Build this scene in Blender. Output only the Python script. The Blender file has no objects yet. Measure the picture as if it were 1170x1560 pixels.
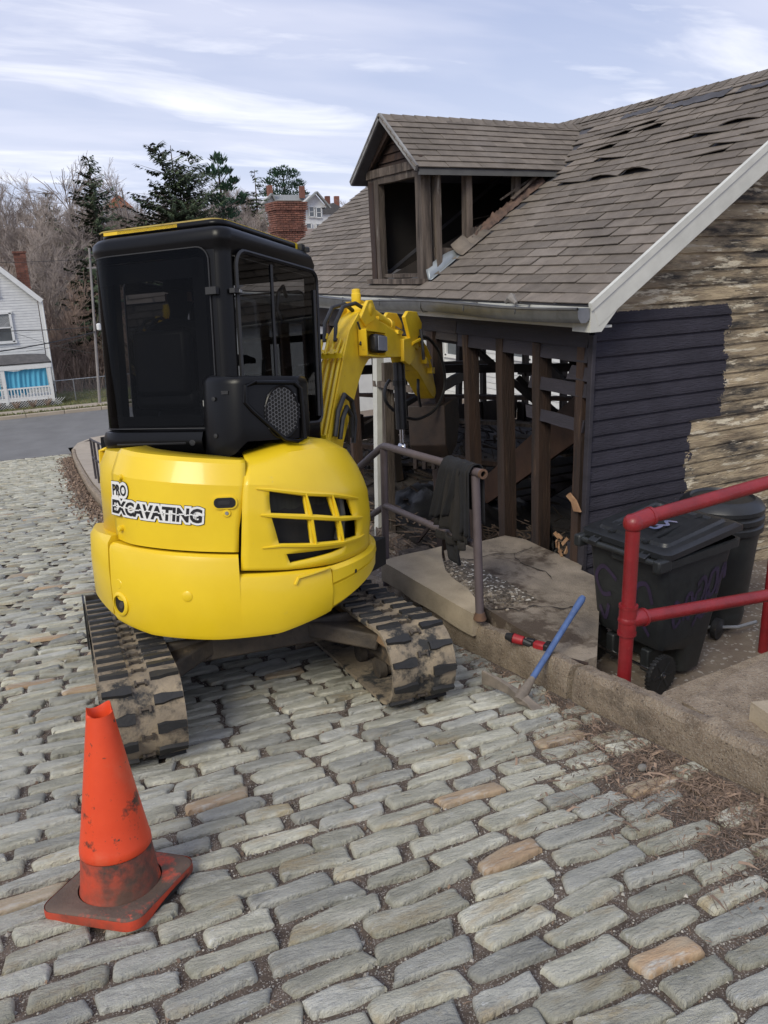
import bpy, bmesh, math, random
import numpy as np
from mathutils import Vector, Matrix, noise
random.seed(7)
rng = np.random.default_rng(11)
S = bpy.context.scene
COL = S.collection
pi = math.pi
# ------------------------------------------------------------------ camera
CAM = Vector((0, 0, 1.65))
ROT = Matrix(((0.8900, 0.1629, -0.4258), (-0.4548, 0.2500, -0.8548), (-0.0328, 0.9545, 0.2967)))
_u = Vector(ROT.row[2]).normalized()
_x = (Vector(ROT.row[0]) - _u * Vector(ROT.row[0]).dot(_u)).normalized()
_y = _u.cross(_x)
ROT = Matrix((_x, _y, _u))
cam_d = bpy.data.cameras.new('camera')
cam_d.sensor_fit = 'VERTICAL'; cam_d.sensor_height = 36; cam_d.sensor_width = 27; cam_d.lens = 28
cam_d.clip_start = .05; cam_d.clip_end = 1500
cam = bpy.data.objects.new('camera', cam_d); COL.objects.link(cam)
cam.matrix_world = Matrix.Translation(CAM) @ ROT.to_4x4()
S.camera = cam
# ------------------------------------------------------------------ sky, clouds, sun
SUN_EL, SUN_AZ = math.radians(40), math.radians(215)     # azimuth from +X, counter-clockwise: behind the camera, to the left
W = bpy.data.worlds.new('World'); S.world = W; W.use_nodes = True
nt = W.node_tree; nt.nodes.clear()
def nd(t, ty, **kw):
    n = t.nodes.new(ty)
    for k, v in kw.items():
        if k in n.inputs.keys() if hasattr(n.inputs, 'keys') else False: n.inputs[k].default_value = v
        else: setattr(n, k, v)
    return n
o = nd(nt, 'ShaderNodeOutputWorld'); bg = nd(nt, 'ShaderNodeBackground'); bg.inputs['Strength'].default_value = .1
sky = nd(nt, 'ShaderNodeTexSky', sky_type='NISHITA', sun_disc=False)
sky.sun_elevation = SUN_EL; sky.sun_rotation = (pi / 2 - SUN_AZ) % (2 * pi)
tc = nd(nt, 'ShaderNodeTexCoord'); sp = nd(nt, 'ShaderNodeSeparateXYZ')
nt.links.new(tc.outputs['Generated'], sp.inputs[0])
def mth(t, op, a, b=None, clamp=False):
    n = t.nodes.new('ShaderNodeMath'); n.operation = op; n.use_clamp = clamp
    for i, v in enumerate((a, b)):
        if v is None: continue
        if isinstance(v, (int, float)): n.inputs[i].default_value = v
        else: t.links.new(v, n.inputs[i])
    return n.outputs[0]
zz = mth(nt, 'ADD', mth(nt, 'MAXIMUM', sp.outputs[2], 0.0), .16)
cb = nd(nt, 'ShaderNodeCombineXYZ')
nt.links.new(mth(nt, 'DIVIDE', sp.outputs[0], zz), cb.inputs[0]); nt.links.new(mth(nt, 'DIVIDE', sp.outputs[1], zz), cb.inputs[1])
def nz(t, vec, scale, detail=6, rough=.55, dist=0):
    n = t.nodes.new('ShaderNodeTexNoise'); n.inputs['Scale'].default_value = scale; n.inputs['Detail'].default_value = detail
    n.inputs['Roughness'].default_value = rough; n.inputs['Distortion'].default_value = dist
    if vec is not None: t.links.new(vec, n.inputs['Vector'])
    return n.outputs['Fac']
def rmp(t, fac, stops):
    n = t.nodes.new('ShaderNodeValToRGB'); e = n.color_ramp.elements
    while len(e) < len(stops): e.new(.5)
    for i, (p, c) in enumerate(stops):
        e[i].position = p; e[i].color = (c, c, c, 1) if isinstance(c, (int, float)) else (*c, 1)
    t.links.new(fac, n.inputs[0]); return n.outputs['Color']
def mx(t, fac, a, b, mode='MIX'):
    n = t.nodes.new('ShaderNodeMix'); n.data_type = 'RGBA'; n.blend_type = mode
    for s, v in ((n.inputs[0], fac), (n.inputs[6], a), (n.inputs[7], b)):
        if isinstance(v, (int, float)): s.default_value = v
        elif isinstance(v, tuple): s.default_value = (*v, 1)
        else: t.links.new(v, s)
    return n.outputs[2]
mp = nd(nt, 'ShaderNodeMapping'); mp.inputs['Scale'].default_value = (.42, 1.15, 1); mp.inputs['Rotation'].default_value = (0, 0, .473); mp.inputs['Location'].default_value = (1.3, .4, 0)
nt.links.new(cb.outputs[0], mp.inputs[0])
big = rmp(nt, nz(nt, mp.outputs[0], 1.0, 5, .55, .3), [(.42, 0.), (.60, 1.)])
wisp = rmp(nt, nz(nt, mp.outputs[0], 2.3, 7, .55, .5), [(.52, 0.), (.74, 1.)])
base = mx(nt, .12, (2.6, 3.05, 4.7), sky.outputs[0])                 # thin high overcast, lavender blue
c1 = mx(nt, big, base, (4.2, 4.5, 5.8))
c2 = mx(nt, mth(nt, 'MULTIPLY', wisp, .85), c1, (8.6, 8.5, 8.6))
hz = rmp(nt, sp.outputs[2], [(0., 1.), (.34, 0.)])
c3 = mx(nt, mth(nt, 'MULTIPLY', hz, .6), c2, (6.2, 6.6, 7.5))
nt.links.new(c3, bg.inputs['Color']); nt.links.new(bg.outputs[0], o.inputs[0])
sd = bpy.data.lights.new('sun', 'SUN'); sd.energy = 1.5; sd.angle = math.radians(24); sd.color = (1, .94, .78)
sun = bpy.data.objects.new('sun', sd); COL.objects.link(sun)
dv = Vector((math.cos(SUN_AZ) * math.cos(SUN_EL), math.sin(SUN_AZ) * math.cos(SUN_EL), math.sin(SUN_EL)))
sun.rotation_euler = dv.to_track_quat('Z', 'Y').to_euler()
sun.location = (-4, -4, 12)
vs = S.view_settings; vs.view_transform = 'Standard'; vs.look = 'None'; vs.exposure = 0.64; vs.gamma = 1; vs.use_curve_mapping = False
# ------------------------------------------------------------------ materials
MATS = {}
def M(name, c1, c2=None, scale=5., rough=.75, metal=0., bump=0., bscale=40., dirt=None, stretch=(1, 1, 1), tint=0., world=False, spec=.5, coat=0., detail=5, wave=None, speck=None, bdist=.01):
    """noise-mixed two-colour surface; dirt=(colour, scale, threshold, softness), tint = light/dark spread from object to object or face to face"""
    if name in MATS: return MATS[name]
    m = bpy.data.materials.new(name); m.use_nodes = True; t = m.node_tree; b = t.nodes['Principled BSDF']
    c2 = c2 or tuple(v * .75 for v in c1)
    tc = t.nodes.new('ShaderNodeTexCoord'); oi = t.nodes.new('ShaderNodeObjectInfo')
    if world: vec = t.nodes.new('ShaderNodeNewGeometry').outputs['Position']
    else: vec = tc.outputs['Object']
    va = t.nodes.new('ShaderNodeVectorMath'); va.operation = 'ADD'; t.links.new(vec, va.inputs[0])
    mm = t.nodes.new('ShaderNodeMath'); mm.operation = 'MULTIPLY'; mm.inputs[1].default_value = 0. if world else 37.; t.links.new(oi.outputs['Random'], mm.inputs[0])
    t.links.new(mm.outputs[0], va.inputs[1])
    mpn = t.nodes.new('ShaderNodeMapping'); mpn.inputs['Scale'].default_value = stretch; t.links.new(va.outputs[0], mpn.inputs[0])
    v = mpn.outputs[0]
    col = mx(t, rmp(t, nz(t, v, scale, detail, .62), [(.33, 0.), (.67, 1.)]), c1, c2)
    if speck:
        vo = t.nodes.new('ShaderNodeTexVoronoi'); vo.inputs['Scale'].default_value = speck[1]; t.links.new(va.outputs[0], vo.inputs['Vector'])
        sepc = t.nodes.new('ShaderNodeSeparateColor'); t.links.new(vo.outputs['Color'], sepc.inputs[0])
        col = mx(t, mth(t, 'MULTIPLY', rmp(t, sepc.outputs[0], [(speck[2], 0.), (speck[2] + .05, 1.)]), speck[3]), col, speck[0])
    if dirt:
        for dd in (dirt if isinstance(dirt[0], (list, tuple)) and isinstance(dirt[0][0], (list, tuple)) else [dirt]):
            col = mx(t, rmp(t, nz(t, v if len(dd) < 5 else va.outputs[0], dd[1], 6, .68), [(dd[2], 0.), (min(1, dd[2] + dd[3]), 1.)]), col, dd[0])
    if tint:
        at = t.nodes.new('ShaderNodeAttribute'); at.attribute_name = 'tint'
        s = mth(t, 'FRACT', mth(t, 'ADD', mth(t, 'MULTIPLY', oi.outputs['Random'], 1.), at.outputs['Fac']))
        g = mth(t, 'ADD', mth(t, 'MULTIPLY', s, 2 * tint), 1 - tint)
        cc = t.nodes.new('ShaderNodeCombineColor')
        for i in range(3): t.links.new(g, cc.inputs[i])
        col = mx(t, 1., col, cc.outputs[0], 'MULTIPLY')
    t.links.new(col, b.inputs['Base Color'])
    b.inputs['Roughness'].default_value = rough; b.inputs['Metallic'].default_value = metal; b.inputs['Specular IOR Level'].default_value = spec
    if coat: b.inputs['Coat Weight'].default_value = coat; b.inputs['Coat Roughness'].default_value = .08
    if bump:
        bn = t.nodes.new('ShaderNodeBump'); bn.inputs['Strength'].default_value = bump; bn.inputs['Distance'].default_value = bdist
        t.links.new(nz(t, v, bscale, 5, .65), bn.inputs['Height']); t.links.new(bn.outputs[0], b.inputs['Normal'])
    MATS[name] = m; return m
def glass(name, trans, rough=.03, refl=.9):
    m = bpy.data.materials.new(name); m.use_nodes = True; t = m.node_tree; t.nodes.clear()
    out = t.nodes.new('ShaderNodeOutputMaterial'); tr = t.nodes.new('ShaderNodeBsdfTransparent'); tr.inputs[0].default_value = (*trans, 1)
    gl = t.nodes.new('ShaderNodeBsdfGlossy'); gl.inputs['Roughness'].default_value = rough; gl.inputs[0].default_value = (refl, refl, refl, 1)
    fr = t.nodes.new('ShaderNodeFresnel'); fr.inputs[0].default_value = 1.5
    ms = t.nodes.new('ShaderNodeMixShader'); t.links.new(fr.outputs[0], ms.inputs[0]); t.links.new(tr.outputs[0], ms.inputs[1]); t.links.new(gl.outputs[0], ms.inputs[2])
    t.links.new(ms.outputs[0], out.inputs[0]); MATS[name] = m; return m
# ------------------------------------------------------------------ mesh builder
ROOTINV = {}
class MB:
    def __init__(s, xf=None): s.v = []; s.f = []; s.t = []; s.xf = xf; s.tint = 0.
    def add(s, vs, fs, tint=None):
        k = len(s.v)
        if s.xf is not None: vs = [s.xf @ Vector(p) for p in vs]
        s.v += [tuple(p) for p in vs]; s.f += [tuple(i + k for i in f) for f in fs]; s.t += [s.tint if tint is None else tint] * len(fs)
        return s
    def box(s, c, d, rot=None):
        c = Vector(c); P = []
        for x in (-.5, .5):
            for y in (-.5, .5):
                for z in (-.5, .5):
                    p = Vector((x * d[0], y * d[1], z * d[2]))
                    if rot is not None: p = rot @ p
                    P.append(c + p)
        return s.add(P, [(0, 1, 3, 2), (4, 6, 7, 5), (0, 4, 5, 1), (2, 3, 7, 6), (0, 2, 6, 4), (1, 5, 7, 3)])
    def beam(s, a, b, w, h, up=(0, 0, 1), rough=0.):
        """bar from a to b, w wide across, h high along up"""
        a = Vector(a); b = Vector(b); d = b - a; L = d.length; d = d / L; up = Vector(up)
        sd = d.cross(up)
        if sd.length < 1e-5: sd = d.cross(Vector((1, 0, 0)))
        sd.normalize(); u = sd.cross(d).normalized(); n = max(1, int(L / .25)) if rough else 1; P = []; F = []
        for i in range(n + 1):
            c = a + d * (L * i / n)
            for x, z in ((-1, -1), (1, -1), (1, 1), (-1, 1)):
                q = c + sd * (x * w / 2) + u * (z * h / 2)
                if rough: q += Vector((random.uniform(-1, 1), random.uniform(-1, 1), random.uniform(-1, 1))) * rough
                P.append(q)
            if i:
                k = 4 * i
                for j in range(4): F.append((k - 4 + j, k - 4 + (j + 1) % 4, k + (j + 1) % 4, k + j))
        F += [(3, 2, 1, 0), (4 * n, 4 * n + 1, 4 * n + 2, 4 * n + 3)]
        return s.add(P, F)
    def tube(s, pts, r, n=8, caps=True, closed=False):
        pts = [Vector(p) for p in pts]; m = len(pts); R = r if isinstance(r, (list, tuple)) else [r] * m
        P = []; F = []; nv = None
        for i, p in enumerate(pts):
            if closed: d = pts[(i + 1) % m] - pts[i - 1]
            else: d = pts[min(i + 1, m - 1)] - pts[max(i - 1, 0)]
            d.normalize()
            if nv is None: nv = d.orthogonal().normalized()
            nv = (nv - d * nv.dot(d)).normalized(); bv = d.cross(nv)
            for j in range(n):
                a = 2 * pi * j / n; P.append(p + (nv * math.cos(a) + bv * math.sin(a)) * R[i])
        for i in range(m if closed else m - 1):
            for j in range(n):
                a = i * n + j; b = i * n + (j + 1) % n; c = ((i + 1) % m) * n; F.append((a, b, c + (j + 1) % n, c + j))
        if caps and not closed: F += [tuple(reversed(range(n))), tuple((m - 1) * n + j for j in range(n))]
        return s.add(P, F)
    def lathe(s, prof, n=24, c=(0, 0, 0), ax=(0, 0, 1), sx=1., sy=1.):
        q = Vector((0, 0, 1)).rotation_difference(Vector(ax).normalized()).to_matrix(); c = Vector(c); P = []; F = []
        for r, z in prof:
            for j in range(n):
                a = 2 * pi * j / n; P.append(c + q @ Vector((r * math.cos(a) * sx, r * math.sin(a) * sy, z)))
        for i in range(len(prof) - 1):
            for j in range(n):
                F.append((i * n + j, i * n + (j + 1) % n, (i + 1) * n + (j + 1) % n, (i + 1) * n + j))
        F += [tuple(reversed(range(n))), tuple((len(prof) - 1) * n + j for j in range(n))]
        return s.add(P, F)
    def prism(s, poly, u, v, w, o=(0, 0, 0)):
        """polygon (a,b) in axes u,v at origin o, thickened by vector w"""
        u = Vector(u); v = Vector(v); w = Vector(w); o = Vector(o); n = len(poly)
        A = [o + u * a + v * b for a, b in poly]; P = A + [p + w for p in A]
        F = [tuple(reversed(range(n))), tuple(range(n, 2 * n))] + [(i, (i + 1) % n, n + (i + 1) % n, n + i) for i in range(n)]
        return s.add(P, F)
    def grid(s, G, skip=None, closed=False):
        r = len(G); c = len(G[0]); P = [p for row in G for p in row]; F = []
        for i in range(r - 1):
            for j in range(c if closed else c - 1):
                if skip and skip(i, j): continue
                F.append((i * c + j, i * c + (j + 1) % c, (i + 1) * c + (j + 1) % c, (i + 1) * c + j))
        return s.add(P, F)
    def mesh(s, name, m, smooth=35, off=(0, 0, 0)):
        me = bpy.data.meshes.new(name)
        vs = s.v if not any(off) else [(p[0] - off[0], p[1] - off[1], p[2] - off[2]) for p in s.v]
        me.from_pydata(vs, [], s.f)
        if any(s.t):
            at = me.attributes.new('tint', 'FLOAT', 'FACE'); at.data.foreach_set('value', s.t)
        me.materials.append(m)
        if smooth:
            me.polygons.foreach_set('use_smooth', [True] * len(me.polygons))
            me.set_sharp_from_angle(angle=math.radians(smooth))
        me.update(); return me
    def build(s, name, m, parent=None, smooth=35, bevel=0., solid=0., fix=True, label=None, local=False):
        me = s.mesh(name, m, smooth)
        if fix:
            bm = bmesh.new(); bm.from_mesh(me); bmesh.ops.recalc_face_normals(bm, faces=bm.faces); bm.to_mesh(me); bm.free()
        ob = bpy.data.objects.new(name, me); COL.objects.link(ob)
        if parent is not None:
            ob.parent = parent
            key = parent.name
            if key in ROOTINV:
                if not local: me.transform(ROOTINV[key])
                ROOTINV[ob.name] = ROOTINV[key]
        if solid:
            d = ob.modifiers.new('solid', 'SOLIDIFY'); d.thickness = abs(solid); d.offset = -1 if solid > 0 else 1
        if bevel:
            d = ob.modifiers.new('bevel', 'BEVEL'); d.width = bevel; d.segments = 2; d.limit_method = 'ANGLE'; d.angle_limit = math.radians(40)
        if label: ob['label'] = label
        return ob
def thing(name, label, cat, loc=(0, 0, 0), mat=None, group=None):
    ob = bpy.data.objects.new(name, None); COL.objects.link(ob); ob.empty_display_size = .2
    mw = mat if mat is not None else Matrix.Translation(Vector(loc))
    ob.matrix_world = mw; ROOTINV[ob.name] = mw.inverted()
    return tag(ob, label, cat, group)
def tag(ob, label, cat, group=None):
    ob['label'] = label; ob['category'] = cat
    if group: ob['group'] = group
    return ob
def structure(ob): ob['kind'] = 'structure'; return ob
def stuff(ob, label=None, cat=None):
    ob['kind'] = 'stuff'
    if label: ob['label'] = label; ob['category'] = cat
    return ob
def linkcopy(name, me, parent, mw):
    """one more object on shared mesh data; mw is its world matrix"""
    ob = bpy.data.objects.new(name, me); COL.objects.link(ob)
    if parent is not None: ob.parent = parent; ob.matrix_local = ROOTINV.get(parent.name, Matrix.Identity(4)) @ mw
    else: ob.matrix_world = mw
    return ob
def ray(px, py): return ROT @ Vector((px - 585., -(py - 780.), -1213.))
def at(px, py, Y):
    """world point that stands at depth Y behind photo pixel px, py"""
    r = ray(px, py); return CAM + r * (Y / r.y)
def lerp(a, b, t): return a + (b - a) * t
def sstep(a, b, x):
    t = min(1, max(0, (x - a) / (b - a))); return t * t * (3 - 2 * t)
def gz(x, y):
    """height of the sloping street"""
    p = -.041 * x - .143 * y; k = .25; q = -3.9
    h = max(k - abs(p - q), 0) / k
    return max(p, q) + h * h * k * .25
# ------------------------------------------------------------------ surfaces used by the setting
m_dirt = M('joint_dirt', (.060, .043, .033), (.15, .115, .09), 14, .95, bump=.8, bscale=90, world=True, speck=((.40, .37, .33), 320, .86, .7))
m_stone = M('street_stone', (.58, .565, .475), (.35, .345, .28), 5, .85, bump=1., bscale=34, bdist=.018, stretch=(1, 2.6, 1), tint=.26, spec=.3, detail=9,
            dirt=[((.40, .335, .22), 2.6, .53, .14), ((.56, .56, .52), 15, .60, .10), ((.12, .105, .085), 7, .64, .18), ((.62, .61, .57), 55, .66, .05), ((.16, .15, .125), 90, .63, .08)])
m_stone_w = M('warm_street_stone', (.36, .32, .24), (.38, .245, .14), 3, .78, bump=.9, bscale=26, stretch=(1, 3.2, 1), tint=.2, dirt=[((.46, .45, .40), 6, .52, .15), ((.13, .11, .09), 8, .64, .2)])
m_stone_b = M('grey_slate_stone', (.50, .495, .44), (.31, .31, .275), 5, .85, bump=1., bscale=34, bdist=.018, stretch=(1, 2.6, 1), tint=.22, spec=.3, detail=9, dirt=[((.52, .53, .51), 14, .60, .09), ((.38, .33, .24), 3.4, .57, .15), ((.12, .11, .10), 8, .66, .15), ((.62, .62, .60), 60, .67, .05), ((.17, .165, .155), 90, .63, .08)])
m_asph = M('asphalt', (.19, .188, .185), (.15, .148, .146), 1.2, .9, bump=.4, bscale=90, world=True, dirt=((.16, .155, .15), .7, .55, .2))
m_conc = M('old_concrete', (.30, .245, .185), (.20, .16, .118), 3.5, .92, bump=1., bscale=75, world=True, dirt=[((.10, .075, .055), 2.2, .6, .12), ((.42, .38, .32), 30, .68, .1)])
m_kerb = M('exposed_aggregate_concrete', (.42, .335, .245), (.23, .175, .125), 9, .95, bump=1., bscale=80, bdist=.025, world=True, dirt=[((.10, .08, .06), 4, .56, .2), ((.085, .066, .05), 75, .59, .06)], speck=((.46, .41, .34), 210, .80, .55))
m_walk = M('pavement_concrete', (.42, .36, .29), (.34, .29, .23), 2, .9, bump=.3, bscale=60, world=True)
m_grass = M('thin_lawn', (.075, .105, .03), (.15, .13, .07), 3, .95, bump=.6, bscale=30, world=True)
m_hill = M('leaf_litter_slope', (.18, .14, .115), (.24, .19, .155), .35, .95, bump=.5, bscale=8, world=True, dirt=((.075, .08, .04), .15, .6, .1))
m_yard = M('yard_dirt', (.14, .105, .08), (.21, .17, .13), 5, .95, bump=.9, bscale=35, world=True, speck=((.4, .37, .33), 60, .88, .8))
m_litter = M('dry_litter', (.27, .19, .135), (.10, .068, .05), 9, .9, tint=.5)
m_pebble = M('joint_pebble', (.42, .40, .36), (.2, .18, .16), 15, .8, tint=.5)
def rot2(a): return Matrix.Rotation(a, 3, 'Z')
NRM = Vector((.041, .143, 1)).normalized()
# terrain: one sheet to the horizon
def hill(x, y):
    if y < 23: h = gz(x, y) - .22 if x < 2.45 else min(gz(2.4, y), -.85 - .03 * y) - .2
    else: h = -4.05
    if y > 37.3: h = -3.86 + 9.6 * sstep(41, 92, y + .12 * x) + 5 * sstep(92, 180, y) + .5 * noise.noise(Vector((x * .06, y * .06, 0)))
    if x > 2.45: h = lerp(h, max(h, -2.2 - 0 * x), sstep(3, 9, x)) if y < 23 else h
    return h
xs = [-300, -160, -90, -60, -40, -30, -22, -16, -12, -8, -5, -2, 0, 2.5, 5, 8, 11, 15, 20, 25, 30, 36, 42, 50, 60, 80, 110, 160, 300]
ys = [-120, -60, -30, -15, -8, -4, -2, 0, 2, 4, 6, 9, 12, 16, 20, 23, 26.8, 36.6, 37.2, 38, 41, 44, 48, 53, 58, 64, 70, 77, 84, 92, 105, 130, 180, 300, 600]
b = MB(); b.grid([[(x, y, hill(x, y)) for x in xs] for y in ys]); structure(b.build('terrain', m_hill))
# street bed under the stones
KX = 2.41
kerb_path = [(KX, -8), (KX, 0), (KX, .4), (KX, 1.3), (KX, 2.82), (KX, 3.95), (KX, 5.1), (2.3, 6.5), (1.95, 8.2), (1.55, 9.9), (1.36, 11.6), (1.40, 13.3), (1.49, 15.5), (1.66, 18.3), (1.88, 21.6), (2.12, 25), (2.3, 27.2), (2.62, 28.3), (3.2, 29.0), (4.4, 29.5), (8, 29.8), (14, 30), (30, 30)]
def kerb_x(y):
    for (x0, y0), (x1, y1) in zip(kerb_path, kerb_path[1:]):
        if y0 <= y <= y1: return lerp(x0, x1, (y - y0) / (y1 - y0))
    return KX
b = MB(); rows = []
yy = -8.
while yy < 27.25:
    kx = kerb_x(yy) + .03
    rows.append([(x, yy, gz(x, yy) - .0085 + .004 * noise.noise(Vector((x * 3, yy * 3, 1)))) for x in np.linspace(-7, kx, 48)])
    yy += .13 if yy < 6 else .4
b.grid(rows)
street = b.build('cobblestone_street', m_dirt); structure(street)
# individual stones
def stone_mesh(name, L, Wd, n, seed, m, rings=3, hgt=.0135):
    r = random.Random(seed); P = []; F = []
    ph = [r.uniform(0, 6.28) for _ in range(4)]; hr = [r.random() for _ in range(7)]; sk = r.uniform(-.25, .42); tp = r.uniform(-1, 1)
    def outline(k):
        a = 2 * pi * (k + .5) / n; c, s_ = math.cos(a), math.sin(a); e = .17 + .12 * hr[k % 7]
        x = math.copysign(abs(c) ** e, c) * L / 2; y = math.copysign(abs(s_) ** e, s_) * Wd / 2
        y *= (1 + .16 * tp * x / L * 2) * (1 + .11 * math.sin(2.2 * x / L * 3 + ph[0])) + .03 * math.sin(a * 5 + ph[1]); x *= 1 + .03 * math.sin(a * 3 + ph[2])
        y += Wd * .07 * math.sin(x / L * 3.5 + ph[3]); x += sk * y; x += .010 * L / .28 * noise.noise(Vector((a * 2.1, seed * 1.7, 0))); y += .016 * Wd / .095 * .6 * noise.noise(Vector((a * 2.7, seed * 2.3, 4)))
        return x, y
    O = [outline(k) for k in range(n)]
    tilt = (r.uniform(-.02, .02), r.uniform(-.05, .05))
    prof = [(.40, 1.), (.76, 1.0), (.90, .93), (.965, .70), (1., .15), (1., -2.2)] if rings == 3 else [(.86, .95), (1., -.4)]
    P.append((0, 0, hgt * r.uniform(.9, 1.1)))
    for q, z in prof:
        for x, y in O:
            zz_ = hgt * z + (tilt[0] * x + tilt[1] * y) + (.0045 * noise.noise(Vector((x * 13 + seed, y * 30, 0))) + .003 * abs(noise.noise(Vector((x * 40 + seed, y * 60, 5)))) if z > 0 else 0)
            P.append((x * q, y * q, zz_))
    for k in range(n): F.append((0, 1 + k, 1 + (k + 1) % n))
    for i in range(len(prof) - 1):
        for k in range(n):
            a = 1 + i * n + k; b_ = 1 + i * n + (k + 1) % n; F.append((a, a + n, b_ + n, b_))
    return P, F
cam2 = Vector((0, 0))
cand = []
y0 = .35; row = 0
ang = -.022
while y0 < 27.1:
    pitch = .103 * random.uniform(.94, 1.06)
    x = -1.9 - random.uniform(0, .3) if y0 < 9 else -.6 - random.uniform(0, .3)
    mxk = kerb_x(y0) - .02
    while x < mxk:
        L = random.choice([.19, .22, .24, .25, .26, .27, .28, .30, .33]) * random.uniform(.95, 1.06)
        if x + L > mxk: L = mxk - x
        if L > .07:
            cx_, cy_ = x + L / 2, y0 + ang * (x + L / 2) + random.uniform(-.006, .006)
            cand.append((cx_, cy_, L, pitch * random.uniform(.62, .80)))
        x += L + random.uniform(.012, .045)
    y0 += pitch; row += 1
def infr(p):
    v = ROT.transposed() @ (Vector(p) - CAM)
    if v.z > -.1: return None
    return 585 - 1213 * v.x / v.z, 780 + 1213 * v.y / v.z
vis = []; rest = []
def under_litter(x, y):   # the stones vanish under litter near the kerb
    return x > 2.16 + .12 * noise.noise(Vector((x * 2, y * 2, 3))) - .12 * sstep(2.9, 1.6, y) * 1 and .2 < y < 2.5
for c_ in cand:
    p = (c_[0], c_[1], gz(c_[0], c_[1])); q = infr(p)
    if under_litter(c_[0], c_[1]) and random.random() < .6: continue
    if q and -60 < q[0] < 1230 and 600 < q[1] < 1620: vis.append((-(Vector(p) - CAM).length, c_, q))
    else: rest.append(c_)
vis.sort(key=lambda t: -t[0])
near = [t for t in vis if -20 < t[2][0] < 1190 and t[2][1] < 1585][:295]
nearset = set(id(t) for t in near)
far = [t[1] for t in vis if id(t) not in nearset] + rest
ms = [m_stone] * 22 + [m_stone_b] * 11 + [m_stone_w]
def pick(i): return random.choice(ms)
SR = ROOTINV
tmpl = {}
for i, (d_, (x, y, L, w_), q) in enumerate(near):
    key = i % 60; mt = pick(i)
    if (key, mt.name) not in tmpl:
        P, F = stone_mesh('s', .28, .088, 26, key * 7 + 3, mt)
        bb = MB(); bb.add(P, F); tmpl[(key, mt.name)] = bb.mesh('cobblestone', mt, 50)
    z = gz(x, y) + random.uniform(-.004, .003)
    nrm = NRM
    rm = Vector((0, 0, 1)).rotation_difference(nrm).to_matrix().to_4x4() @ Matrix.Rotation(ang + random.gauss(0, .04) + (pi if random.random() < .5 else 0), 4, 'Z') @ Matrix.Diagonal((L / .28, w_ / .088, random.uniform(.85, 1.15), 1))
    linkcopy('cobblestone', tmpl[(key, mt.name)], street, Matrix.Translation((x, y, z)) @ rm)
fb = {m.name: MB() for m in ms}
q_ = Vector((0, 0, 1)).rotation_difference(NRM).to_matrix()
lib = {}
for i, (x, y, L, w_) in enumerate(far):
    dd = math.hypot(x, y); n_, rg = (14, 3) if dd < 5.5 and abs(x) < 2.5 else ((10, 2) if dd < 11 else (6, 2))
    k_ = (n_, rg, i % 40)
    if k_ not in lib: lib[k_] = stone_mesh('s', 1, .34, n_, i % 40 + 100, None, rg, .0135)
    P, F = lib[k_]
    r_ = q_ @ rot2(ang + random.gauss(0, .025)); z = gz(x, y) + random.uniform(-.004, .003)
    o_ = Vector((x, y, z)); nm = random.choice(ms).name
    if dd > 16: nm = 'street_stone'
    fb[nm].add([r_ @ Vector((p[0] * L, p[1] * w_ / .34, max(p[2], -.03))) + o_ for p in P], F, tint=random.uniform(.01, 1))
for nm, bb in fb.items():
    stuff(bb.build('cobblestones', MATS[nm], street, smooth=50, fix=False))
# gravel and twigs in the joints, litter by the kerb
b = MB(); OCT = [(1, 0, 0), (-1, 0, 0), (0, 1, 0), (0, -1, 0), (0, 0, 1)]; OF = [(0, 2, 4), (2, 1, 4), (1, 3, 4), (3, 0, 4)]
for i in range(22000):
    y = .9 + 4.8 * random.random() ** 1.5; x = random.uniform(-.9, 2.38)
    s_ = random.uniform(.002, .0052) * (1 if random.random() < .97 else 2.2); zc = gz(x, y) - .006
    b.add([(x + s_ * p[0], y + s_ * p[1] * random.uniform(.7, 1.2), zc + s_ * p[2]) for p in OCT], OF, tint=random.uniform(.01, 1))
stuff(b.build('joint_gravel', m_pebble, smooth=0, fix=False), 'fine gravel lying in the joints between the street stones', 'gravel')
b = MB()
def twig(b, x, y, z, l, w, a, el=.15):
    d = Vector((math.cos(a), math.sin(a), random.uniform(-el, el))) * l / 2; s_ = Vector((-math.sin(a), math.cos(a), .3)) * w / 2; o_ = Vector((x, y, z)); u_ = Vector((0, 0, w * .8))
    k = Vector((random.uniform(-1, 1), random.uniform(-1, 1), .4)) * l * .08
    b.add([o_ - d - s_, o_ - d + s_, o_ + k + s_ + u_, o_ + k - s_ + u_, o_ + d], [(0, 1, 2, 3), (3, 2, 4)], tint=random.uniform(.01, 1))
for i in range(18500):
    if i < 9500: y = .9 + 4.5 * random.random() ** 1.2; x = random.uniform(-.9, 2.38); z = gz(x, y) - .006; l = random.uniform(.008, .03)
    else:
        y = random.choice([random.gauss(1.9, .45), random.gauss(1.5, .35), random.uniform(.6, 4.6)]); x = 2.37 - abs(random.gauss(0, .24 if 1.0 < y < 2.6 else .08)); z = gz(x, y) + random.uniform(-.004, .022); l = random.uniform(.012, .05) if i % 6 else random.uniform(.05, .09)
        if y < .3: continue
    twig(b, x, y, z, l, random.uniform(.001, .0034) if i % 16 else random.uniform(.006, .013), random.uniform(0, 6.28))
stuff(b.build('dry_litter', m_litter, smooth=0, fix=False), 'dry twigs and brown leaf litter gathered along the kerb and in the joints', 'litter')
b = MB()
for i in range(2600):   # leaves in the gutter farther down
    y = random.uniform(10, 26); x = kerb_x(y) - abs(random.gauss(0, .16)) - .02; z = gz(x, y) + random.uniform(0, .04)
    twig(b, x, y, z + .01, random.uniform(.03, .09), random.uniform(.02, .04), random.uniform(0, 6.28), .4)
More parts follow.
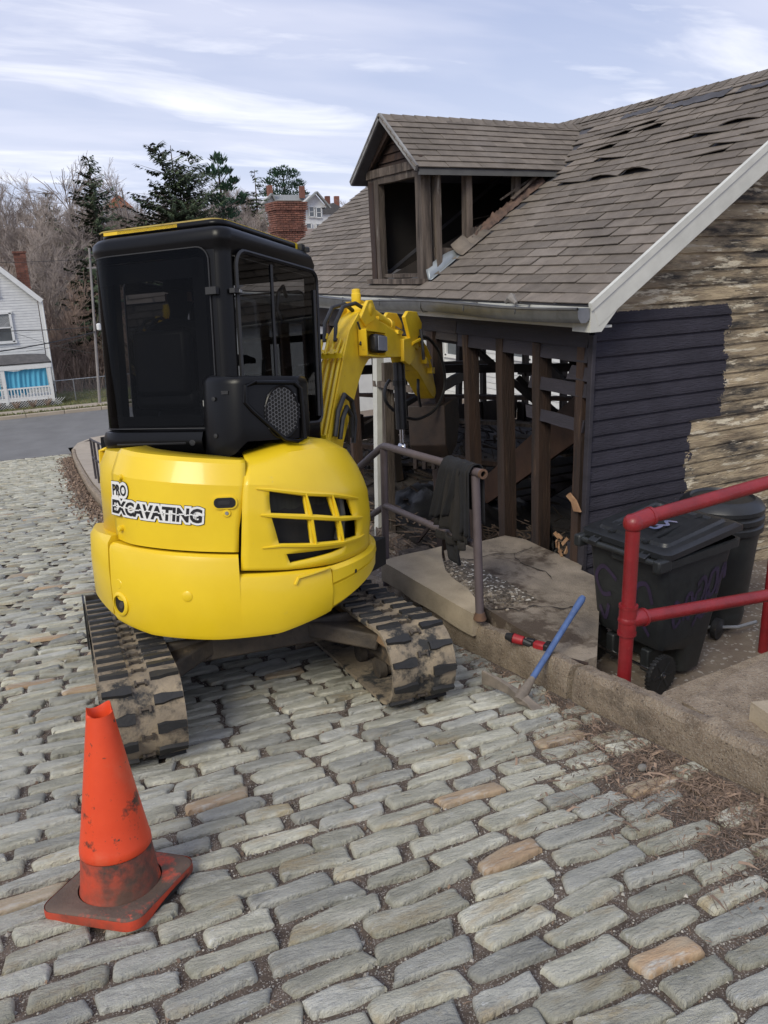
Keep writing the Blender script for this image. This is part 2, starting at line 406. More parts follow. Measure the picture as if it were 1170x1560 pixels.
stuff(b.build('fallen_leaves', m_litter, smooth=0, fix=False), 'brown fallen leaves in the gutter beside the curved pavement', 'leaves')
# loose pale stones on the street
for i, (px_, py_, s_, lb) in enumerate([(978, 1175, .022, 'pale round pebble lying on the litter by the kerb'), (1042, 1146, .014, 'small pale stone on the litter nearest the kerb'), (915, 1288, .009, 'tiny white stone in a joint below the pickaxe'), (850, 1337, .008, 'tiny white stone between two cobbles in the middle of the street')]):
    r_ = ray(px_, py_); t_ = -(1.65) / (r_.z + .041 * r_.x + .143 * r_.y); p = CAM + r_ * t_; b = MB()
    P = []
    bm = bmesh.new(); bmesh.ops.create_icosphere(bm, subdivisions=2, radius=1)
    for v in bm.verts: P.append((p.x + v.co.x * s_ * (1 + .2 * noise.noise(v.co * 2)), p.y + v.co.y * s_ * .8, gz(p.x, p.y) + .018 + v.co.z * s_ * .7))
    b.add(P, [tuple(v.index for v in f.verts) for f in bm.faces]); bm.free()
    tag(b.build('pebble', m_pebble, smooth=60), lb, 'pebble')
# kerb stones, each a part of the kerb
kerb = bpy.data.objects.new('kerb', None); COL.objects.link(kerb); structure(kerb); ROOTINV['kerb'] = Matrix.Identity(4)
def kerb_seg(y0, y1, h=.19, w=.115, n=None, jag=.006):
    """one length of kerb between two places along the street"""
    n = n or max(2, int((y1 - y0) / .035)); b = MB(); rows = []
    for i in range(n + 1):
        y = lerp(y0 + .006, y1 - .006, i / n); x = kerb_x(y); zt = gz(x, y) + h
        e = sstep(0, .03, y - y0) * sstep(0, .03, y1 - y); jj = lambda k: jag * (noise.noise(Vector((y * 9, k * 3.1, 0))) + .6 * noise.noise(Vector((y * 30, k * 3.1, 5))))
        sh = .02 * (1 - e)
        rows.append([(x + .015 + jj(1), y, zt - h - .12), (x + .012 + jj(2), y, zt - .1), (x + .008 + sh + jj(3), y, zt - .03 + jj(9)), (x + .03 + sh + jj(4), y, zt - sh * .6 + jj(5)), (x + w - .025 + jj(6), y, zt - sh * .6 + jj(7)), (x + w + .008 + jj(8), y, zt - .03), (x + w, y, zt - h - .2)])
    b.grid(rows); k = len(rows[0]); b.add(rows[0], [tuple(range(k))]); b.add(rows[-1], [tuple(range(k))])
    return b.build('kerb_stone', m_kerb, kerb, smooth=40)
for a_, c_ in [(-3, -1.2), (-1.2, .45), (.45, 2.80), (2.83, 4.35), (4.37, 5.6), (5.61, 7), (7.01, 8.5), (8.51, 10), (10.01, 11.5), (11.51, 13.2), (13.21, 15), (15.01, 17), (17.01, 19), (19.01, 21.5), (21.51, 24), (24.01, 27.1)]:
    kerb_seg(a_, c_, .185 if a_ < 6 else .16, jag=.013 if a_ < 6 else .003)
b = MB(); cp = kerb_path[16:]; rows = []
for i, (x, y) in enumerate(cp):
    tx, ty = cp[min(i + 1, len(cp) - 1)][0] - cp[max(i - 1, 0)][0], cp[min(i + 1, len(cp) - 1)][1] - cp[max(i - 1, 0)][1]; l_ = math.hypot(tx, ty); nx, ny = ty / l_, -tx / l_
    rows.append([(x, y, -4.0), (x, y, -3.77), (x + nx * .14, y + ny * .14, -3.76), (x + nx * .14, y + ny * .14, -4.1)])
b.grid(rows); b.build('kerb_stone', m_walk, kerb)
# cross street, far pavement, lawn
b = MB(); b.grid([[(x, y, -3.897 - .0 * y) for x in (-90, -40, -10, 0, 2.0)] for y in (27.2, 30, 33, 35.75)])
b.grid([[(x, y, -3.897) for x in (2.0, 2.3)] for y in (27.2, 35.75)]); b.grid([[(x, y, -3.897) for x in (2.3, 4.4, 10, 40, 90)] for y in (28.3, 35.75)])
structure(b.build('asphalt_road', m_asph))
fp = bpy.data.objects.new('far_pavement', None); COL.objects.link(fp); structure(fp); ROOTINV['far_pavement'] = Matrix.Identity(4)
x = -30
while x < 40:
    b = MB(); b.box((x + .74, 36.62, -3.86), (1.47, .95, .2)); b.build('paving_slab', m_walk, fp, bevel=.01)
    b = MB(); b.box((x + .745, 35.83, -3.885), (1.48, .15, .25)); b.build('kerb_stone', m_walk, fp, bevel=.02); x += 1.5
b = MB(); b.grid([[(x, y, -3.80 + .015 * noise.noise(Vector((x, y, 0)))) for x in np.linspace(-30, 40, 60)] for y in (35.9, 36.14)])
b.grid([[(x, y, -3.80 + .05 * (y > 37.2) + .05 * noise.noise(Vector((x * .5, y, 0)))) for x in np.linspace(-30, 40, 60)] for y in (37.1, 37.5, 38.5, 40, 42)]); structure(b.build('lawn', m_grass))
b = MB()
for i in range(9000):
    x = random.uniform(-2, 8); y = random.uniform(37.15, 40.5) if random.random() < .8 else random.uniform(35.92, 36.13); h_ = random.uniform(.03, .14); a = random.uniform(0, 3.14)
    c, s_ = math.cos(a) * .02, math.sin(a) * .02; z = -3.78
    b.add([(x - c, y - s_, z), (x + c, y + s_, z), (x + random.uniform(-.04, .04), y, z + h_)], [(0, 1, 2)], tint=random.random())
stuff(b.build('grass', M('grass_blades', (.09, .13, .035), (.22, .19, .09), 2, .9, tint=.4), smooth=0, fix=False), 'short patchy grass beside the far pavement', 'grass')
# pavement on the near corner, slab by slab
pv = bpy.data.objects.new('corner_pavement', None); COL.objects.link(pv); structure(pv); ROOTINV['corner_pavement'] = Matrix.Identity(4)
y = 5.2
while y < 27.5:
    y1 = y + 1.15; b = MB()
    P = []
    for yy_ in (y + .008, y1 - .008):
        x0 = kerb_x(yy_) + .125; x1 = x0 + 1.25 + .5 * sstep(20, 27, yy_)
        P += [(x0, yy_, gz(x0, yy_) + .165), (x1, yy_, gz(x1, yy_) + .165), (x1, yy_, gz(x1, yy_) - .05), (x0, yy_, gz(x0, yy_) - .05)]
    if y > 9.6: b.add(P, [(0, 1, 5, 4), (0, 3, 2, 1), (4, 5, 6, 7), (0, 4, 7, 3), (1, 2, 6, 5)]); b.build('paving_slab', m_walk, pv, smooth=0)
    y = y1
b = MB(); b.grid([[(x, yy_, -3.745) for x in (2.75, 3.4, 4.4, 6, 12, 30)] for yy_ in (27.3, 28.0)]); b.grid([[(x, 28 + t_ * (.85 + .25 * min(1, (x - 2.9) / 2)), -3.745) for x in (3.1, 3.4, 4.4, 6, 12, 30)] for t_ in (0, 1)]); b.build('paving_slab', m_walk, pv, smooth=0)
b = MB(); b.grid([[(x, y, gz(x, y) + .15 + .02 * noise.noise(Vector((x * 2, y * 2, 0)))) for x in [kerb_x(y) + 1.36 + t_ for t_ in (0, .5, 1.2, 2.0)]] for y in np.linspace(10, 27, 40)]); structure(b.build('verge', m_grass))
# ------------------------------------------------------------------ excavator
m_yel = M('yellow_paint', (.83, .58, .018), (.76, .52, .014), 2.2, .36, bump=.05, bscale=12, coat=.2, dirt=[((.50, .34, .05), 5, .66, .25), ((.30, .20, .05), 85, .735, .03), ((.62, .45, .12), 17, .68, .1)])
m_yel2 = M('worn_yellow_paint', (.84, .57, .02), (.70, .45, .018), 6, .42, bump=.1, bscale=30, dirt=[((.22, .14, .03), 12, .66, .12)])
m_blk = M('black_cab_paint', (.0025, .0025, .003), (.004, .004, .0045), 3, .32, spec=.24, dirt=((.016, .015, .014), 8, .62, .4))
m_blk2 = M('matt_black_plastic', (.013, .013, .014), (.019, .019, .02), 20, .5, bump=.1, bscale=200)
m_rub = M('track_rubber', (.012, .0125, .0135), (.022, .0215, .021), 9, .62, bump=.3, bscale=60, dirt=((.16, .125, .085), 7, .62, .14))
m_mud = M('muddy_rubber', (.33, .265, .18), (.17, .14, .105), 6, .92, bump=.9, bscale=35, dirt=[((.030, .030, .030), 5.5, .50, .10), ((.08, .075, .068), 14, .60, .12)])
m_frame = M('muddy_steel', (.035, .030, .026), (.09, .070, .05), 7, .7, bump=.5, bscale=40, dirt=((.22, .16, .10), 4, .58, .15))
m_clay = M('caked_clay', (.33, .215, .12), (.22, .14, .08), 8, .95, bump=1., bscale=25)
m_hose = M('rubber_hose', (.012, .012, .013), (.03, .03, .03), 20, .5)
m_chrome = M('bright_rod', (.6, .6, .62), (.45, .45, .47), 10, .18, metal=1)
m_steel = M('grey_galvanised', (.38, .39, .40), (.27, .28, .29), 12, .42, metal=.7)
m_dark = M('dark_interior', (.006, .006, .006), (.012, .011, .010), 10, .7)
m_white = M('decal_white', (.78, .78, .76), (.74, .74, .72), 10, .4)
m_ink = M('decal_black', (.008, .008, .009), (.012, .012, .012), 10, .4)
g_tint = glass('tinted_glass', (.30, .31, .32), refl=.55); g_dark = glass('smoked_glass', (.27, .275, .29), refl=.22)
N_ = Vector((.072, .135, 1)).normalized(); F_ = ray(1077, 557); F_ -= N_ * F_.dot(N_); F_.normalize(); R_ = F_.cross(N_)
C0 = Vector((1.12, 4.15, -.6394)); EXM = Matrix((R_, F_, N_)).transposed().to_4x4(); EXM.translation = C0; EXI = EXM.inverted()
ex = thing('excavator', 'yellow mini excavator with black cab and PRO EXCAVATING lettering standing on the cobbled street', 'excavator', mat=EXM)
def eb(mb, name, m, parent=ex, **k): return mb.build(name, m, parent, local=True, **k)
def cyl(a, n, R): a = math.radians(a); return (R * math.cos(a), R * math.sin(a), n)
def interp(x, pts):
    for (a, va), (b_, vb) in zip(pts, pts[1:]):
        if x <= b_: return lerp(va, vb, max(0, min(1, (x - a) / (b_ - a))))
    return pts[-1][1]
# counterweight
bot = [(-150, .60), (-126, .56), (-112, .52), (-92, .473), (-67, .458), (-44, .462), (-24, .515), (0, .59), (15, .63)]
def band(a0, a1, prof, step=2.):
    """prof: list of (height function, radius) from bottom to top"""
    n = max(2, int(abs(a1 - a0) / step)); G = []
    for h, r in prof: G.append([cyl(lerp(a0, a1, i / n), h(lerp(a0, a1, i / n)) if callable(h) else h, r(lerp(a0, a1, i / n)) if callable(r) else r) for i in range(n + 1)])
    b = MB(); b.grid(G); b.add([G[k][0] for k in range(len(G))], [tuple(range(len(G)))]); b.add([G[k][-1] for k in range(len(G))], [tuple(range(len(G)))])
    return b
bt = lambda a: interp(a, bot)
topA = lambda a: interp(a, [(-150, .90), (-112, .925), (-58, .878)])
topB = lambda a: interp(a, [(-58, .782), (-22, .758), (35, .80)])
flat = lambda base: (lambda a: base + .004 * math.cos(math.radians(a + 80) * 4))
def cw(a0, a1, top): return band(a0, a1, [(lambda a: bt(a) + .03, .60), (lambda a: bt(a) + .004, .752), (lambda a: bt(a) + .006, .775), (lambda a: bt(a) + .03, .788), (lambda a: lerp(bt(a), top(a), .5), .797), (lambda a: top(a) - .035, .792), (lambda a: top(a) - .012, .785), (lambda a: top(a), .768), (lambda a: top(a), .70)])
eb(cw(-111, -57.6, topA), 'counterweight', m_yel)
eb(cw(-57.6, -22, topB), 'counterweight', m_yel)
eb(band(-149, -111.8, [(lambda a: bt(a) + .04, .62), (lambda a: bt(a) + .01, .77), (lambda a: bt(a) + .04, .79), (lambda a: .80, .797), (lambda a: .92, .792), (lambda a: .955, .77), (lambda a: .955, .70)]), 'corner_guard', m_yel)
mid = lambda a: lerp(bt(a), topB(a), .62)
eb(band(-21.4, 34, [(lambda a: bt(a) + .03, .6), (lambda a: bt(a) + .004, .755), (lambda a: bt(a) + .03, .785), (lambda a: mid(a) - .01, .788), (lambda a: mid(a), .775)]), 'lower_skirt', m_yel)
eb(band(-21.4, 34, [(lambda a: mid(a) + .004, .775), (lambda a: mid(a) + .006, .793), (lambda a: topB(a) - .02, .79), (lambda a: topB(a), .768), (lambda a: topB(a), .70)]), 'upper_skirt', m_yel)
b = MB()   # raised shoulder moulding on the counterweight
b.tube([cyl(a, bt(a) + .26 - .001 * (a + 40) - (.03 if a < -37 else 0), .796) for a in np.linspace(-38, -23, 12)], .008, 6); eb(b, 'moulding', m_yel)
def disc(a, n, r, R, name, m, depth=.012, hole=0.):
    b = MB(); c = Vector(cyl(a, n, R)); ax = Vector((math.cos(math.radians(a)), math.sin(math.radians(a)), 0))
    prof = [(r, -.02), (r, depth * .6), (r * .85, depth)] + ([(hole, depth), (hole * .95, -.03)] if hole else [(.001, depth)])
    b.lathe(prof, 20, c, ax); return eb(b, name, m)
disc(-76, .688, .026, .795, 'plug', m_yel, .006); disc(-106, .722, .026, .79, 'plug', m_yel, .008)
ring = disc(-106, .618, .062, .788, 'tow_hole_rim', m_yel, .016, .046); b = MB(); b.lathe([(.046, 0), (.046, .003), (.001, .003)], 20, Vector(cyl(-106, .618, .79)), (math.cos(math.radians(-106)), math.sin(math.radians(-106)), 0)); eb(b, 'tow_hole', m_dark)
b = MB(); b.lathe([(.020, 0), (.016, .006), (.001, .006)], 16, Vector(cyl(-105.4, .612, .793)), (math.cos(math.radians(-106)), math.sin(math.radians(-106)), 0)); eb(b, 'tow_pin', m_frame)
b = MB(); b.lathe([(.011, 0), (.011, .004), (.001, .004)], 12, Vector(cyl(-8, .70, .789)), (1, -.14, 0)); eb(b, 'lock', m_dark)
# inner body under the covers
b = MB(); b.lathe([(.62, .50), (.70, .56), (.70, 1.0), (.66, 1.3)], 48); b.box((0, .25, .6), (1.1, 1.3, .18)); eb(b, 'inner_body', m_dark)
# rear door
n = 26; G = []
dtop = lambda a: interp(a, [(-150, 1.36), (-112, 1.385), (-54, 1.322)])
rad = lambda a: .766 - .025 * sstep(0, 1, (-97 - a) / 15)
for h, dr in ((lambda a: topA(a) + .006, -.03), (lambda a: topA(a) + .012, 0), (lambda a: 1.0, .004), (lambda a: 1.13, .006), (lambda a: dtop(a) - .115, .003), (lambda a: dtop(a) - .095, -.004), (lambda a: dtop(a) - .015, -.038), (lambda a: dtop(a) + .004, -.06), (lambda a: dtop(a) + .01, -.20)):
    row = []
    for i in range(n + 1):
        a = lerp(-111.5, -57.4 + 4.4 * sstep(.9, 1.33, h(-57)), i / n); row.append(cyl(a, h(a), rad(a) + dr))
    G.append(row)
b = MB(); b.grid(G); eb(b, 'rear_door', m_yel, solid=.012, smooth=14)
G = []   # left side cover
for h, dr in ((lambda a: .95, 0), (lambda a: 1.2, .002), (lambda a: 1.29, -.005), (lambda a: 1.37, -.04), (lambda a: 1.385, -.2)):
    G.append([cyl(lerp(-150, -112.2, i / 12), h(0), rad(-112) - .022 + dr) for i in range(13)])
b = MB(); b.grid(G); eb(b, 'side_cover', m_yel, solid=.012)
b = MB(); G = [[(-.62 + .02 * k, y, n_) for y in (-.38, 0, .5, .62)] for k, n_ in ((0, .6), (0, 1.36), (3, 1.38))]; b.grid(G); eb(b, 'side_cover', m_yel, solid=.012)
# right hood with the grille openings (control net of angle, height per row)
hrow = [  # (base radius offset, [(angle, height) ...])
 (0, [(-57, .80), (-45, .786), (-40, .78), (-28, .772), (-20, .768), (-13.3, .77), (0, .778), (14, .79), (34, .80)]),
 (.002, [(-56.8, .83), (-45, .818), (-38.9, .812), (-27.5, .82), (-20, .826), (-13.3, .838), (-1, .845), (14, .86), (34, .87)]),
 (.004, [(-56.6, .87), (-45.3, .866), (-40.2, .860), (-27.6, .853), (-20, .848), (-13.2, .842), (-1, .86), (14, .875), (34, .88)]),
 (.006, [(-56.3, .92), (-42.9, .916), (-30.0, .896), (-27.4, .895), (-15.7, .880), (-13.2, .879), (-3.3, .877), (14, .89), (34, .9)]),
 (.010, [(-56.0, .98), (-44.0, .98), (-30.5, .96), (-28.2, .957), (-16.5, .937), (-14.1, .934), (-3.6, .925), (14, .93), (34, .93)]),
 (.010, [(-55.6, 1.05), (-45.2, 1.047), (-31.0, 1.016), (-29.0, 1.012), (-17.4, .984), (-15.2, .980), (-4.0, .965), (14, .96), (34, .96)]),
 (.010, [(-55.5, 1.075), (-45.4, 1.070), (-31.6, 1.046), (-29.4, 1.042), (-18.5, 1.014), (-16.2, 1.010), (-6.2, .992), (14, .98), (34, .98)]),
 (.006, [(-55.2, 1.13), (-45.6, 1.125), (-31.9, 1.092), (-30.2, 1.088), (-19.7, 1.066), (-17.2, 1.060), (-7.4, 1.038), (14, 1.02), (34, 1.02)]),
 (.002, [(-54.8, 1.18), (-45.4, 1.174), (-32.2, 1.136), (-30.9, 1.133), (-20.9, 1.116), (-18.2, 1.108), (-8.8, 1.082), (14, 1.06), (34, 1.06)]),
 (.0, [(-54.3, 1.215), (-45, 1.205), (-32.5, 1.17), (-31.2, 1.167), (-21, 1.148), (-18, 1.14), (-6, 1.115), (14, 1.09), (34, 1.08)]),
 (-.018, [(-53.8, 1.25), (-45, 1.24), (-33, 1.22), (-31.2, 1.217), (-21, 1.20), (-17, 1.19), (-3, 1.17), (14, 1.15), (34, 1.12)]),
 (-.055, [(-53.0, 1.29), (-45, 1.29), (-34, 1.288), (-31.2, 1.285), (-21, 1.28), (-16, 1.275), (-3, 1.26), (14, 1.235), (34, 1.2)]),
 (-.11, [(-52.6, 1.325), (-45, 1.33), (-34, 1.345), (-31, 1.35), (-21, 1.355), (-16, 1.357), (-3, 1.345), (14, 1.32), (34, 1.25)]),
 (-.20, [(-52.6, 1.345), (-45, 1.36), (-34, 1.385), (-31, 1.39), (-21, 1.395), (-16, 1.40), (-3, 1.395), (14, 1.37), (34, 1.28)]),
 (-.42, [(-52.6, 1.35), (-45, 1.365), (-34, 1.39), (-31, 1.395), (-21, 1.41), (-16, 1.415), (-3, 1.42), (14, 1.40), (34, 1.3)])]
sub = 4; G = []; cells = []
def roww(R1, R2, t): return (lerp(R1[0], R2[0], t), [(lerp(a[0], c[0], t), lerp(a[1], c[1], t)) for a, c in zip(R1[1], R2[1])])
for ri in range(len(hrow) - 1):
    for k in range(2): G.append((ri, roww(hrow[ri], hrow[ri + 1], k / 2)))
G.append((len(hrow) - 1, hrow[-1]))
GG = []
for ri, (dr, pts) in G:
    row = []
    for j in range(len(pts) - 1):
        for k in range(sub):
            a = lerp(pts[j][0], pts[j + 1][0], k / sub); h = lerp(pts[j][1], pts[j + 1][1], k / sub); row.append(cyl(a, h, .772 + dr - .035 * sstep(5, 34, a)))
    a, h = pts[-1]; row.append(cyl(a, h, .772 + dr - .035)); GG.append(row)
def hskip(i, j):
    ri = i // 2; c = j // sub
    if ri in (3, 4) and c in (1, 3, 5): return True
    if ri in (6, 7) and c in (1, 3, 5): return True
    if ri == 1 and c in (2, 3, 4): return True
    return False
b = MB(); b.grid(GG, skip=hskip); eb(b, 'engine_cover', m_yel, solid=.02, smooth=22)
def rib(pa, R, r0=.010, name='grille_rib'):
    m_ = len(pa); b = MB(); b.tube([cyl(a, h, R) for a, h in pa], [r0 * (.35 + .65 * math.sin(pi * min(1, max(0, (i + .6) / m_)))) for i in range(m_)], 6); eb(b, name, m_yel)
def dens(p, k=10):
    out = []
    for (a, h), (c, d) in zip(p, p[1:]): out += [(lerp(a, c, i / k), lerp(h, d, i / k)) for i in range(k)]
    return out + [p[-1]]
rib(dens([(-49, 1.064), (-45.3, 1.058), (-30.3, 1.028), (-16.2, .996), (-5, .978), (0, .972)]), .784, .014)
rib(dens([(-50, 1.192), (-45, 1.182), (-31, 1.146), (-19, 1.122), (-8, 1.092), (-2, 1.075)]), .776, .012)
rib(dens([(-49, .903), (-42, .905), (-28.5, .883), (-15, .868), (-3, .866), (2, .872)]), .780, .011)
rib(dens([(-31.6, 1.15), (-29.8, 1.03), (-28.2, .885)]), .784, .010); rib(dens([(-19.5, 1.125), (-16.8, 1.0), (-14.0, .868)]), .784, .010)
# things seen behind the grille
b = MB(); b.grid([[cyl(a, h, .69) for a in np.linspace(-56, 12, 24)] for h in (.80, 1.0, 1.2)]); eb(b, 'radiator_core', M('radiator', (.012, .013, .01), (.03, .032, .024), 60, .6, stretch=(1, 1, .1)))
b = MB(); b.tube([cyl(-10, 1.10, .72), cyl(-9.5, .98, .73), cyl(-11, .87, .71)], .022, 10); b.tube([cyl(-5, 1.06, .70), cyl(-8, .95, .72), cyl(-6, .87, .70)], .012, 8); eb(b, 'radiator_hose', M('grey_hose', (.10, .10, .09), (.05, .05, .045), 20, .5))
# door lock plate
def wrap_poly(pts, R0, R1): return [cyl(a, h, R0) for a, h in pts], [cyl(a, h, R1) for a, h in pts]
def stad(ca, ch, wa, hh, k=10, rr=None):
    """rounded rectangle outline around angle ca and height ch; wa is half width in metres"""
    R = .77; out = []; rr = rr or hh
    for sx_, sy_, a0 in ((1, 1, 0), (-1, 1, 90), (-1, -1, 180), (1, -1, 270)):
        for i in range(k + 1):
            t = math.radians(a0 + 90 * i / k); x = sx_ * (wa - rr) + rr * math.cos(t); y = sy_ * (hh - rr) + rr * math.sin(t); out.append((ca + math.degrees(x / R), ch + y))
    return out
def plate(pts, R0, R1, name, m, parent=ex):
    A, B_ = wrap_poly(pts, R0, R1); n = len(A); b = MB(); b.add(A + B_, [tuple(range(n, 2 * n))] + [(i, (i + 1) % n, n + (i + 1) % n, n + i) for i in range(n)]); return eb(b, name, m, parent)
plate(stad(-61.2, 1.134, .058, .031, rr=.029), .768, .781, 'latch_bezel', m_yel); plate(stad(-61.2, 1.134, .050, .024, rr=.022), .77, .7835, 'latch', m_ink)
plate(stad(-61.4, 1.135, .028, .010, rr=.009), .78, .786, 'latch_paddle', m_blk2)
disc(-60.7, 1.083, .020, .768, 'lock_boss', m_yel, .010); disc(-60.7, 1.083, .009, .776, 'lock_cylinder', m_steel, .006)
disc(-103.2, 1.255, .015, .765, 'bolt_boss', m_yel, .012); disc(-105.5, 1.0, .015, .765, 'bolt_boss', m_yel, .012)
# lettering
def text_mesh(s, size, off=0., shear=0., sp_=1.):
    cu = bpy.data.curves.new('t', 'FONT'); cu.body = s; cu.size = size; cu.offset = off; cu.shear = shear; cu.space_character = sp_; cu.resolution_u = 3; cu.extrude = .001
    ob = bpy.data.objects.new('t', cu); COL.objects.link(ob); dg = bpy.context.evaluated_depsgraph_get(); dg.update()
    me = bpy.data.meshes.new_from_object(ob.evaluated_get(dg)); P = [v.co.copy() for v in me.vertices]; F = [tuple(p.vertices) for p in me.polygons]
    bpy.data.objects.remove(ob); bpy.data.meshes.remove(me); bpy.data.curves.remove(cu); return P, F
def wrap_text(s, size, a0, h0, slope, R, name, m, parent, off=0., sx=1., sy=1., shear=.0, sp_=1., cut=None):
    P, F = text_mesh(s, size, off, shear, sp_); V = []
    bm = bmesh.new(); vs_ = [bm.verts.new(p) for p in P]
    for f in F:
        try: bm.faces.new([vs_[i] for i in f])
        except Exception: pass
    bmesh.ops.triangulate(bm, faces=bm.faces); bm.verts.ensure_lookup_table(); bm.verts.index_update()
    b = MB(); b.add([cyl(a0 + math.degrees(v.co.x * sx / .77), h0 + v.co.y * sy + slope * v.co.x * sx, R + v.co.z) for v in bm.verts], [tuple(v.index for v in f.verts) for f in bm.faces]); bm.free()
    return eb(b, name, m, parent, smooth=0, fix=False)
dec = plate([(-107.6, 1.140), (-104, 1.137), (-90, 1.118), (-70, 1.100), (-70, 1.052), (-84, 1.058), (-96, 1.072), (-107.6, 1.092)], .770, .7738, 'decal', m_white)
for st_, sz, a_, h_, sl_, sx_, sy_, sh_, of_ in (('EXCAVATING', .100, -108.6, 1.083, -.077, .845, .90, .14, .0035), ('PRO', .074, -107.4, 1.170, -.03, .74, 1.0, .05, .0015)):
    wrap_text(st_, sz, a_, h_, sl_, .7735, 'outline', m_ink, dec, off=.0185, sx=sx_, sy=sy_, shear=sh_)
    wrap_text(st_, sz, a_, h_, sl_, .7755, 'outline', m_white, dec, off=.0155, sx=sx_, sy=sy_, shear=sh_)
    wrap_text(st_, sz, a_, h_, sl_, .7775, 'lettering', m_ink, dec, off=of_, sx=sx_, sy=sy_, shear=sh_)
b = MB()
for i in range(39):   # pale slash running through the letters
    a = -107.6 + i; h = 1.112 - .00102 * (a + 108) + .003 * math.sin(i * 1.9); b.add([cyl(a, h, .7797), cyl(a + 1, h - .001, .7797), cyl(a + 1, h + .005, .7797), cyl(a, h + .006, .7797)], [(0, 1, 2, 3)])
eb(b, 'slash', m_white, dec, smooth=0, fix=False)
# ---- cab
def rrect(r1, r2, f1, f2, rad4, k=7):
    """plan outline from the front-left corner round the left side, rear and right side; rad4 = radii FL, RL, RR, FR"""
    out = []
    for (cx_, cy_, a0, R) in ((r1, f2, 90, rad4[0]), (r1, f1, 180, rad4[1]), (r2, f1, 270, rad4[2]), (r2, f2, 0, rad4[3])):
        sx_ = 1 if cx_ == r1 else -1; sy_ = 1 if cy_ == f1 else -1
        for i in range(k + 1):
            t = math.radians(a0 + 90 * i / k); out.append((cx_ + sx_ * R + R * math.cos(t), cy_ + sy_ * R + R * math.sin(t)))
    return out
r1, r2, f1, f2 = -.60, .285, -.42, .62
rings = []
for nn, ins, fr in ((1.365, .0, 0), (1.43, .0, 0), (1.5, 0, 0), (2.325, .0, 0), (2.36, .0, .01), (2.385, -.012, .03), (2.43, -.012, .07), (2.452, .004, .10), (2.462, .03, .14)):
    rings.append([(x, y, nn) for x, y in rrect(r1 + ins, r2 - ins, f1 + ins, f2 - ins - fr, (.10, .20, .07, .09))])
nk = 8
def cskip(i, j):
    if i != 2: return False
    seg = j // nk; inn = j % nk
    if seg == 0 and inn == 7: return True        # left side glass
    if seg == 1 and inn in (2, 3, 4, 5, 6, 7): return True   # rear glass, wrapping the left corner
    if seg == 2 and inn == 7: return True        # right side glass
    if seg == 3 and inn == 7: return True        # windscreen
    return False
b = MB(); b.grid(rings, skip=cskip, closed=True); b.add(rings[-1], [tuple(range(len(rings[-1])))]); b.add(rings[0], [tuple(reversed(range(len(rings[0]))))])
eb(b, 'cab_shell', m_blk, solid=.03, smooth=50)
b = MB(); b.grid([[(x, y, n_) for x, y in rrect(r1 - .006, r2 + .006, f1 - .006, f2 - .02, (.10, .20, .075, .09))] for n_ in (2.376, 2.380, 2.388, 2.392)], closed=True); eb(b, 'roof_seam', m_blk2)
# outline walker for glass panels and trims
pts = rrect(r1, r2, f1, f2, (.10, .20, .07, .09), 12); pts = pts + [pts[0]]
cum = [0]
for p, q in zip(pts, pts[1:]): cum.append(cum[-1] + math.dist(p, q))
def on(s, n_, off):
    s = max(0, min(cum[-1] - 1e-6, s)); i = max(k for k in range(len(cum)) if cum[k] <= s and k < len(pts) - 1)
    p, q = pts[i], pts[i + 1]; t = (s - cum[i]) / max(1e-9, cum[i + 1] - cum[i]); dx, dy = q[0] - p[0], q[1] - p[1]; l = math.hypot(dx, dy) or 1
    return (lerp(p[0], q[0], t) + dy / l * off, lerp(p[1], q[1], t) - dx / l * off, n_)
def s_of(x, y): return min(((math.dist(pts[i], (x, y)), cum[i]) for i in range(len(pts) - 1)))[1]
sRL = s_of(r1, f1 + .20); sRLe = s_of(r1 + .20, f1); sRR = s_of(r2 - .07, f1); sRRe = s_of(r2, f1 + .07); sFR = s_of(r2, f2 - .09); sFL = s_of(r1, f2 - .10)
def panel(s0, s1, n0, n1, R, off, name, m, parent=ex, k=28, outline=0., oname='window_seal', om=None, shear=lambda s: 0):
    G0 = []
    S_ = [lerp(s0, s1, i / k) for i in range(k + 1)]
    S_ = sorted(S_ + [s0 + R * q for q in (.02, .07, .15, .3, .5, .75)] + [s1 - R * q for q in (.02, .07, .15, .3, .5, .75)])
    def ext(s):
        d = min(s - s0, s1 - s); return R - math.sqrt(max(0, R * R - (R - d) ** 2)) if d < R else 0
    lo = [on(s, n0 + ext(s) + shear(s), off) for s in S_]; hi = [on(s, n1 - ext(s) + shear(s), off) for s in S_]
    b = MB(); b.grid([[tuple(lerp(a[q], c[q], t) for q in range(3)) for a, c in zip(lo, hi)] for t in (0, .5, 1)]); g = eb(b, name, m, parent, fix=False)
    if outline:
        b = MB(); b.tube(lo + hi[::-1], outline, 5, closed=True); eb(b, oname, om or m_blk2, g)
    return g
rg = panel(sRL - .10, sRR - .02, 1.475, 2.362, .07, .006, 'rear_window', g_dark, outline=.004)
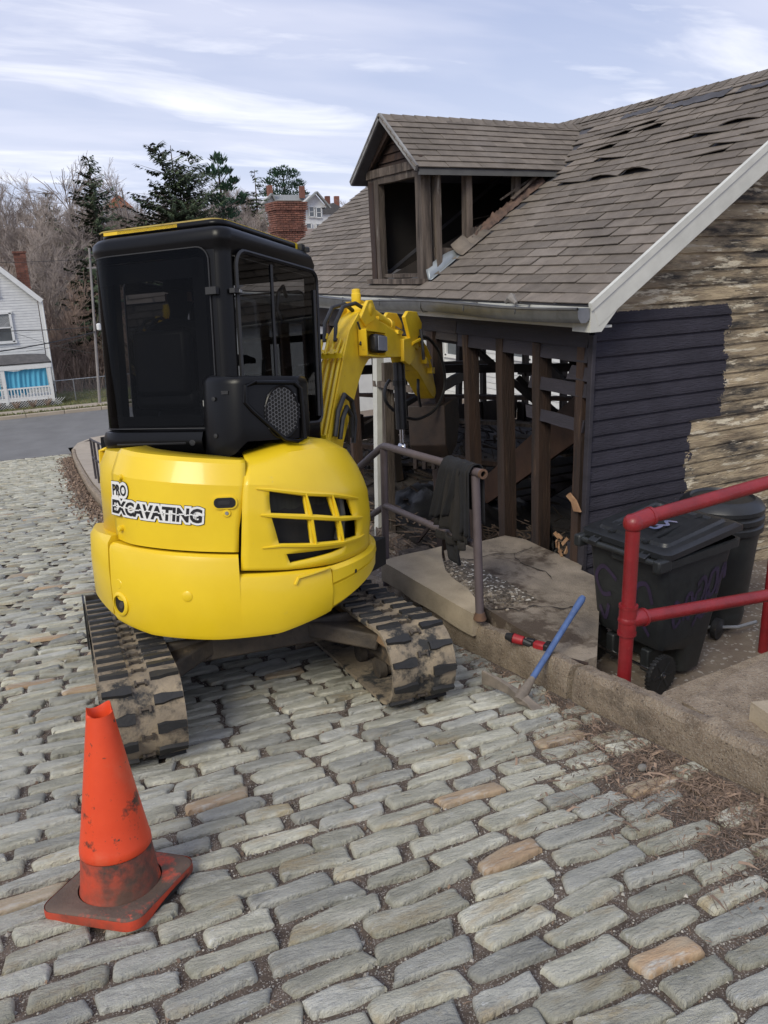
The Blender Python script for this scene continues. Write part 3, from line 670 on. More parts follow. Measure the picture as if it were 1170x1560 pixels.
# black frit band inside the rear glass edge
for (a0, a1, h0, h1) in ((sRL - .10, sRL - .02, 1.50, 2.31), (sRR - .12, sRR - .05, 1.50, 2.31), (sRL - .05, sRR - .08, 2.22, 2.315), (sRL - .05, sRR - .08, 1.49, 1.54)):
    panel(a0, a1, h0, h1, .005, .003, 'frit_band', m_ink, rg, k=8)
panel(sRR - .075, sRR + .012, 1.47, 2.345, .004, .0012, 'corner_post', m_blk, k=8)
sg = panel(sRRe + .015, sFR + .04, 1.46, 2.350, .085, .010, 'side_window', g_tint, outline=.012, om=m_blk2)
b = MB(); b.tube([on(sRRe + .36, 1.48, .012), on(sRRe + .36, 2.32, .012)], .010, 6); b.tube([on(sFR - .02, 1.50, .012), on(sFR - .02, 2.24, .012)], .013, 6); eb(b, 'window_bar', m_blk2, sg)
panel(.04 + s_of(r1, f2 - .10), sRL - .14, 1.5, 2.3, .06, .006, 'door_window', g_tint, outline=.006)
panel(s_of(r2 - .09, f2) + .02, cum[-1] - .06, 1.5, 2.26, .05, .006, 'windscreen', g_tint, outline=.006)
# lower cab bulge with reflector line
G = []
for nn, oo in ((1.33, -.06), (1.345, .0), (1.375, .032), (1.42, .040), (1.456, .026), (1.466, .0)):
    G.append([on(s, nn + .0 * s, oo) for s in np.linspace(sRL - .16, sRR - .10, 30)])
b = MB(); b.grid(G); eb(b, 'cab_valance', m_blk, smooth=45)
b = MB(); b.tube([on(s, 1.387 + .02 * (s - sRL), .033) for s in np.linspace(sRLe - .02, sRR - .2, 12)], .007, 6); eb(b, 'valance_groove', m_blk2)
b = MB(); p = on(sRR - .16, 1.405, .034); b.lathe([(.018, -.01), (.018, .004), (.012, .006), (.001, .004)], 14, p, (0, -1, 0)); eb(b, 'bolt', m_blk2)
b = MB(); b.box((-.60, -.25, 1.33), (.05, .20, .2)); b.box((-.2, .0, 1.345), (.75, .75, .05)); eb(b, 'cab_floor', m_blk)
# hinge/latch on the corner post and small sticker
b = MB(); p = on(sRR - .0, 2.145, .02); b.box(p, (.06, .03, .035)); eb(b, 'glass_latch', m_blk2); b = MB(); q = on(sRRe - .01, 2.145, .02); b.box(q, (.03, .07, .022)); eb(b, 'glass_latch', m_blk2)
b = MB(); q = on(sRRe + .0, 2.145, .034); b.box(q, (.012, .022, .014)); eb(b, 'latch_screw', m_steel)
b = MB(); P_ = on(sRR - .085, 1.60, .0105); b.box(P_, (.028, .002, .030)); eb(b, 'warning_sticker', M('sticker_grey', (.35, .35, .33), (.2, .2, .2), 200, .5), rg)
# yellow roof guard
b = MB(); ol = rrect(r1 + .06, r2 - .045, f1 + .03, f2 - .17, (.06, .10, .06, .06), 4)
b.grid([[(x, y, n_) for x, y in ol] for n_ in (2.492, 2.499)], closed=True); b.add([(x, y, 2.500) for x, y in ol], [tuple(range(len(ol)))]); b.add([(x, y, 2.492) for x, y in ol], [tuple(range(len(ol)))]); eb(b, 'roof_guard', M('rusty_yellow_paint', (.46, .36, .09), (.30, .21, .06), 9, .6, dirt=((.16, .09, .03), 9, .62, .2)))
b = MB()
for x, y in ((-.22, f1 + .06), (.20, -.30), (.20, .10), (.20, .38), (-.5, .2)): b.box((x, y, 2.468), (.05, .03, .03))
eb(b, 'guard_bracket', m_yel2)
b = MB(); b.beam((.238, -.33, 2.482), (.238, .43, 2.482), .010, .034); eb(b, 'guard_flange', m_yel); b = MB(); b.beam((-.46, -.385, 2.482), (.0, -.385, 2.482), .010, .016); eb(b, 'guard_flange', m_yel2)
b = MB(); b.box((r2 - .03, f2 - .17, 2.478), (.03, .04, .035)); b.lathe([(.018, 0), (.02, .02), (.012, .03)], 10, (r2 - .01, f2 - .14, 2.455)); eb(b, 'roof_bolt', m_blk2)
# mirror on the left front and handrail
b = MB(); b.tube([(r1 - .02, f2 - .1, 1.4), (r1 - .06, f2 - .06, 1.55), (r1 - .06, f2 - .06, 2.15), (r1 - .0, f2 - .1, 2.25)], .010, 8); eb(b, 'grab_rail', m_blk2)
# ---- air intake box at the rear right corner of the cab
pl = [(.10, -.41), (.20, -.505), (.34, -.515), (.40, -.49), (.565, -.24), (.545, -.10), (.46, -.05), (.28, -.02)]
def inset(pl, d):
    cx_ = sum(p[0] for p in pl) / len(pl); cy_ = sum(p[1] for p in pl) / len(pl); return [(lerp(x, cx_, d), lerp(y, cy_, d)) for x, y in pl]
G = []
for nn, d in ((1.30, .0), (1.345, -.02), (1.37, -.02), (1.70, 0), (1.722, .02), (1.735, .08)):
    G.append([(x + (0.0), y, nn - (.012 if nn > 1.5 else -.05) * (x > .3) * 1 + (.06 if nn < 1.4 and x > .38 else 0)) for x, y in inset(pl, d)])
b = MB(); b.grid(G, closed=True); b.add(G[-1], [tuple(range(len(pl)))]); ib = eb(b, 'air_intake_box', m_blk, bevel=.018, smooth=50)
A_, B__ = Vector((.40, -.49, 0)), Vector((.565, -.24, 0)); ud = (B__ - A_).normalized(); on_ = Vector((ud.y, -ud.x, 0)); Lf = (B__ - A_).length
def fp_(u, n_, o_=.004): return A_ + ud * u + on_ * o_ + Vector((0, 0, n_))
# raised rim of the intake face: a wedge that narrows downward, then the round mesh
b = MB(); b.tube([fp_(.00, 1.68, .008), fp_(-.005, 1.60, .010), fp_(.03, 1.56, .012), fp_(.20, 1.41, .014), fp_(.27, 1.395, .014), fp_(.315, 1.41, .01), fp_(.305, 1.66, .006), fp_(.27, 1.69, .004), fp_(.06, 1.695, .006)], .011, 8, closed=True); eb(b, 'intake_rim', m_blk, ib)
mesh_b = MB(); cen = (.195, 1.545); ra, rb = .092, .128
ring_ = [fp_(cen[0] + ra * math.cos(t), cen[1] + rb * math.sin(t), .006) for t in np.linspace(0, 2 * pi, 33)[:-1]]
b = MB(); b.add([fp_(cen[0], cen[1], .0055)] + ring_, [(0, 1 + i, 1 + (i + 1) % 32) for i in range(32)]); eb(b, 'intake_opening', m_dark, ib, smooth=0)
b = MB(); b.tube(ring_, .006, 6, closed=True); eb(b, 'intake_ring', m_blk, ib)
hh = .0115
for i in range(-14, 15):
    for j in range(-14, 15):
        u = cen[0] + i * hh * 1.5; v_ = cen[1] + (j + (.5 if i % 2 else 0)) * hh * 1.732
        if ((u - cen[0]) / ra) ** 2 + ((v_ - cen[1]) / rb) ** 2 > .97: continue
        for k in range(3):
            a0 = math.radians(60 * k); a1_ = math.radians(60 * (k + 1)); p0 = fp_(u + hh * math.cos(a0), v_ + hh * math.sin(a0), .008); p1 = fp_(u + hh * math.cos(a1_), v_ + hh * math.sin(a1_), .008)
            mesh_b.beam(p0, p1, .0036, .003, up=on_)
mo = eb(mesh_b, 'intake_mesh', M('wire_grey', (.14, .14, .14), (.10, .10, .10), 50, .4, metal=.5), ib, smooth=0, fix=False); mo['kind'] = 'stuff'
for n_ in (1.62, 1.44):
    b = MB(); b.lathe([(.011, 0), (.011, .004), (.001, .005)], 10, (.235, -.512, n_), (0, -1, 0)); eb(b, 'bolt', m_blk2, ib)
b = MB(); b.box((.305, -.518, 1.655), (.04, .006, .006)); b.box((.305, -.518, 1.6475), (.038, .005, .012)); eb(b, 'vent_slot', m_blk2, ib)
# ---- seat and operator
b = MB(); b.box((-.3, .02, 1.62), (.40, .42, .10)); b.box((-.3, -.17, 1.82), (.36, .09, .36)); b.box((-.3, .06, 1.47), (.28, .3, .2)); eb(b, 'seat', m_blk2, bevel=.03)
b = MB(); b.box((-.42, .18, 1.60), (.08, .42, .22)); b.box((.02, .18, 1.60), (.08, .42, .22)); b.tube([(-.42, .34, 1.7), (-.42, .36, 1.84)], .012); b.tube([(.02, .34, 1.7), (.02, .36, 1.84)], .012); eb(b, 'control_console', m_blk2)
b = MB(); b.tube([(.17, .40, 2.20), (.19, .33, 2.25), (.19, .27, 2.21), (.18, .26, 2.12), (.18, .30, 2.06)], .012, 8); eb(b, 'grab_handle', m_steel)
# ---- boom, arm and hoses (right-hand reach towards the building)
def side(poly, r0, r1_, name, m, bevel=.006, parent=ex):
    b = MB(); b.prism([(f, n_) for f, n_ in poly], (0, 1, 0), (0, 0, 1), (r1_ - r0, 0, 0), (r0, 0, 0)); return eb(b, name, m, parent, bevel=bevel)
boom_poly = [(.60, 1.20), (.69, 1.35), (.83, 1.61), (.97, 1.86), (1.06, 2.01), (1.22, 2.13), (1.38, 2.20), (1.46, 2.18), (1.6, 2.14), (1.86, 2.09), (2.17, 2.04), (2.23, 1.97), (2.16, 1.90), (1.85, 1.885), (1.52, 1.88), (1.38, 1.86), (1.28, 1.80), (1.20, 1.72), (1.06, 1.53), (.91, 1.32), (.82, 1.15)]
side(boom_poly, .115, .275, 'boom', m_yel2)
side([(.62, 1.21), (.70, 1.36), (.98, 1.87), (1.07, 2.02), (1.23, 2.14), (1.20, 2.16), (1.04, 2.04), (.94, 1.88), (.66, 1.37), (.59, 1.22)], .272, .284, 'boom_flange', m_yel2, .002)
side([(1.22, 2.13), (1.36, 2.26), (1.44, 2.27), (1.52, 2.18), (1.46, 2.13), (1.3, 2.08)], .10, .125, 'cylinder_ear', m_yel2); side([(1.22, 2.13), (1.36, 2.26), (1.44, 2.27), (1.52, 2.18), (1.46, 2.13), (1.3, 2.08)], .265, .29, 'cylinder_ear', m_yel2)
b = MB(); b.lathe([(.04, 0), (.045, .02), (.045, .2), (.03, .21)], 14, (.09, 1.40, 2.20), (1, 0, 0)); b.lathe([(.028, 0), (.034, .02), (.034, .07), (.03, .075), (.03, .10), (.02, .105)], 12, (.19, 1.38, 2.24)); eb(b, 'cylinder_pin', m_yel2)
b = MB(); b.tube([(.195, 1.44, 2.235), (.195, 1.98, 2.13)], .042, 14); b.tube([(.195, 1.93, 2.14), (.195, 1.99, 2.13)], .05, 14); eb(b, 'arm_cylinder', m_yel2)
b = MB(); b.tube([(.195, 1.95, 2.14), (.195, 2.24, 2.10)], .022, 10); eb(b, 'cylinder_rod', m_chrome)
b = MB(); b.tube([(.15, 1.5, 2.16), (.15, 1.8, 2.11), (.15, 2.05, 2.09)], .012, 6); b.tube([(.24, 1.5, 2.16), (.25, 1.75, 2.12), (.25, 2.02, 2.08)], .010, 6); b.box((.27, 1.98, 2.08), (.03, .07, .03)); b.box((.25, 1.62, 2.16), (.05, .07, .025)); eb(b, 'hydraulic_pipe', m_yel2)
# stick: ears at the top then a tapering box going down into the building
side([(2.06, 2.20), (2.14, 2.25), (2.34, 2.26), (2.46, 2.18), (2.44, 2.05), (2.36, 1.96), (2.24, 1.98), (2.16, 2.06)], .10, .13, 'arm_plate', m_yel2); side([(2.06, 2.20), (2.14, 2.25), (2.34, 2.26), (2.46, 2.18), (2.44, 2.05), (2.36, 1.96), (2.24, 1.98), (2.16, 2.06)], .27, .30, 'arm_plate', m_yel2)
side([(2.12, 1.98), (2.24, 2.06), (2.42, 2.08), (2.62, 2.0), (2.80, 1.78), (2.90, 1.62), (2.84, 1.56), (2.72, 1.60), (2.42, 1.78), (2.18, 1.86)], .13, .27, 'arm', m_yel2)
side([(2.02, 2.03), (2.2, 2.05), (2.28, 1.98), (2.26, 1.88), (2.14, 1.83), (2.02, 1.86)], .268, .30, 'pivot_boss', m_yel2)
b = MB(); b.tube([(.30, 2.2, 2.0), (.32, 2.34, 2.04), (.32, 2.48, 1.98), (.31, 2.62, 1.9)], .014, 6); b.tube([(.29, 2.38, 2.02), (.31, 2.52, 1.94), (.30, 2.66, 1.83)], .014, 6); b.box((.29, 2.58, 1.88), (.04, .1, .05)); b.box((.29, 2.70, 1.80), (.04, .08, .05)); eb(b, 'arm_pipe', m_yel2)
# bucket, far inside
b = MB(); b.prism([(2.55, 1.55), (2.95, 1.62), (3.02, 1.42), (2.92, 1.18), (2.70, 1.08), (2.58, 1.2)], (0, 1, 0), (0, 0, 1), (.34, 0, 0), (.03, .25, -.05)); bk = eb(b, 'bucket', M('rusty_bucket', (.06, .038, .026), (.03, .022, .018), 6, .7, bump=.4, bscale=20), bevel=.01)
for k in range(4):
    b = MB(); b.box((.07 + .085 * k, 2.87, .99), (.035, .05, .11)); eb(b, 'tooth', MATS['rusty_bucket'], bk, bevel=.006)
# black ram hanging in the opening
b = MB(); b.tube([(.2, 2.16, 1.86), (.2, 2.19, 1.33)], .047, 14); b.tube([(.2, 2.16, 1.72), (.2, 2.165, 1.68)], .054, 14); eb(b, 'bucket_ram', M('black_ram', (.010, .010, .012), (.02, .02, .02), 10, .35))
b = MB(); b.tube([(.2, 2.19, 1.34), (.2, 2.195, 1.22)], .022, 12); b.lathe([(.035, 0), (.042, .01), (.042, .055), (.035, .065)], 14, (.17, 2.2, 1.18), (1, 0, 0)); eb(b, 'ram_rod', m_chrome)
# back of boom: pipes, bracket, hoses
b = MB()
for k, x in enumerate((.105, .145, .185, .225, .258)): b.tube([(x, .60 + .0 * k, 1.25), (x, .66, 1.37), (x, .80, 1.63), (x, .93, 1.87), (x, .99 + .01 * k, 1.98)], .0115, 8)
eb(b, 'boom_pipes', m_yel)
for k, x in enumerate((.125, .205)):
    b = MB(); b.tube([(x, .93, 1.87), (x, .95, 1.91)], .017, 8); b.tube([(x, .99, 1.985), (x, 1.01, 2.02)], .017, 8); eb(b, 'pipe_union', m_yel)
b = MB(); b.beam((.085, .895, 1.87), (.29, .895, 1.87), .022, .03); b.beam((.085, .62, 1.36), (.29, .62, 1.36), .022, .03); pb_ = eb(b, 'pipe_clamp', m_yel)
b = MB()
for x in (.11, .16, .20, .25): b.lathe([(.009, 0), (.009, .012), (.004, .016)], 8, (x, .885, 1.885), (0, -.6, .5))
eb(b, 'clamp_bolt', m_yel, pb_)
for x, dx in ((.125, 0), (.205, .02)):
    b = MB(); P = [(x, .98, 1.97), (x - .01, 1.02, 2.09), (x, 1.12, 2.20), (x + .03, 1.26, 2.235), (x + .05 + dx, 1.38, 2.19), (x + .05, 1.46, 2.13)]
    b.tube(P, .014, 8); eb(b, 'hydraulic_hose', m_hose)
b = MB(); b.tube([(.30, .72, 1.36), (.31, .76, 1.52), (.31, .86, 1.62), (.31, .97, 1.58), (.31, 1.02, 1.45), (.30, 1.0, 1.3)], .017, 8); eb(b, 'hydraulic_hose', m_hose)
b = MB(); b.tube([(.31, .77, 1.34), (.32, .80, 1.47), (.32, .87, 1.54), (.32, .94, 1.48), (.31, .95, 1.34)], .017, 8); eb(b, 'hydraulic_hose', m_hose)
for P in ([(.27, 2.30, 2.05), (.33, 2.5, 2.06), (.36, 2.75, 1.92), (.36, 2.86, 1.68), (.32, 2.72, 1.48), (.25, 2.48, 1.40), (.22, 2.24, 1.42)], [(.2, 2.62, 1.86), (.24, 2.50, 1.70), (.24, 2.50, 1.60), (.22, 2.60, 1.50)], [(.16, 2.05, 1.72), (.15, 1.98, 1.66), (.15, 1.98, 1.56), (.17, 2.1, 1.48)], [(.32, 2.36, 2.12), (.34, 2.34, 2.0), (.34, 2.36, 1.88)]):
    b = MB(); P = [Vector(p) for p in P]; Q = []
    for i in range(len(P) - 1):
        p0, p1, p2, p3 = P[max(i - 1, 0)], P[i], P[i + 1], P[min(i + 2, len(P) - 1)]
        for k in range(6):
            t = k / 6; Q.append(.5 * ((2 * p1) + (p2 - p0) * t + (2 * p0 - 5 * p1 + 4 * p2 - p3) * t * t + (3 * p1 - p0 - 3 * p2 + p3) * t ** 3))
    b.tube(Q + [P[-1]], .013, 7); eb(b, 'hydraulic_hose', m_hose)
# work light in its box
b = MB(); 
for a_, c_ in (((1.19, 2.05), (1.54, 2.05)), ((1.54, 2.05), (1.53, 1.88)), ((1.53, 1.88), (1.20, 1.88)), ((1.20, 1.88), (1.19, 2.05))): b.beam((.31, *a_), (.31, *c_), .06, .012, up=(0, -(c_[1] - a_[1]), c_[0] - a_[0]))
b.box((.285, 1.365, 1.965), (.01, .33, .16)); lb = eb(b, 'light_bracket', m_yel2)
b = MB(); b.box((.335, 1.40, 1.965), (.07, .19, .125)); eb(b, 'work_light', m_blk2, bevel=.02)
b = MB(); b.box((.372, 1.40, 1.965), (.006, .165, .10)); eb(b, 'light_lens', M('grey_lens', (.23, .24, .26), (.30, .31, .33), 8, .2, spec=.8), bevel=.01)
b = MB(); b.tube([(.29, 1.16, 2.1), (.295, 1.20, 2.04), (.295, 1.2, 1.98), (.295, 1.18, 1.95)], .008, 6); eb(b, 'light_cable', m_hose)
# boom foot casting
b = MB(); b.prism([(.45, .62), (.95, .62), (1.0, .9), (.92, 1.35), (.62, 1.38), (.45, 1.1)], (0, 1, 0), (0, 0, 1), (.12, 0, 0), (.13, 0, 0)); eb(b, 'swing_bracket', m_yel2, bevel=.01)
# ---- undercarriage, built square to the street and converted to the machine's own axes
TA = math.radians(-4.2); TR = Matrix.Rotation(TA, 4, 'Z')     # heads slightly towards the kerb going downhill
TB = Vector((0, 0, 1)).rotation_difference(NRM).to_matrix().to_4x4()
TM = Matrix.Translation((1.125, 4.04, gz(1.125, 4.04) + .012)) @ TB @ TR
TX = EXI @ TM
def tb(): return MB(TX.copy())
RW = .195; LW = .75; n_lug = 0
def loop(d, r):
    """point and outward normal on the track loop at distance d (radius r, wheel centres +-LW, axle height)"""
    st = 2 * LW; arc = pi * r; tot = 2 * st + 2 * arc; d %= tot
    if d < st: return (-LW + d, r + r + .0), (0, 1), tot
    d -= st
    if d < arc: a = pi / 2 - d / r; return (LW + r * math.cos(a), r + r * math.sin(a)), (math.cos(a), math.sin(a)), tot
    d -= arc
    if d < st: return (LW - d, 0), (0, -1), tot
    d -= st; a = -pi / 2 - d / r; return (-LW + r * math.cos(a), r + r * math.sin(a)), (math.cos(a), math.sin(a)), tot
lugm = None
for sx_, side_ in ((-.665, 'l'), (.672, 'r')):
    _, _, tot = loop(0, RW); nn = 34; b = tb(); G = []
    N2 = 88
    for i in range(N2):
        (y, z), (ny, nz_), _ = loop(i * tot / N2, RW)
        zz_ = z + .018; G.append([(sx_ + x, y + ny * o_, zz_ + nz_ * o_) for x, o_ in ((-.172, -.02), (-.172, .0), (-.05, .004), (-.035, -.004), (.035, -.004), (.05, .004), (.172, .0), (.172, -.02), (.0, -.024))])
    G.append(G[0]); b.grid([[g for g in row] + [row[0]] for row in G]); trk = eb(b, 'rubber_track', m_mud, smooth=50, fix=False)
    # lugs: two staggered rows
    for i in range(nn):
        for rowx, stg in ((-.108, 0), (.108, .5)):
            (y, z), (ny, nz_), _ = loop((i + stg) * tot / nn, RW); 
            if lugm is None:
                bb = MB(); s1 = []
                for zq, k in ((-.004, 1.08), (.015, .92)):
                    s1.append([(-.064, -.022 * k, zq), (-.03, -.024 * k, zq), (.01, -.014 * k, zq), (.060, -.011 * k, zq), (.060, .015 * k, zq), (.01, .020 * k, zq), (-.03, .026 * k, zq), (-.064, .022 * k, zq)])
                bb.grid(s1, closed=True); bb.add(s1[1], [tuple(range(8))]); lugm = bb.mesh('lug', m_rub, 30)
            nv = Vector((0, ny, nz_)); tv = Vector((0, nz_, -ny)); X_ = Vector((1 if rowx > 0 else -1, 0, 0)); tv = nv.cross(X_)
            mloc = Matrix((X_, tv, nv)).transposed().to_4x4(); mloc.translation = Vector((sx_ + rowx, y, z + .018)) + nv * .002
            ob = bpy.data.objects.new('lug', lugm); COL.objects.link(ob); ob.parent = trk; ob.matrix_local = TX @ mloc
    b = tb()
    for i in range(nn):   # steel link windows in the middle
        (y, z), (ny, nz_), _ = loop((i + .25) * tot / nn, RW); nv = Vector((0, ny, nz_)); tv = nv.cross(Vector((1, 0, 0))); mr = Matrix((Vector((1, 0, 0)), tv, nv)).transposed()
        for q in (-.022, .022): b.box(Vector((sx_ + q, y, z + .018)) + nv * .004, (.010, .030, .014), mr)
        b.box(Vector((sx_, y, z + .018)) + nv * .003, (.05, .008, .012), mr)
    ob = eb(b, 'links', m_frame, trk, smooth=0, fix=False); ob['kind'] = 'stuff'
    # frame, idler, sprocket, rollers
    b = tb(); b.box((sx_, 0, .19 + .018), (.13, 1.42, .12)); b.box((sx_, -.1, .29), (.11, .9, .05)); tf = eb(b, 'track_frame', m_frame, bevel=.015)
    for yy_ in (-LW, LW):
        b = tb(); b.lathe([(.05, -.075), (.10, -.07), (.17, -.05), (RW - .025, -.03), (RW - .025, .03), (.17, .05), (.10, .07), (.05, .075)], 28, (sx_, yy_, RW + .018), (1, 0, 0)); eb(b, 'idler_wheel' if yy_ < 0 else 'drive_sprocket', m_frame, smooth=30)
        b = tb(); b.lathe([(.045, -.09), (.055, -.085), (.055, .085), (.045, .09)], 16, (sx_, yy_, RW + .018), (1, 0, 0)); eb(b, 'hub', m_frame)
    for k in range(4):
        b = tb(); b.lathe([(.04, -.075), (.06, -.07), (.06, -.03), (.045, -.02), (.045, .02), (.06, .03), (.06, .07), (.04, .075)], 16, (sx_, -.45 + .3 * k, .09), (1, 0, 0)); eb(b, 'roller', m_frame)
    if side_ == 'r':
        b = tb(); bm = bmesh.new(); bmesh.ops.create_icosphere(bm, subdivisions=3, radius=1)
        for c_, s_ in (((sx_ - .05, -.36, .33), (.07, .22, .05)), ((sx_ - .07, -.02, .34), (.06, .2, .04)), ((sx_ - .055, -.62, .30), (.05, .12, .05))):
            b.add([(c_[0] + v.co.x * s_[0] * (1 + .35 * noise.noise(v.co * 2.1)), c_[1] + v.co.y * s_[1] * (1 + .3 * noise.noise(v.co * 3)), c_[2] + v.co.z * s_[2] * (1 + .5 * noise.noise(v.co * 2.7))) for v in bm.verts], [tuple(v.index for v in f.verts) for f in bm.faces])
        bm.free(); eb(b, 'caked_mud', m_clay, smooth=60)
b = tb(); b.box((0, 0, .34), (.62, .62, .12)); b.lathe([(.30, .38), (.33, .40), (.33, .46), (.40, .47), (.40, .50)], 28, (0, 0, 0))
for sx_ in (-1, 1):
    for sy_ in (-1, 1): b.beam((sx_ * .22, sy_ * .22, .36), (sx_ * .62, sy_ * .50, .27), .16, .09)
b.beam((-.6, -.32, .33), (.6, -.32, .33), .05, .13)
eb(b, 'undercarriage', m_frame, bevel=.012)
b = tb(); b.tube([(.05, -.42, .42), (.05, -.42, .36)], .012, 8); b.tube([(-.02, -.4, .42), (-.02, -.41, .38)], .018, 8); eb(b, 'drain_fitting', m_frame)
b = tb(); pr = [(1.08, .04), (1.11, .04), (1.13, .12), (1.16, .2), (1.15, .3), (1.12, .38), (1.09, .38), (1.10, .3), (1.11, .2), (1.09, .1)]
b.prism(pr, (0, 1, 0), (0, 0, 1), (1.66, 0, 0), (-.83, 0, 0)); b.beam((-.35, .3, .28), (-.35, 1.1, .2), .07, .09); b.beam((.35, .3, .28), (.35, 1.1, .2), .07, .09); eb(b, 'dozer_blade', m_frame)
b = tb(); b.box((-.845, .93, .25), (.012, .26, .30)); eb(b, 'blade_end_plate', m_blk2)
# ---- operator: one continuous skinned body
def skin_person(name, joints, edges, mw, mats, label, cat):
    me = bpy.data.meshes.new(name); me.from_pydata([j[0] for j in joints], edges, []); ob = bpy.data.objects.new(name, me); COL.objects.link(ob)
    md = ob.modifiers.new('skin', 'SKIN'); sv = me.skin_vertices[0].data
    for i, j in enumerate(joints): sv[i].radius = (j[1], j[1]) if not isinstance(j[1], tuple) else j[1]
    sv[0].use_root = True
    sb = ob.modifiers.new('sub', 'SUBSURF'); sb.levels = sb.render_levels = 2
    dg = bpy.context.evaluated_depsgraph_get(); dg.update(); m2 = bpy.data.meshes.new_from_object(ob.evaluated_get(dg)); bpy.data.objects.remove(ob)
    m2.materials.clear(); m2.materials.append(mats); m2.polygons.foreach_set('use_smooth', [True] * len(m2.polygons))
    o2 = bpy.data.objects.new(name, m2); COL.objects.link(o2); o2.matrix_world = mw; ROOTINV[o2.name] = mw.inverted(); tag(o2, label, cat); return o2
J = [((-.2, .0, 1.70), .135), ((-.2, -.03, 1.84), (.15, .11)), ((-.2, -.03, 1.97), (.16, .10)), ((-.2, -.02, 2.06), .055), ((-.2, .0, 2.11), .05), ((-.2, .015, 2.17), (.075, .09)), ((-.2, .015, 2.235), (.07, .085)),
     ((-.39, -.02, 2.0), .055), ((-.45, .08, 1.84), .045), ((-.40, .27, 1.84), .034), ((-.41, .34, 1.85), (.02, .035)),
     ((-.01, -.02, 2.0), .055), ((.05, .08, 1.84), .045), ((.01, .27, 1.84), .034), ((.02, .34, 1.85), (.02, .035)),
     ((-.29, .22, 1.70), .08), ((-.30, .42, 1.66), .062), ((-.30, .45, 1.48), .05), ((-.30, .50, 1.42), .045),
     ((-.11, .22, 1.70), .08), ((-.10, .42, 1.66), .062), ((-.10, .45, 1.48), .05), ((-.10, .50, 1.42), .045)]
E_ = [(0, 1), (1, 2), (2, 3), (3, 4), (4, 5), (5, 6), (2, 7), (7, 8), (8, 9), (9, 10), (2, 11), (11, 12), (12, 13), (13, 14), (0, 15), (15, 16), (16, 17), (17, 18), (0, 19), (19, 20), (20, 21), (21, 22)]
J = [((p[0] - .10, p[1], p[2]), r_) for p, r_ in J]; k = len(J)
for hb, sx_ in ((10, -1), (14, 1)):
    base_ = J[hb][0]
    for q in range(5):
        dx = (-.022 + .0145 * q) if q < 4 else .0; l = (.030, .036, .034, .026, .0)[q]
        if q < 4: p1 = (base_[0] + dx * .8, base_[1] + .03, base_[2] + .004); p2 = (base_[0] + dx, base_[1] + .03 + l * .7, base_[2] - .004); p3 = (base_[0] + dx, base_[1] + .03 + l * .6, base_[2] - .028)
        else: p1 = (base_[0] - sx_ * .03, base_[1] + .005, base_[2] - .005); p2 = (base_[0] - sx_ * .036, base_[1] + .028, base_[2] - .014); p3 = (base_[0] - sx_ * .028, base_[1] + .046, base_[2] - .022)
        J += [(p1, .0095), (p2, .0085), (p3, .0075)]; E_ += [(hb, k), (k, k + 1), (k + 1, k + 2)]; k += 3
m_cloth = M('dark_work_clothes', (.012, .012, .014), (.02, .019, .018), 15, .9, bump=.3, bscale=60)
op = skin_person('person', J, E_, EXM, m_cloth, 'operator in dark clothes and a cap sitting inside the excavator cab', 'person')
b = MB(); b.lathe([(.088, 0), (.092, .02), (.085, .055), (.05, .085), (.01, .092)], 20, (-.3, .01, 2.225)); b.prism([(-.06, .08), (.06, .08), (.05, .16), (0, .175), (-.05, .16)], (1, 0, 0), (0, 1, 0), (0, 0, .008), (-.3, .01, 2.235)); b.build('cap', m_cloth, op, local=True)
b = MB(); b.lathe([(.012, 0), (.014, .02), (.006, .035)], 10, (-.3, .10, 2.175), (0, 1, .2)); 
for q in (-.074, .074): b.box((-.3 + q, .0, 2.19), (.012, .03, .05))
b.build('face', M('skin', (.30, .17, .11), (.26, .14, .09), 10, .6), op, local=True)
# ------------------------------------------------------------------ burned house
m_sh = M('brown_asphalt_shingle', (.196, .166, .138), (.140, .118, .098), 9, .93, bump=.7, bscale=120, tint=.20, world=True, dirt=[((.25, .22, .195), 1.1, .55, .25), ((.10, .083, .072), .8, .62, .2), ((.30, .26, .22), 140, .64, .1)])
m_felt = M('dark_roof_felt', (.085, .084, .095), (.05, .049, .055), 4, .9)
m_char = M('charred_wood', (.028, .018, .012), (.012, .009, .008), 5, .75, bump=.6, bscale=30, stretch=(1, 1, .3), tint=.3, dirt=[((.075, .042, .024), 3, .60, .2)])
m_stud = M('smoked_stud', (.055, .029, .018), (.020, .012, .010), 5, .7, bump=.8, bscale=35, bdist=.015, stretch=(3, 3, .25), tint=.3, dirt=[((.17, .105, .062), 6, .62, .15), ((.012, .009, .008), 5, .60, .12)])
m_weath = M('weathered_wood', (.17, .135, .11), (.045, .034, .028), 6, .88, bump=1., bscale=40, bdist=.015, stretch=(3, 3, .3), tint=.25, dirt=[((.34, .31, .27), 7, .60, .1), ((.018, .014, .012), 4, .60, .12)])
m_weath2 = M('sooted_board', (.075, .062, .055), (.035, .030, .030), 4, .8, bump=.5, bscale=40, stretch=(2, .4, 2), tint=.2, dirt=[((.17, .155, .14), 5, .64, .12)])
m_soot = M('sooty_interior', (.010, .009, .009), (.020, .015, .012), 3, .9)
m_trim = M('white_trim', (.62, .62, .57), (.50, .50, .46), 4, .55, bump=.15, bscale=40, dirt=((.26, .24, .20), 6, .68, .2))
m_gut = M('galvanised_gutter', (.30, .31, .32), (.22, .23, .24), 8, .40, metal=.85, dirt=((.16, .15, .14), 6, .6, .2))
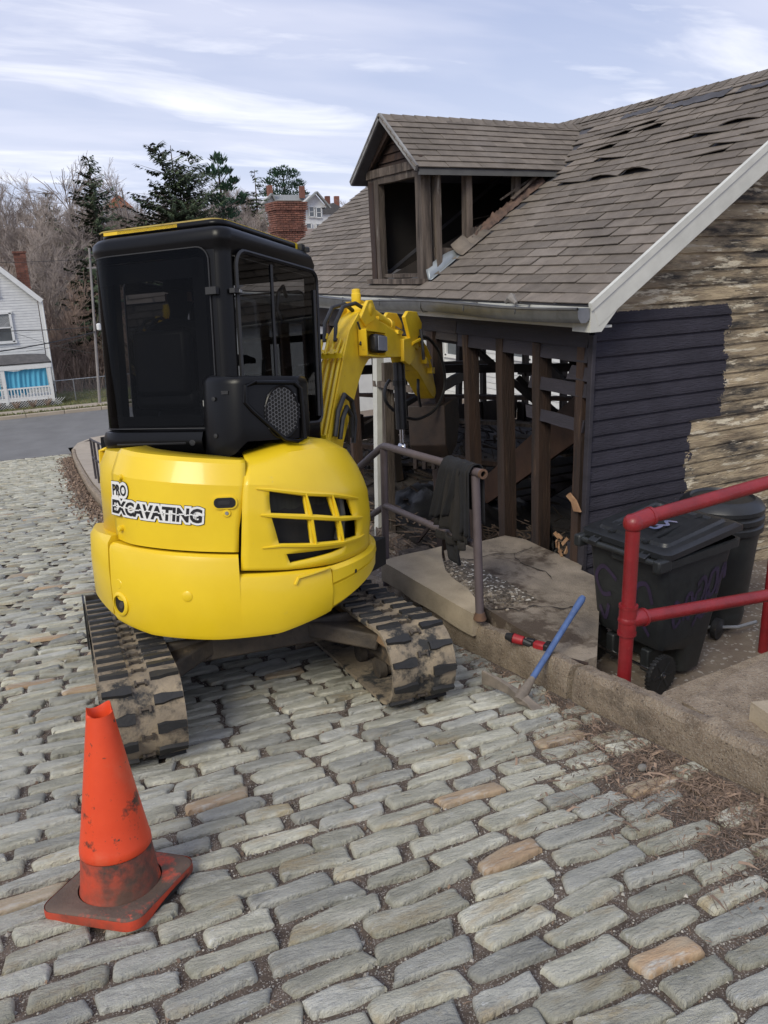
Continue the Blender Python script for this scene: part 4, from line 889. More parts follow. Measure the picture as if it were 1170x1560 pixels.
m_purp = M('purple_grey_paint', (.036, .033, .048), (.026, .024, .036), 5, .62, bump=.3, bscale=45, stretch=(.4, 1, 2), dirt=[((.10, .095, .10), 26, .70, .1)], tint=.08)
m_purp2 = M('sooted_purple_paint', (.038, .034, .046), (.022, .020, .026), 4, .7, bump=.4, bscale=45, stretch=(1, .4, 2), tint=.15, dirt=[((.15, .14, .13), 8, .70, .1)])
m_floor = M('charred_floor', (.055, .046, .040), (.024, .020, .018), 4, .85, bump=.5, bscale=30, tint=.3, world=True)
# peeling siding: painted left part, cream flakes over dark bare wood on the right
def peel_mat():
    m = M('peeling_siding', (.56, .45, .29), (.26, .20, .13), 7, .85, bump=1., bscale=38, bdist=.02, stretch=(.45, 1, 2.6), world=True, tint=.16,
          dirt=[((.045, .040, .036), 3.4, .46, .16), ((.64, .57, .43), 8.5, .56, .05), ((.32, .24, .17), 15, .62, .05), ((.016, .014, .013), 11.1, .63, .06)])
    t = m.node_tree; b = t.nodes['Principled BSDF']; old = b.inputs['Base Color'].links[0].from_socket
    g = t.nodes.new('ShaderNodeNewGeometry'); sp_ = t.nodes.new('ShaderNodeSeparateXYZ'); t.links.new(g.outputs['Position'], sp_.inputs[0])
    n1 = nz(t, g.outputs['Position'], 9, 4, .6); n2 = nz(t, g.outputs['Position'], 60, 3, .6)
    x = mth(t, 'ADD', sp_.outputs[0], mth(t, 'MULTIPLY', mth(t, 'SUBTRACT', n1, .5), .34)); x = mth(t, 'ADD', x, mth(t, 'MULTIPLY', mth(t, 'SUBTRACT', n2, .5), .16))
    lim = mth(t, 'ADD', 4.535, mth(t, 'MULTIPLY', mth(t, 'GREATER_THAN', sp_.outputs[2], .50), .31))
    inx = mth(t, 'LESS_THAN', x, lim); inz = mth(t, 'LESS_THAN', mth(t, 'ADD', sp_.outputs[2], mth(t, 'MULTIPLY', n2, .02)), 1.315)
    mask = mth(t, 'MULTIPLY', inx, inz)
    col = mx(t, rmp(t, nz(t, g.outputs['Position'], 5, 5, .6), [(.35, 0.), (.65, 1.)]), (.036, .033, .049), (.024, .022, .034))
    col = mx(t, rmp(t, nz(t, g.outputs['Position'], 34, 5, .7), [(.70, 0.), (.74, 1.)]), col, (.16, .15, .155))
    t.links.new(mx(t, mask, old, col), b.inputs['Base Color']); return m
m_peel = peel_mat()
hs = thing('burned_house', 'burned out purple clapboard house with brown shingle roof and gutted dormer', 'house', (3.6, 4.1, -.95))
XF, YG, YE, XB = 3.6, 4.1, 11.15, 8.17
XR, ZR = 5.89, 2.99; XE, ZE = 3.435, 1.365      # ridge, eave edge of the roof deck
SL = (ZR - ZE) / (XR - XE)
def roofz(x): return ZE + (x - XE) * SL
Y0, Y1 = 3.93, 11.24
Ls = math.hypot(XR - XE, ZR - ZE); us = Vector(((XR - XE) / Ls, 0, (ZR - ZE) / Ls)); ns = Vector((-us.z, 0, us.x))
# roof deck
DY0, DY1, DX, DZE, DZP = 6.29, 7.29, 3.62, 2.42, 2.86      # dormer: front plane, side planes, eave and peak heights
xd = XE + (DZE - ZE) / SL                                 # where the dormer eave meets the slope
b = MB()
def deck(poly, t=.03): b.prism([(y, s_) for y, s_ in poly], (0, 1, 0), us, -ns * t, (XE, 0, ZE))
sD0 = (DX - XE) / us.x; sD1 = (xd - XE) / us.x + .1
deck([(Y0, 0), (Y1, 0), (Y1, sD0), (Y0, sD0)]); deck([(Y0, sD0), (DY0 - .01, sD0), (DY0 - .01, Ls), (Y0, Ls)]); deck([(DY1, sD0), (Y1, sD0), (Y1, Ls), (DY1, Ls)]); deck([(DY0, sD1), (DY1, sD1), (DY1, Ls), (DY0, Ls)])
b.prism([(Y0, 0), (Y1, 0), (Y1, Ls), (Y0, Ls)], (0, 1, 0), Vector((us.x, 0, -us.z)), Vector((0, 0, -.03)), (XR, 0, ZR)); b.build('roof_deck', m_felt, hs, smooth=0)
b = MB(); b.prism([(Y0, 0), (Y1, 0), (Y1, Ls), (Y0, Ls)], (0, 1, 0), Vector((us.x, 0, -us.z)), Vector((0, 0, .012)), (XR, 0, ZR + .004)); b.build('rear_roof', m_sh, hs, smooth=0)
# shingles
CR = .1065; TW = .375; hs_rows = int(Ls / CR)
def shingle_geo(w, l, th=.008, curl=0., cs=0.):
    """tab lying in local axes: x along the row, y up the slope; lower edge at y=0, slightly proud"""
    n = 5; P = []; F = []
    for j, y in enumerate((0, l * .33, l * .66, l)):
        for i in range(n):
            x = w * i / (n - 1); k = (1 - y / l); z = .011 * k + .002 + (curl * k * k * max(0, ((i / (n - 1) if cs > 0 else 1 - i / (n - 1)) ** 1.3 if abs(cs) < .3 else .1 + .9 * math.sin(pi * i / (n - 1)) )) if curl else 0)
            P.append((x, y, z))
    for j in range(3):
        for i in range(n - 1): F.append((j * n + i, j * n + i + 1, (j + 1) * n + i + 1, (j + 1) * n + i))
    k = len(P); P += [(P[i][0], P[i][1], P[i][2] - th) for i in range(n)]; F += [(i, k + i, k + i + 1, i + 1) for i in range(n - 1)]
    k2 = len(P); P += [(P[i * n][0], P[i * n][1], P[i * n][2] - th) for i in range(4)] + [(P[i * n + n - 1][0], P[i * n + n - 1][1], P[i * n + n - 1][2] - th) for i in range(4)]
    F += [(i * n, (i + 1) * n, k2 + i + 1, k2 + i) for i in range(3)] + [((i + 1) * n + n - 1, i * n + n - 1, k2 + 4 + i, k2 + 4 + i + 1) for i in range(3)]
    return P, F
tabs = []
def inside_dormer(y, s_): return DY0 - .05 < y < DY1 + .05 and sD0 - .02 < s_ and s_ < (XR - XE) / us.x * 1.0 and abs(y - (DY0 + DY1) / 2) < (DY1 - DY0) / 2 + .03 - max(0, (s_ - (sD1 - .1))) / (Ls - sD1) * .62
def missing(y, s_): return False
for r in range(hs_rows + 1):
    s0 = r * CR; off = (r % 2) * TW / 2 + .02 * math.sin(r * 1.7) + random.uniform(-.01, .01); y = Y0 - .02 - off
    while y < Y1:
        a, c = max(y, Y0 - .02), min(y + TW, Y1)
        if c - a > .03:
            l = min(CR * 1.12, Ls + .02 - s0)
            if l > .03: tabs.append((a + .006, c - .006, s0, l))
        y += TW
curls = {}
for px_, py_, cv in ((925, 212, .05), (955, 262, .085), (905, 228, .05), (940, 242, .06), (878, 275, .045), (990, 190, .035), (1085, 205, .05), (1140, 185, .04), (1110, 212, .05), (960, 205, .05), (985, 160, .03), (915, 268, .05), (1075, 232, .03), (1030, 215, .025)):
    r_ = ray(px_, py_); n_ = ns; t_ = (Vector((XE, 0, ZE)) - CAM).dot(n_) / r_.dot(n_); p = CAM + r_ * t_; curls[(p.y, (p.x - XE) / us.x)] = cv
lists = []
for (a, c, s0, l) in tabs:
    ym = (a + c) / 2; sm = s0 + l / 2
    if inside_dormer(ym, sm): 
        # trim tabs that straddle the dormer edge
        continue
    if a < DY0 - .03 < c and sD0 < sm < sD1: c = DY0 - .03
    elif a < DY1 + .05 < c and sD0 < sm < sD1: a = DY1 + .05
    cv = 0
    for (cy_, cs_), v in curls.items():
        if a <= cy_ <= c and s0 <= cs_ < s0 + CR: cv = v
    w_ = Vector((XE, ym, ZE)) + us * sm; lists.append(((w_ - CAM).length, a, c, s0, l, cv))
lists.sort()
bare = {(5.0, 2.94), (5.4, 2.94)}
bb_ = MB(); k_ = 0; shm = {}
frame = Matrix((Vector((0, 1, 0)), us, Vector((0, 1, 0)).cross(us))).transposed()
if frame.col[2].z < 0: frame = Matrix((Vector((0, 1, 0)), us, ns)).transposed()
wav = lambda y, s_: .004 * math.sin(y * 2.3 + s_ * 3) + .005 * noise.noise(Vector((y * 3, s_ * 4, 0)))
for d_, a, c, s0, l, cv in lists:
    q = infr((Vector((XE, (a + c) / 2, ZE)) + us * s0)); vis_ = q and 380 < q[0] < 1200 and q[1] > 90
    cv = cv * .62 or (.005 * (random.random() < .10))
    if vis_ and k_ < 270 and cv < .004:
        key = (round(c - a, 2), round(l, 2)); k_ += 1
        if key not in shm: P, F = shingle_geo(key[0], key[1]); t_ = MB(); t_.add(P, F); shm[key] = t_.mesh('shingle', m_sh, 0)
        m_ = frame.to_4x4(); m_.translation = Vector((XE, a, ZE)) + us * s0 + ns * (.004 + wav(a, s0)) 
        if frame.determinant() < 0: pass
        linkcopy('shingle', shm[key], hs, m_ @ Matrix.Rotation(random.gauss(0, .012), 4, 'Z'))
    elif vis_ and cv >= .02:
        P, F = shingle_geo(c - a, l, .006, cv, random.choice((-.2, .2, .2, .5))); t_ = MB(); o_ = Vector((XE, a, ZE)) + us * s0 + ns * .004
        t_.add([o_ + frame @ Vector(p) for p in P], F); t_.build('shingle', m_sh, hs, smooth=0, label='curled shingle lifted off the roof')
    else:
        P, F = shingle_geo(c - a, l, .006, cv); o_ = Vector((XE, a, ZE)) + us * s0 + ns * (.004 + wav(a, s0)); bb_.add([o_ + frame @ Vector(p) for p in P], F, tint=random.uniform(.01, 1))
# dormer roof courses (both slopes, front overhang at DX-.12)
ym_ = (DY0 + DY1) / 2 + .04; DW = (DY1 - DY0) / 2 + .14; dl = math.hypot(DW, DZP - DZE + .05); xfr = DX - .13
for sg_ in (-1, 1):
    ud_ = Vector((0, -sg_ * DW, DZP - DZE + .05)) / dl; nd_ = Vector((0, sg_ * (DZP - DZE + .05), DW)) / dl
    e0 = Vector((xfr, ym_ + sg_ * DW, DZE - .02)); rows_ = int(dl / .088); xax = Vector((1, 0, 0))
    fr2 = Matrix((xax, ud_, xax.cross(ud_))).transposed()
    if fr2.col[2].dot(nd_) < 0: fr2 = Matrix((-xax, ud_, nd_)).transposed()
    b = MB(); L_ = lambda z: (z - ZE) / SL + XE - xfr + .12
    b.prism([(0, 0), (L_(DZE), 0), (L_(DZP), dl), (0, dl)], (1, 0, 0), ud_, -nd_ * .03, e0); b.build('dormer_roof_deck', m_felt, hs, smooth=0)
    for r in range(rows_ + 1):
        s0 = r * .088; ll = min(.1, dl - s0 + .005); Lx = L_(e0.z + ud_.z * s0) - .04; x = -(r % 2) * .17 - .02
        if ll < .02: continue
        while x < Lx:
            a, c = max(x, -.015), min(x + .335, Lx)
            if c - a > .03:
                P, F = shingle_geo(c - a - .005, ll)
                o_ = e0 + xax * (a if fr2.col[0].x > 0 else c) + ud_ * s0 + nd_ * (.004 + .003 * math.sin(a * 3))
                if sg_ < 0 and k_ < 299:
                    k_ += 1; t_ = MB(); t_.add([o_ + fr2 @ Vector(p) for p in P], F, tint=random.uniform(.01, 1)); t_.build('shingle', m_sh, hs, smooth=0)
                else: bb_.add([o_ + fr2 @ Vector(p) for p in P], F, tint=random.uniform(.01, 1))
            x += .335
    # ridge caps
    if sg_ < 0:
        for x in np.arange(0, L_(DZP) - .1, .12):
            for s2 in (-1, 1):
                o_ = Vector((xfr + x - .01, ym_, DZP + .052 + .004 * (x % .02))); u2 = Vector((0, s2 * DW, -(DZP - DZE + .05))) / dl
                bb_.add([o_, o_ + Vector((.15, 0, -.008)), o_ + Vector((.15, 0, -.008)) + u2 * .09, o_ + u2 * .09], [(0, 1, 2, 3)], tint=random.uniform(.01, 1))
for y in np.arange(Y0 - .01, Y1, .125):   # main ridge caps
    for s2 in (-1, 1):
        o_ = Vector((XR, y, ZR + .024)); u2 = Vector((s2 * us.x, 0, -us.z)); bb_.add([o_, o_ + Vector((0, .15, -.006)), o_ + Vector((0, .15, -.006)) + u2 * .13, o_ + u2 * .13], [(0, 1, 2, 3)], tint=random.uniform(.01, 1))
stuff(bb_.build('shingles', m_sh, hs, smooth=0, fix=False))
# bare strips of felt where tabs are gone
b = MB()
for (ya, yb, sa, sb_) in ((3.95, 4.9, Ls - .29, Ls - .215), (5.0, 5.7, Ls - .30, Ls - .20), (5.8, 6.2, Ls - .27, Ls - .19)):
    G = [[Vector((XE, lerp(ya, yb, i / 16), ZE)) + us * (s_ + .05 * noise.noise(Vector((i, s_ * 9, 0)))) + ns * (.020 + .006 * noise.noise(Vector((i * .7, s_ * 5, 0)))) for i in range(17)] for s_ in (sa, sb_)]; b.grid(G)
b.build('torn_felt', m_felt, hs, smooth=0)
# rake board, fascia, gutter
b = MB(); b.prism([(0, -.02), (Ls + .1, -.02), (Ls + .1, -.15), (-.02, -.15)], us, ns, (0, .025, 0), (XE - .02, Y0 - .022, ZE + .01)); b.build('rake_board', m_trim, hs, smooth=0, bevel=.003)
b = MB(); b.prism([(0, .012), (Ls + .1, .012), (Ls + .1, -.03), (-.02, -.03)], us, ns, (0, .03, 0), (XE - .02, Y0 - .03, ZE + .006)); b.build('drip_edge', m_trim, hs, smooth=0)
b = MB(); b.prism([(0, -.02), (Ls + .1, -.02), (Ls + .1, -.06), (-.02, -.06)], us, ns, (0, .15, 0), (XE - .02, Y0 + .004, ZE - .02)); b.build('rake_soffit', m_trim, hs, smooth=0)
b = MB(); b.prism([(0, -.16), (.09, -.16), (.24, .0), (.24, .01), (.0, -.03)], (1, 0, 0), (0, 0, 1), (0, .17, 0), (XE - .02, Y0 - .02, ZE + .0)); b.build('cornice_return', m_trim, hs, smooth=0)
b = MB(); b.box((XE + .01, (Y0 + Y1) / 2, ZE - .075), (.025, Y1 - Y0 - .01, .13)); b.box((XE + .10, (Y0 + Y1) / 2, ZE - .133), (.16, Y1 - Y0 - .02, .015)); b.build('fascia', m_trim, hs, smooth=0)
GP = [(-.012, .0), (-.015, -.06), (-.05, -.088), (-.09, -.088), (-.115, -.055), (-.118, -.010), (-.128, -.004), (-.128, .006), (-.118, .008), (-.112, -.004), (-.108, -.05), (-.088, -.08), (-.05, -.08), (-.022, -.055), (-.018, 0)]
G = []
for i in range(41):
    y = lerp(Y0 - .015, Y1, i / 40); dz = -.012 * math.sin(i * .45) - .02 * (y - 4) / 8; G.append([(XE - .002 + x, y, ZE - .012 + z + dz) for x, z in GP])
b = MB(); b.grid(G); b.add(G[0][1:6] + [G[0][0]], [tuple(range(6))]); gt = b.build('gutter', m_gut, hs, smooth=40)
for y in (4.55, 5.2, 5.85, 6.6, 7.4, 8.2):
    b = MB(); b.tube([(XE - .12, y, ZE - .01), (XE - .122, y + .012, ZE - .06), (XE - .09, y + .02, ZE - .10), (XE - .045, y + .02, ZE - .10)], .004, 5); b.box((XE - .065, y, ZE - .01), (.125, .018, .003)); b.build('gutter_strap', m_gut, gt)
b = MB(); b.tube([(XE - .08, 4.60, ZE + .0), (XE - .07, 4.67, ZE + .035), (XE - .075, 4.73, ZE + .005)], [.012, .035, .012], 8); b.build('leaf_clump', M('grey_debris', (.25, .23, .21), (.14, .13, .12), 20, .9), gt)
# gable siding boards, clipped under the rake
EX = .1055; z = -.98; i = 0; XRB = 2 * XR - XE
def gable_board(z0, z1, name='siding_board'):
    xl = XF + .004; xr = XB - .01
    if z0 > ZE - .14:   # clip to the slope
        xl = max(xl, XE + (z0 + .20 - ZE) / SL); xr = min(xr, XRB - (z0 + .20 - ZE) / SL)
    xlt, xrt = xl, xr
    if z1 > ZE - .14: xlt = max(XF + .004, XE + (z1 + .20 - ZE) / SL); xrt = XRB - (z1 + .20 - ZE) / SL
    if xrt - xlt < .2: return
    b = MB(); n = 26; G = []
    lap = .012
    for k, (zz_, oy) in enumerate(((z0, .0), (z0 - .001, -.020), (z0 + .02, -.021), (z1 - .022, -.010), (z1 - .014, -.004), (z1, -.004))):
        t = (zz_ - z0) / (z1 - z0); a = lerp(xl, xlt, t); c = lerp(xr, xrt, t)
        G.append([(lerp(a, c, j / n), YG + oy + .0015 * noise.noise(Vector((j * .7, z0 * 9, 2))) , zz_ + .002 * noise.noise(Vector((j * .5, z0 * 7, 9)))) for j in range(n + 1)])
    b.grid(G); b.build(name, m_peel, hs, smooth=0)
while z < ZR - .2: gable_board(z, z + EX - .001); z += EX
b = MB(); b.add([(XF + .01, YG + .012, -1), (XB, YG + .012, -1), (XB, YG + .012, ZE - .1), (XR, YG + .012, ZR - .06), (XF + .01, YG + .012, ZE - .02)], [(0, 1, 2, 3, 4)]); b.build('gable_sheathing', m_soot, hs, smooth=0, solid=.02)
b = MB(); b.box((XF - .005, YG - .010, .10), (.032, .045, 2.14)); b.build('corner_board', m_purp2, hs, bevel=.004)
# broken lower end of the front corner
b = MB(); b.prism([(4.09, -.98), (4.36, -.98), (4.34, -.62), (4.30, -.55), (4.31, -.46), (4.24, -.38), (4.26, -.30), (4.09, -.28)], (0, 1, 0), (0, 0, 1), (.02, 0, 0), (XF - .015, 0, 0)); b.build('siding_board', m_purp2, hs, smooth=0, label='broken lower siding with splintered edge')
b = MB()
for k in range(14):
    y = random.uniform(4.26, 4.37); zz_ = random.uniform(-.62, -.28); b.beam((XF - .02, y, zz_), (XF - .02 + random.uniform(-.03, .02), y + random.uniform(-.05, .06), zz_ + random.uniform(-.06, .07)), .012, .02, rough=.004)
b.build('splinters', M('raw_splinter', (.40, .24, .13), (.25, .14, .08), 20, .8), hs, smooth=0)
# front wall
def plank(name, y0, y1, z0, z1, x=XF, m=None, t=.02, slope0=0., rag=0., label=None):
    m = m or m_purp2; n = max(2, int((y1 - y0) / .08)); b = MB(); G = []
    for zz_, ox in ((0, 0), (0, -t), (1, -t * .45), (1, 0)):
        G.append([(x + ox + .002 * noise.noise(Vector((j, z0 * 5, 0))), lerp(y0, y1, j / n) + (rag * (noise.noise(Vector((zz_ * 3, z0 * 11, j))) if j in (0, n) else 0)), lerp(z0, z1, zz_) + slope0 * (j / n) + (rag * .12 * noise.noise(Vector((j * .9, z0 * 4, zz_))))) for j in range(n + 1)])
    b.grid(G, ); b.add([g[0] for g in G], [(0, 1, 2, 3)]); b.add([g[-1] for g in G], [(0, 1, 2, 3)]); b.add(G[0] + G[-1], [(j, j + 1, n + 1 + j + 1, n + 1 + j) for j in range(n)]); return b.build(name, m, hs, smooth=0, label=label)
plank('siding_board', 4.12, 10.9, 1.185, 1.28, m=m_purp2); plank('siding_board', 4.12, 5.74, 1.085, 1.184, m=m_purp2); plank('siding_board', 5.75, 10.9, 1.085, 1.184, m=m_weath2); plank('siding_board', 4.12, 5.72, .985, 1.084, m=m_purp2, rag=.03); plank('siding_board', 5.73, 8.9, 1.02, 1.084, m=m_weath2, rag=.05)
plank('header_beam', 4.2, 11.0, .99, 1.075, x=XF + .055, m=m_char, t=.04)
plank('siding_board', 4.12, 4.74, .755, .845, rag=.03, label='loose painted board bridging two studs, upper'); plank('siding_board', 4.12, 4.78, .515, .60, rag=.05, slope0=.02, label='loose painted board bridging two studs, lower')
plank('siding_board', 4.11, 4.31, .865, .955, rag=.08)
def stud(y, z0, z1, yt=None, w=.07, d=.11, x=XF + .03, m=m_stud, name='stud', label=None, xt=None):
    b = MB(); b.beam((x, y, z0), (xt if xt is not None else x, yt if yt is not None else y, z1), w, d, up=(1, 0, 0), rough=.0035); return b.build(name, m, hs, smooth=0, label=label)
stud(4.17, -1.0, 1.1, 4.19, .075, .10); stud(4.60, -1.0, 1.08, 4.66, .085, .11); stud(5.02, -1.0, 1.08, 5.12, .085, .11, label='rough stud left of the loose boards'); stud(5.50, -1.0, 1.08, 5.60, .075, .11)
stud(5.98, -1.1, 1.08, 6.13, .10, .10, x=XF + .0, label='leaning dark post beside the excavator arm')
stud(6.06, -1.1, .5, 6.22, .05, .06, x=XF + .02)
stud(7.36, -1.35, 1.05, 7.22, .085, .08, x=XF, m=m_trim, name='door_post', label='white painted door post'); stud(7.17, -1.35, .72, 7.1, .075, .10, x=XF + .03, m=m_weath, name='door_post', label='peeling inner door jamb')
b = MB(); b.beam((XF - .02, 7.30, .50), (XF + .02, 6.55, .52), .05, .06); b.build('door_rail', m_weath, hs)
stud(7.9, -1.35, 1.08, 7.95); stud(8.5, -1.35, 1.08, 8.45); stud(9.2, -1.4, 1.08); stud(10, -1.4, 1.08); stud(10.8, -1.5, 1.08)
b = MB(); b.box((XF + .0, 6.2, -1.12), (.10, 2.3, .14)); b.build('sill_beam', m_weath, hs, bevel=.008)
b = MB(); b.box((XF + .06, 7.7, -1.55), (.16, 7, .75)); b.build('foundation', M('foundation_block', (.17, .15, .13), (.10, .09, .08), 4, .95, bump=.5, bscale=30), hs)
b = MB(); b.prism([(-.07, -.05), (.0, -.06), (.02, .0), (.07, .03), (.03, .06), (-.03, .02)], (0, 1, 0), (0, .2, 1), (.015, 0, 0), (XF - .05, 4.17, .02)); b.build('broken_chip', M('raw_splinter', (.40, .24, .13)), hs, smooth=0)
# inside: floor boards, rear walls, joists, stringer
b = MB()
x = XF + .1; 
while x < XB:
    b.tint = random.uniform(.01, 1); b.box((x + .055, (YG + YE) / 2, -.98 + random.uniform(-.004, .004)), (.105, YE - YG - .1, .03)); x += .112
fl = b.build('floor_boards', m_floor, hs, smooth=0); fl['kind'] = 'stuff'
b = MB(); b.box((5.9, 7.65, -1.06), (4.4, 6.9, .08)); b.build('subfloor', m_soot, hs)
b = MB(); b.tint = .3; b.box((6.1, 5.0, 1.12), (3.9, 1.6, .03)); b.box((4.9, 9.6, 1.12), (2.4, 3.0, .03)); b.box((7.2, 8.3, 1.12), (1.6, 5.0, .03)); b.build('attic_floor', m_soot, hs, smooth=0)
for k, y in enumerate(np.arange(4.5, 11.0, .48)):
    b = MB(); b.beam((XF + .08, y, 1.07), (XB - .05, y + random.uniform(-.05, .05), 1.05 + random.uniform(-.02, .02)), .045, .09, rough=.004); b.build('joist', m_char, hs, smooth=0)
for y in np.arange(4.3, 11.1, .55):
    for sgn in (1, -1):
        if DY0 - .05 < y < DY1 + .1 and sgn > 0: continue
        b = MB(); b.beam((XR, y, ZR - .09), (XR - sgn * (XR - XF), y, ZR - .09 - SL * (XR - XF)), .05, .10, rough=.004); b.build('rafter', m_char, hs, smooth=0)
for y in np.arange(4.4, 11.1, .5):
    if random.random() < .12: continue
    b = MB(); b.beam((XB, y, -1), (XB + random.uniform(-.03, .03), y + random.uniform(-.06, .06), 1.05), .07, .10, up=(1, 0, 0), rough=.004); b.build('stud', m_char, hs, smooth=0)
for x in np.arange(4.0, 8.1, .5):
    b = MB(); b.beam((x, YE, -1), (x + random.uniform(-.07, .07), YE, 1.05), .07, .10, up=(0, 1, 0), rough=.004); b.build('stud', m_char, hs, smooth=0)
for (p, q, w, h, m) in [((XB, 4.2, .62), (XB, 11.1, .58), .04, .12, m_char), ((XB, 4.2, -.80), (XB, 11.1, -.82), .04, .3, m_char), ((3.7, YE, -.80), (XB, YE, -.78), .04, .36, m_char), ((3.7, YE, .66), (XB, YE, .60), .04, .10, m_char), ((XB, 4.2, -.12), (XB, 11.1, -.16), .04, .09, m_char), ((XB, 4.2, 1.05), (XB, 11.1, 1.05), .05, .10, m_char), ((3.7, YE, 1.07), (XB, YE, 1.07), .05, .08, m_char),
    ((4.4, 11.0, -.15), (8.1, 6.2, -.02), .10, .05, m_stud), ((5.4, 11.0, .12), (8.1, 8.2, .20), .05, .12, m_char), ((5.2, 9.8, -.42), (8.2, 5.6, -.36), .16, .04, m_weath), ((6.0, 8.6, -.55), (7.8, 5.2, -.50), .22, .03, m_char),
    ((4.7, 6.4, .55), (5.3, 6.0, -.1), .04, .05, m_char), ((4.4, 6.9, .9), (5.0, 6.3, .2), .04, .06, m_char), ((5.5, 5.5, .9), (5.2, 4.7, .15), .05, .08, m_char), ((4.0, 4.9, 1.0), (4.6, 4.5, .3), .05, .07, m_char), ((6.6, 7.4, -.2), (6.9, 9.6, .8), .05, .09, m_char), ((3.8, 8.2, -.2), (7, 11, -.1), .06, .16, m_char), ((3.75, 8.0, -.05), (3.8, 11.0, -.15), .05, .2, m_char), ((4.4, 10.3, .25), (7.5, 10.9, .05), .05, .13, m_char), ((4.4, 8.6, .1), (4.5, 8.6, -.95), .1, .1, m_char), ((5.6, 9.4, .98), (5.5, 9.5, -.95), .1, .1, m_char), ((6.8, 7.6, .98), (6.8, 7.5, -.95), .09, .09, m_char), ((5.3, 10.6, .9), (5.9, 10.4, -.9), .12, .04, m_char),
    ((4.15, 7.4, -.93), (4.8, 6.7, -.93), .08, .03, M('grey_plank', (.25, .26, .26), (.18, .18, .18), 9, .8)), ((3.62, 6.55, -1.0), (3.75, 6.1, -.45), .03, .03, m_stud), ((4.2, 9.2, -.8), (6.0, 8.1, -.86), .14, .04, m_char), ((4.6, 9.9, -.75), (5.9, 7.6, -.8), .10, .06, m_stud)]:
    b = MB(); b.beam(p, q, w, h, rough=.006); b.build('fallen_beam', m, hs, smooth=0)
b = MB(); b.prism([(7.45, -1.0), (7.05, -1.0), (5.1, .30), (5.1, .62), (5.3, .60)], (0, 1, 0), (0, 0, 1), (.05, 0, 0), (4.6, 0, 0)); b.build('stair_stringer', M('brown_stringer', (.10, .05, .028), (.05, .026, .016), 3, .6, bump=.3, bscale=20), hs, smooth=0)
b = MB(); b.prism([(7.3, -1.0), (6.9, -1.0), (4.95, .30), (4.95, .6), (5.1, .6)], (0, 1, 0), (0, 0, 1), (.04, 0, 0), (5.35, 0, 0)); 
for k in range(8): b.box((5.0, 6.95 - .25 * k, -.90 + .166 * k), (.72, .25, .02))
b.build('stair', m_char, hs, smooth=0)
# charred rubble heap and black plastic sheet
def crumple(cx_, cy_, cz_, rx, ry, h, name, m, n=34, seed=0, label=None, fr=2.2, rg=.5):
    G = []
    for i in range(n):
        for_row = []
        for j in range(n):
            u, v = i / (n - 1) * 2 - 1, j / (n - 1) * 2 - 1; r_ = min(1, math.hypot(u, v)); e = max(0, 1 - r_ ** 2.2)
            q = noise.fractal(Vector((u * fr + seed, v * fr, seed * .3)), .8, 2.1, 5); k = abs(noise.noise(Vector((u * fr * 2 + v * 2, v * fr + seed, 1.3))))
            for_row.append((cx_ + u * rx + .06 * q * rx, cy_ + v * ry + .05 * q * ry, cz_ + h * e * (.75 + rg * q - .35 * k)))
        G.append(for_row)
    b = MB(); b.grid(G); return b, G
m_plas = M('black_plastic_sheet', (.006, .006, .007), (.012, .012, .0125), 6, .42, bump=.5, bscale=12)
b, _ = crumple(4.5, 7.2, -.97, .80, 1.0, .30, '', None, seed=3); tag(b.build('plastic_sheet', m_plas, smooth=60), 'crumpled black plastic sheet heaped on the floor behind the jacket and railing', 'sheet')
b, _ = crumple(3.95, 4.98, -.96, .22, .20, .62, '', None, seed=9, fr=3.5); tag(b.build('plastic_sheet', m_plas, smooth=60), 'black plastic rag at the foot of the studs in the middle of the wall', 'sheet')
b = MB()
for k in range(420):
    x, y = random.choice([(random.gauss(4.6, .6), random.gauss(8.8, .9)), (random.uniform(3.8, 8), random.uniform(4.5, 11.5)), (random.gauss(6.2, .8), random.gauss(9.8, .8))]); a = random.uniform(0, 3.14); l = random.uniform(.04, .3)
    if not (3.75 < x < 8.0 and 4.3 < y < 11.0): continue
    b.tint = random.uniform(.01, 1); zc = -.95 + random.uniform(0, .1); b.beam((x, y, zc), (x + math.cos(a) * l, y + math.sin(a) * l, zc + random.uniform(-.02, .12)), random.uniform(.01, .06), random.uniform(.008, .03))
stuff(b.build('charred_debris', m_char, smooth=0, fix=False), 'charred broken lath and rubble strewn over the house floor', 'debris')
b = MB()
for k in range(520):
    x, y = random.uniform(3.2, 4.8), random.uniform(5.2, 7.8); a = random.uniform(0, 3.14); l = random.uniform(.02, .22) if k % 9 else random.uniform(.2, .5)
    zc = (-.95 if x > 3.65 else -.98 - .05 * (y - 5)) + random.uniform(0, .05); b.tint = random.uniform(.01, 1); b.beam((x, y, zc), (x + math.cos(a) * l, y + math.sin(a) * l, zc + random.uniform(-.01, .05)), random.uniform(.004, .02), random.uniform(.003, .009))
stuff(b.build('wood_debris', M('splintered_wood', (.20, .14, .10), (.06, .045, .035), 8, .9, tint=.5), smooth=0, fix=False), 'splintered brown wood scraps lying by the door opening', 'debris')
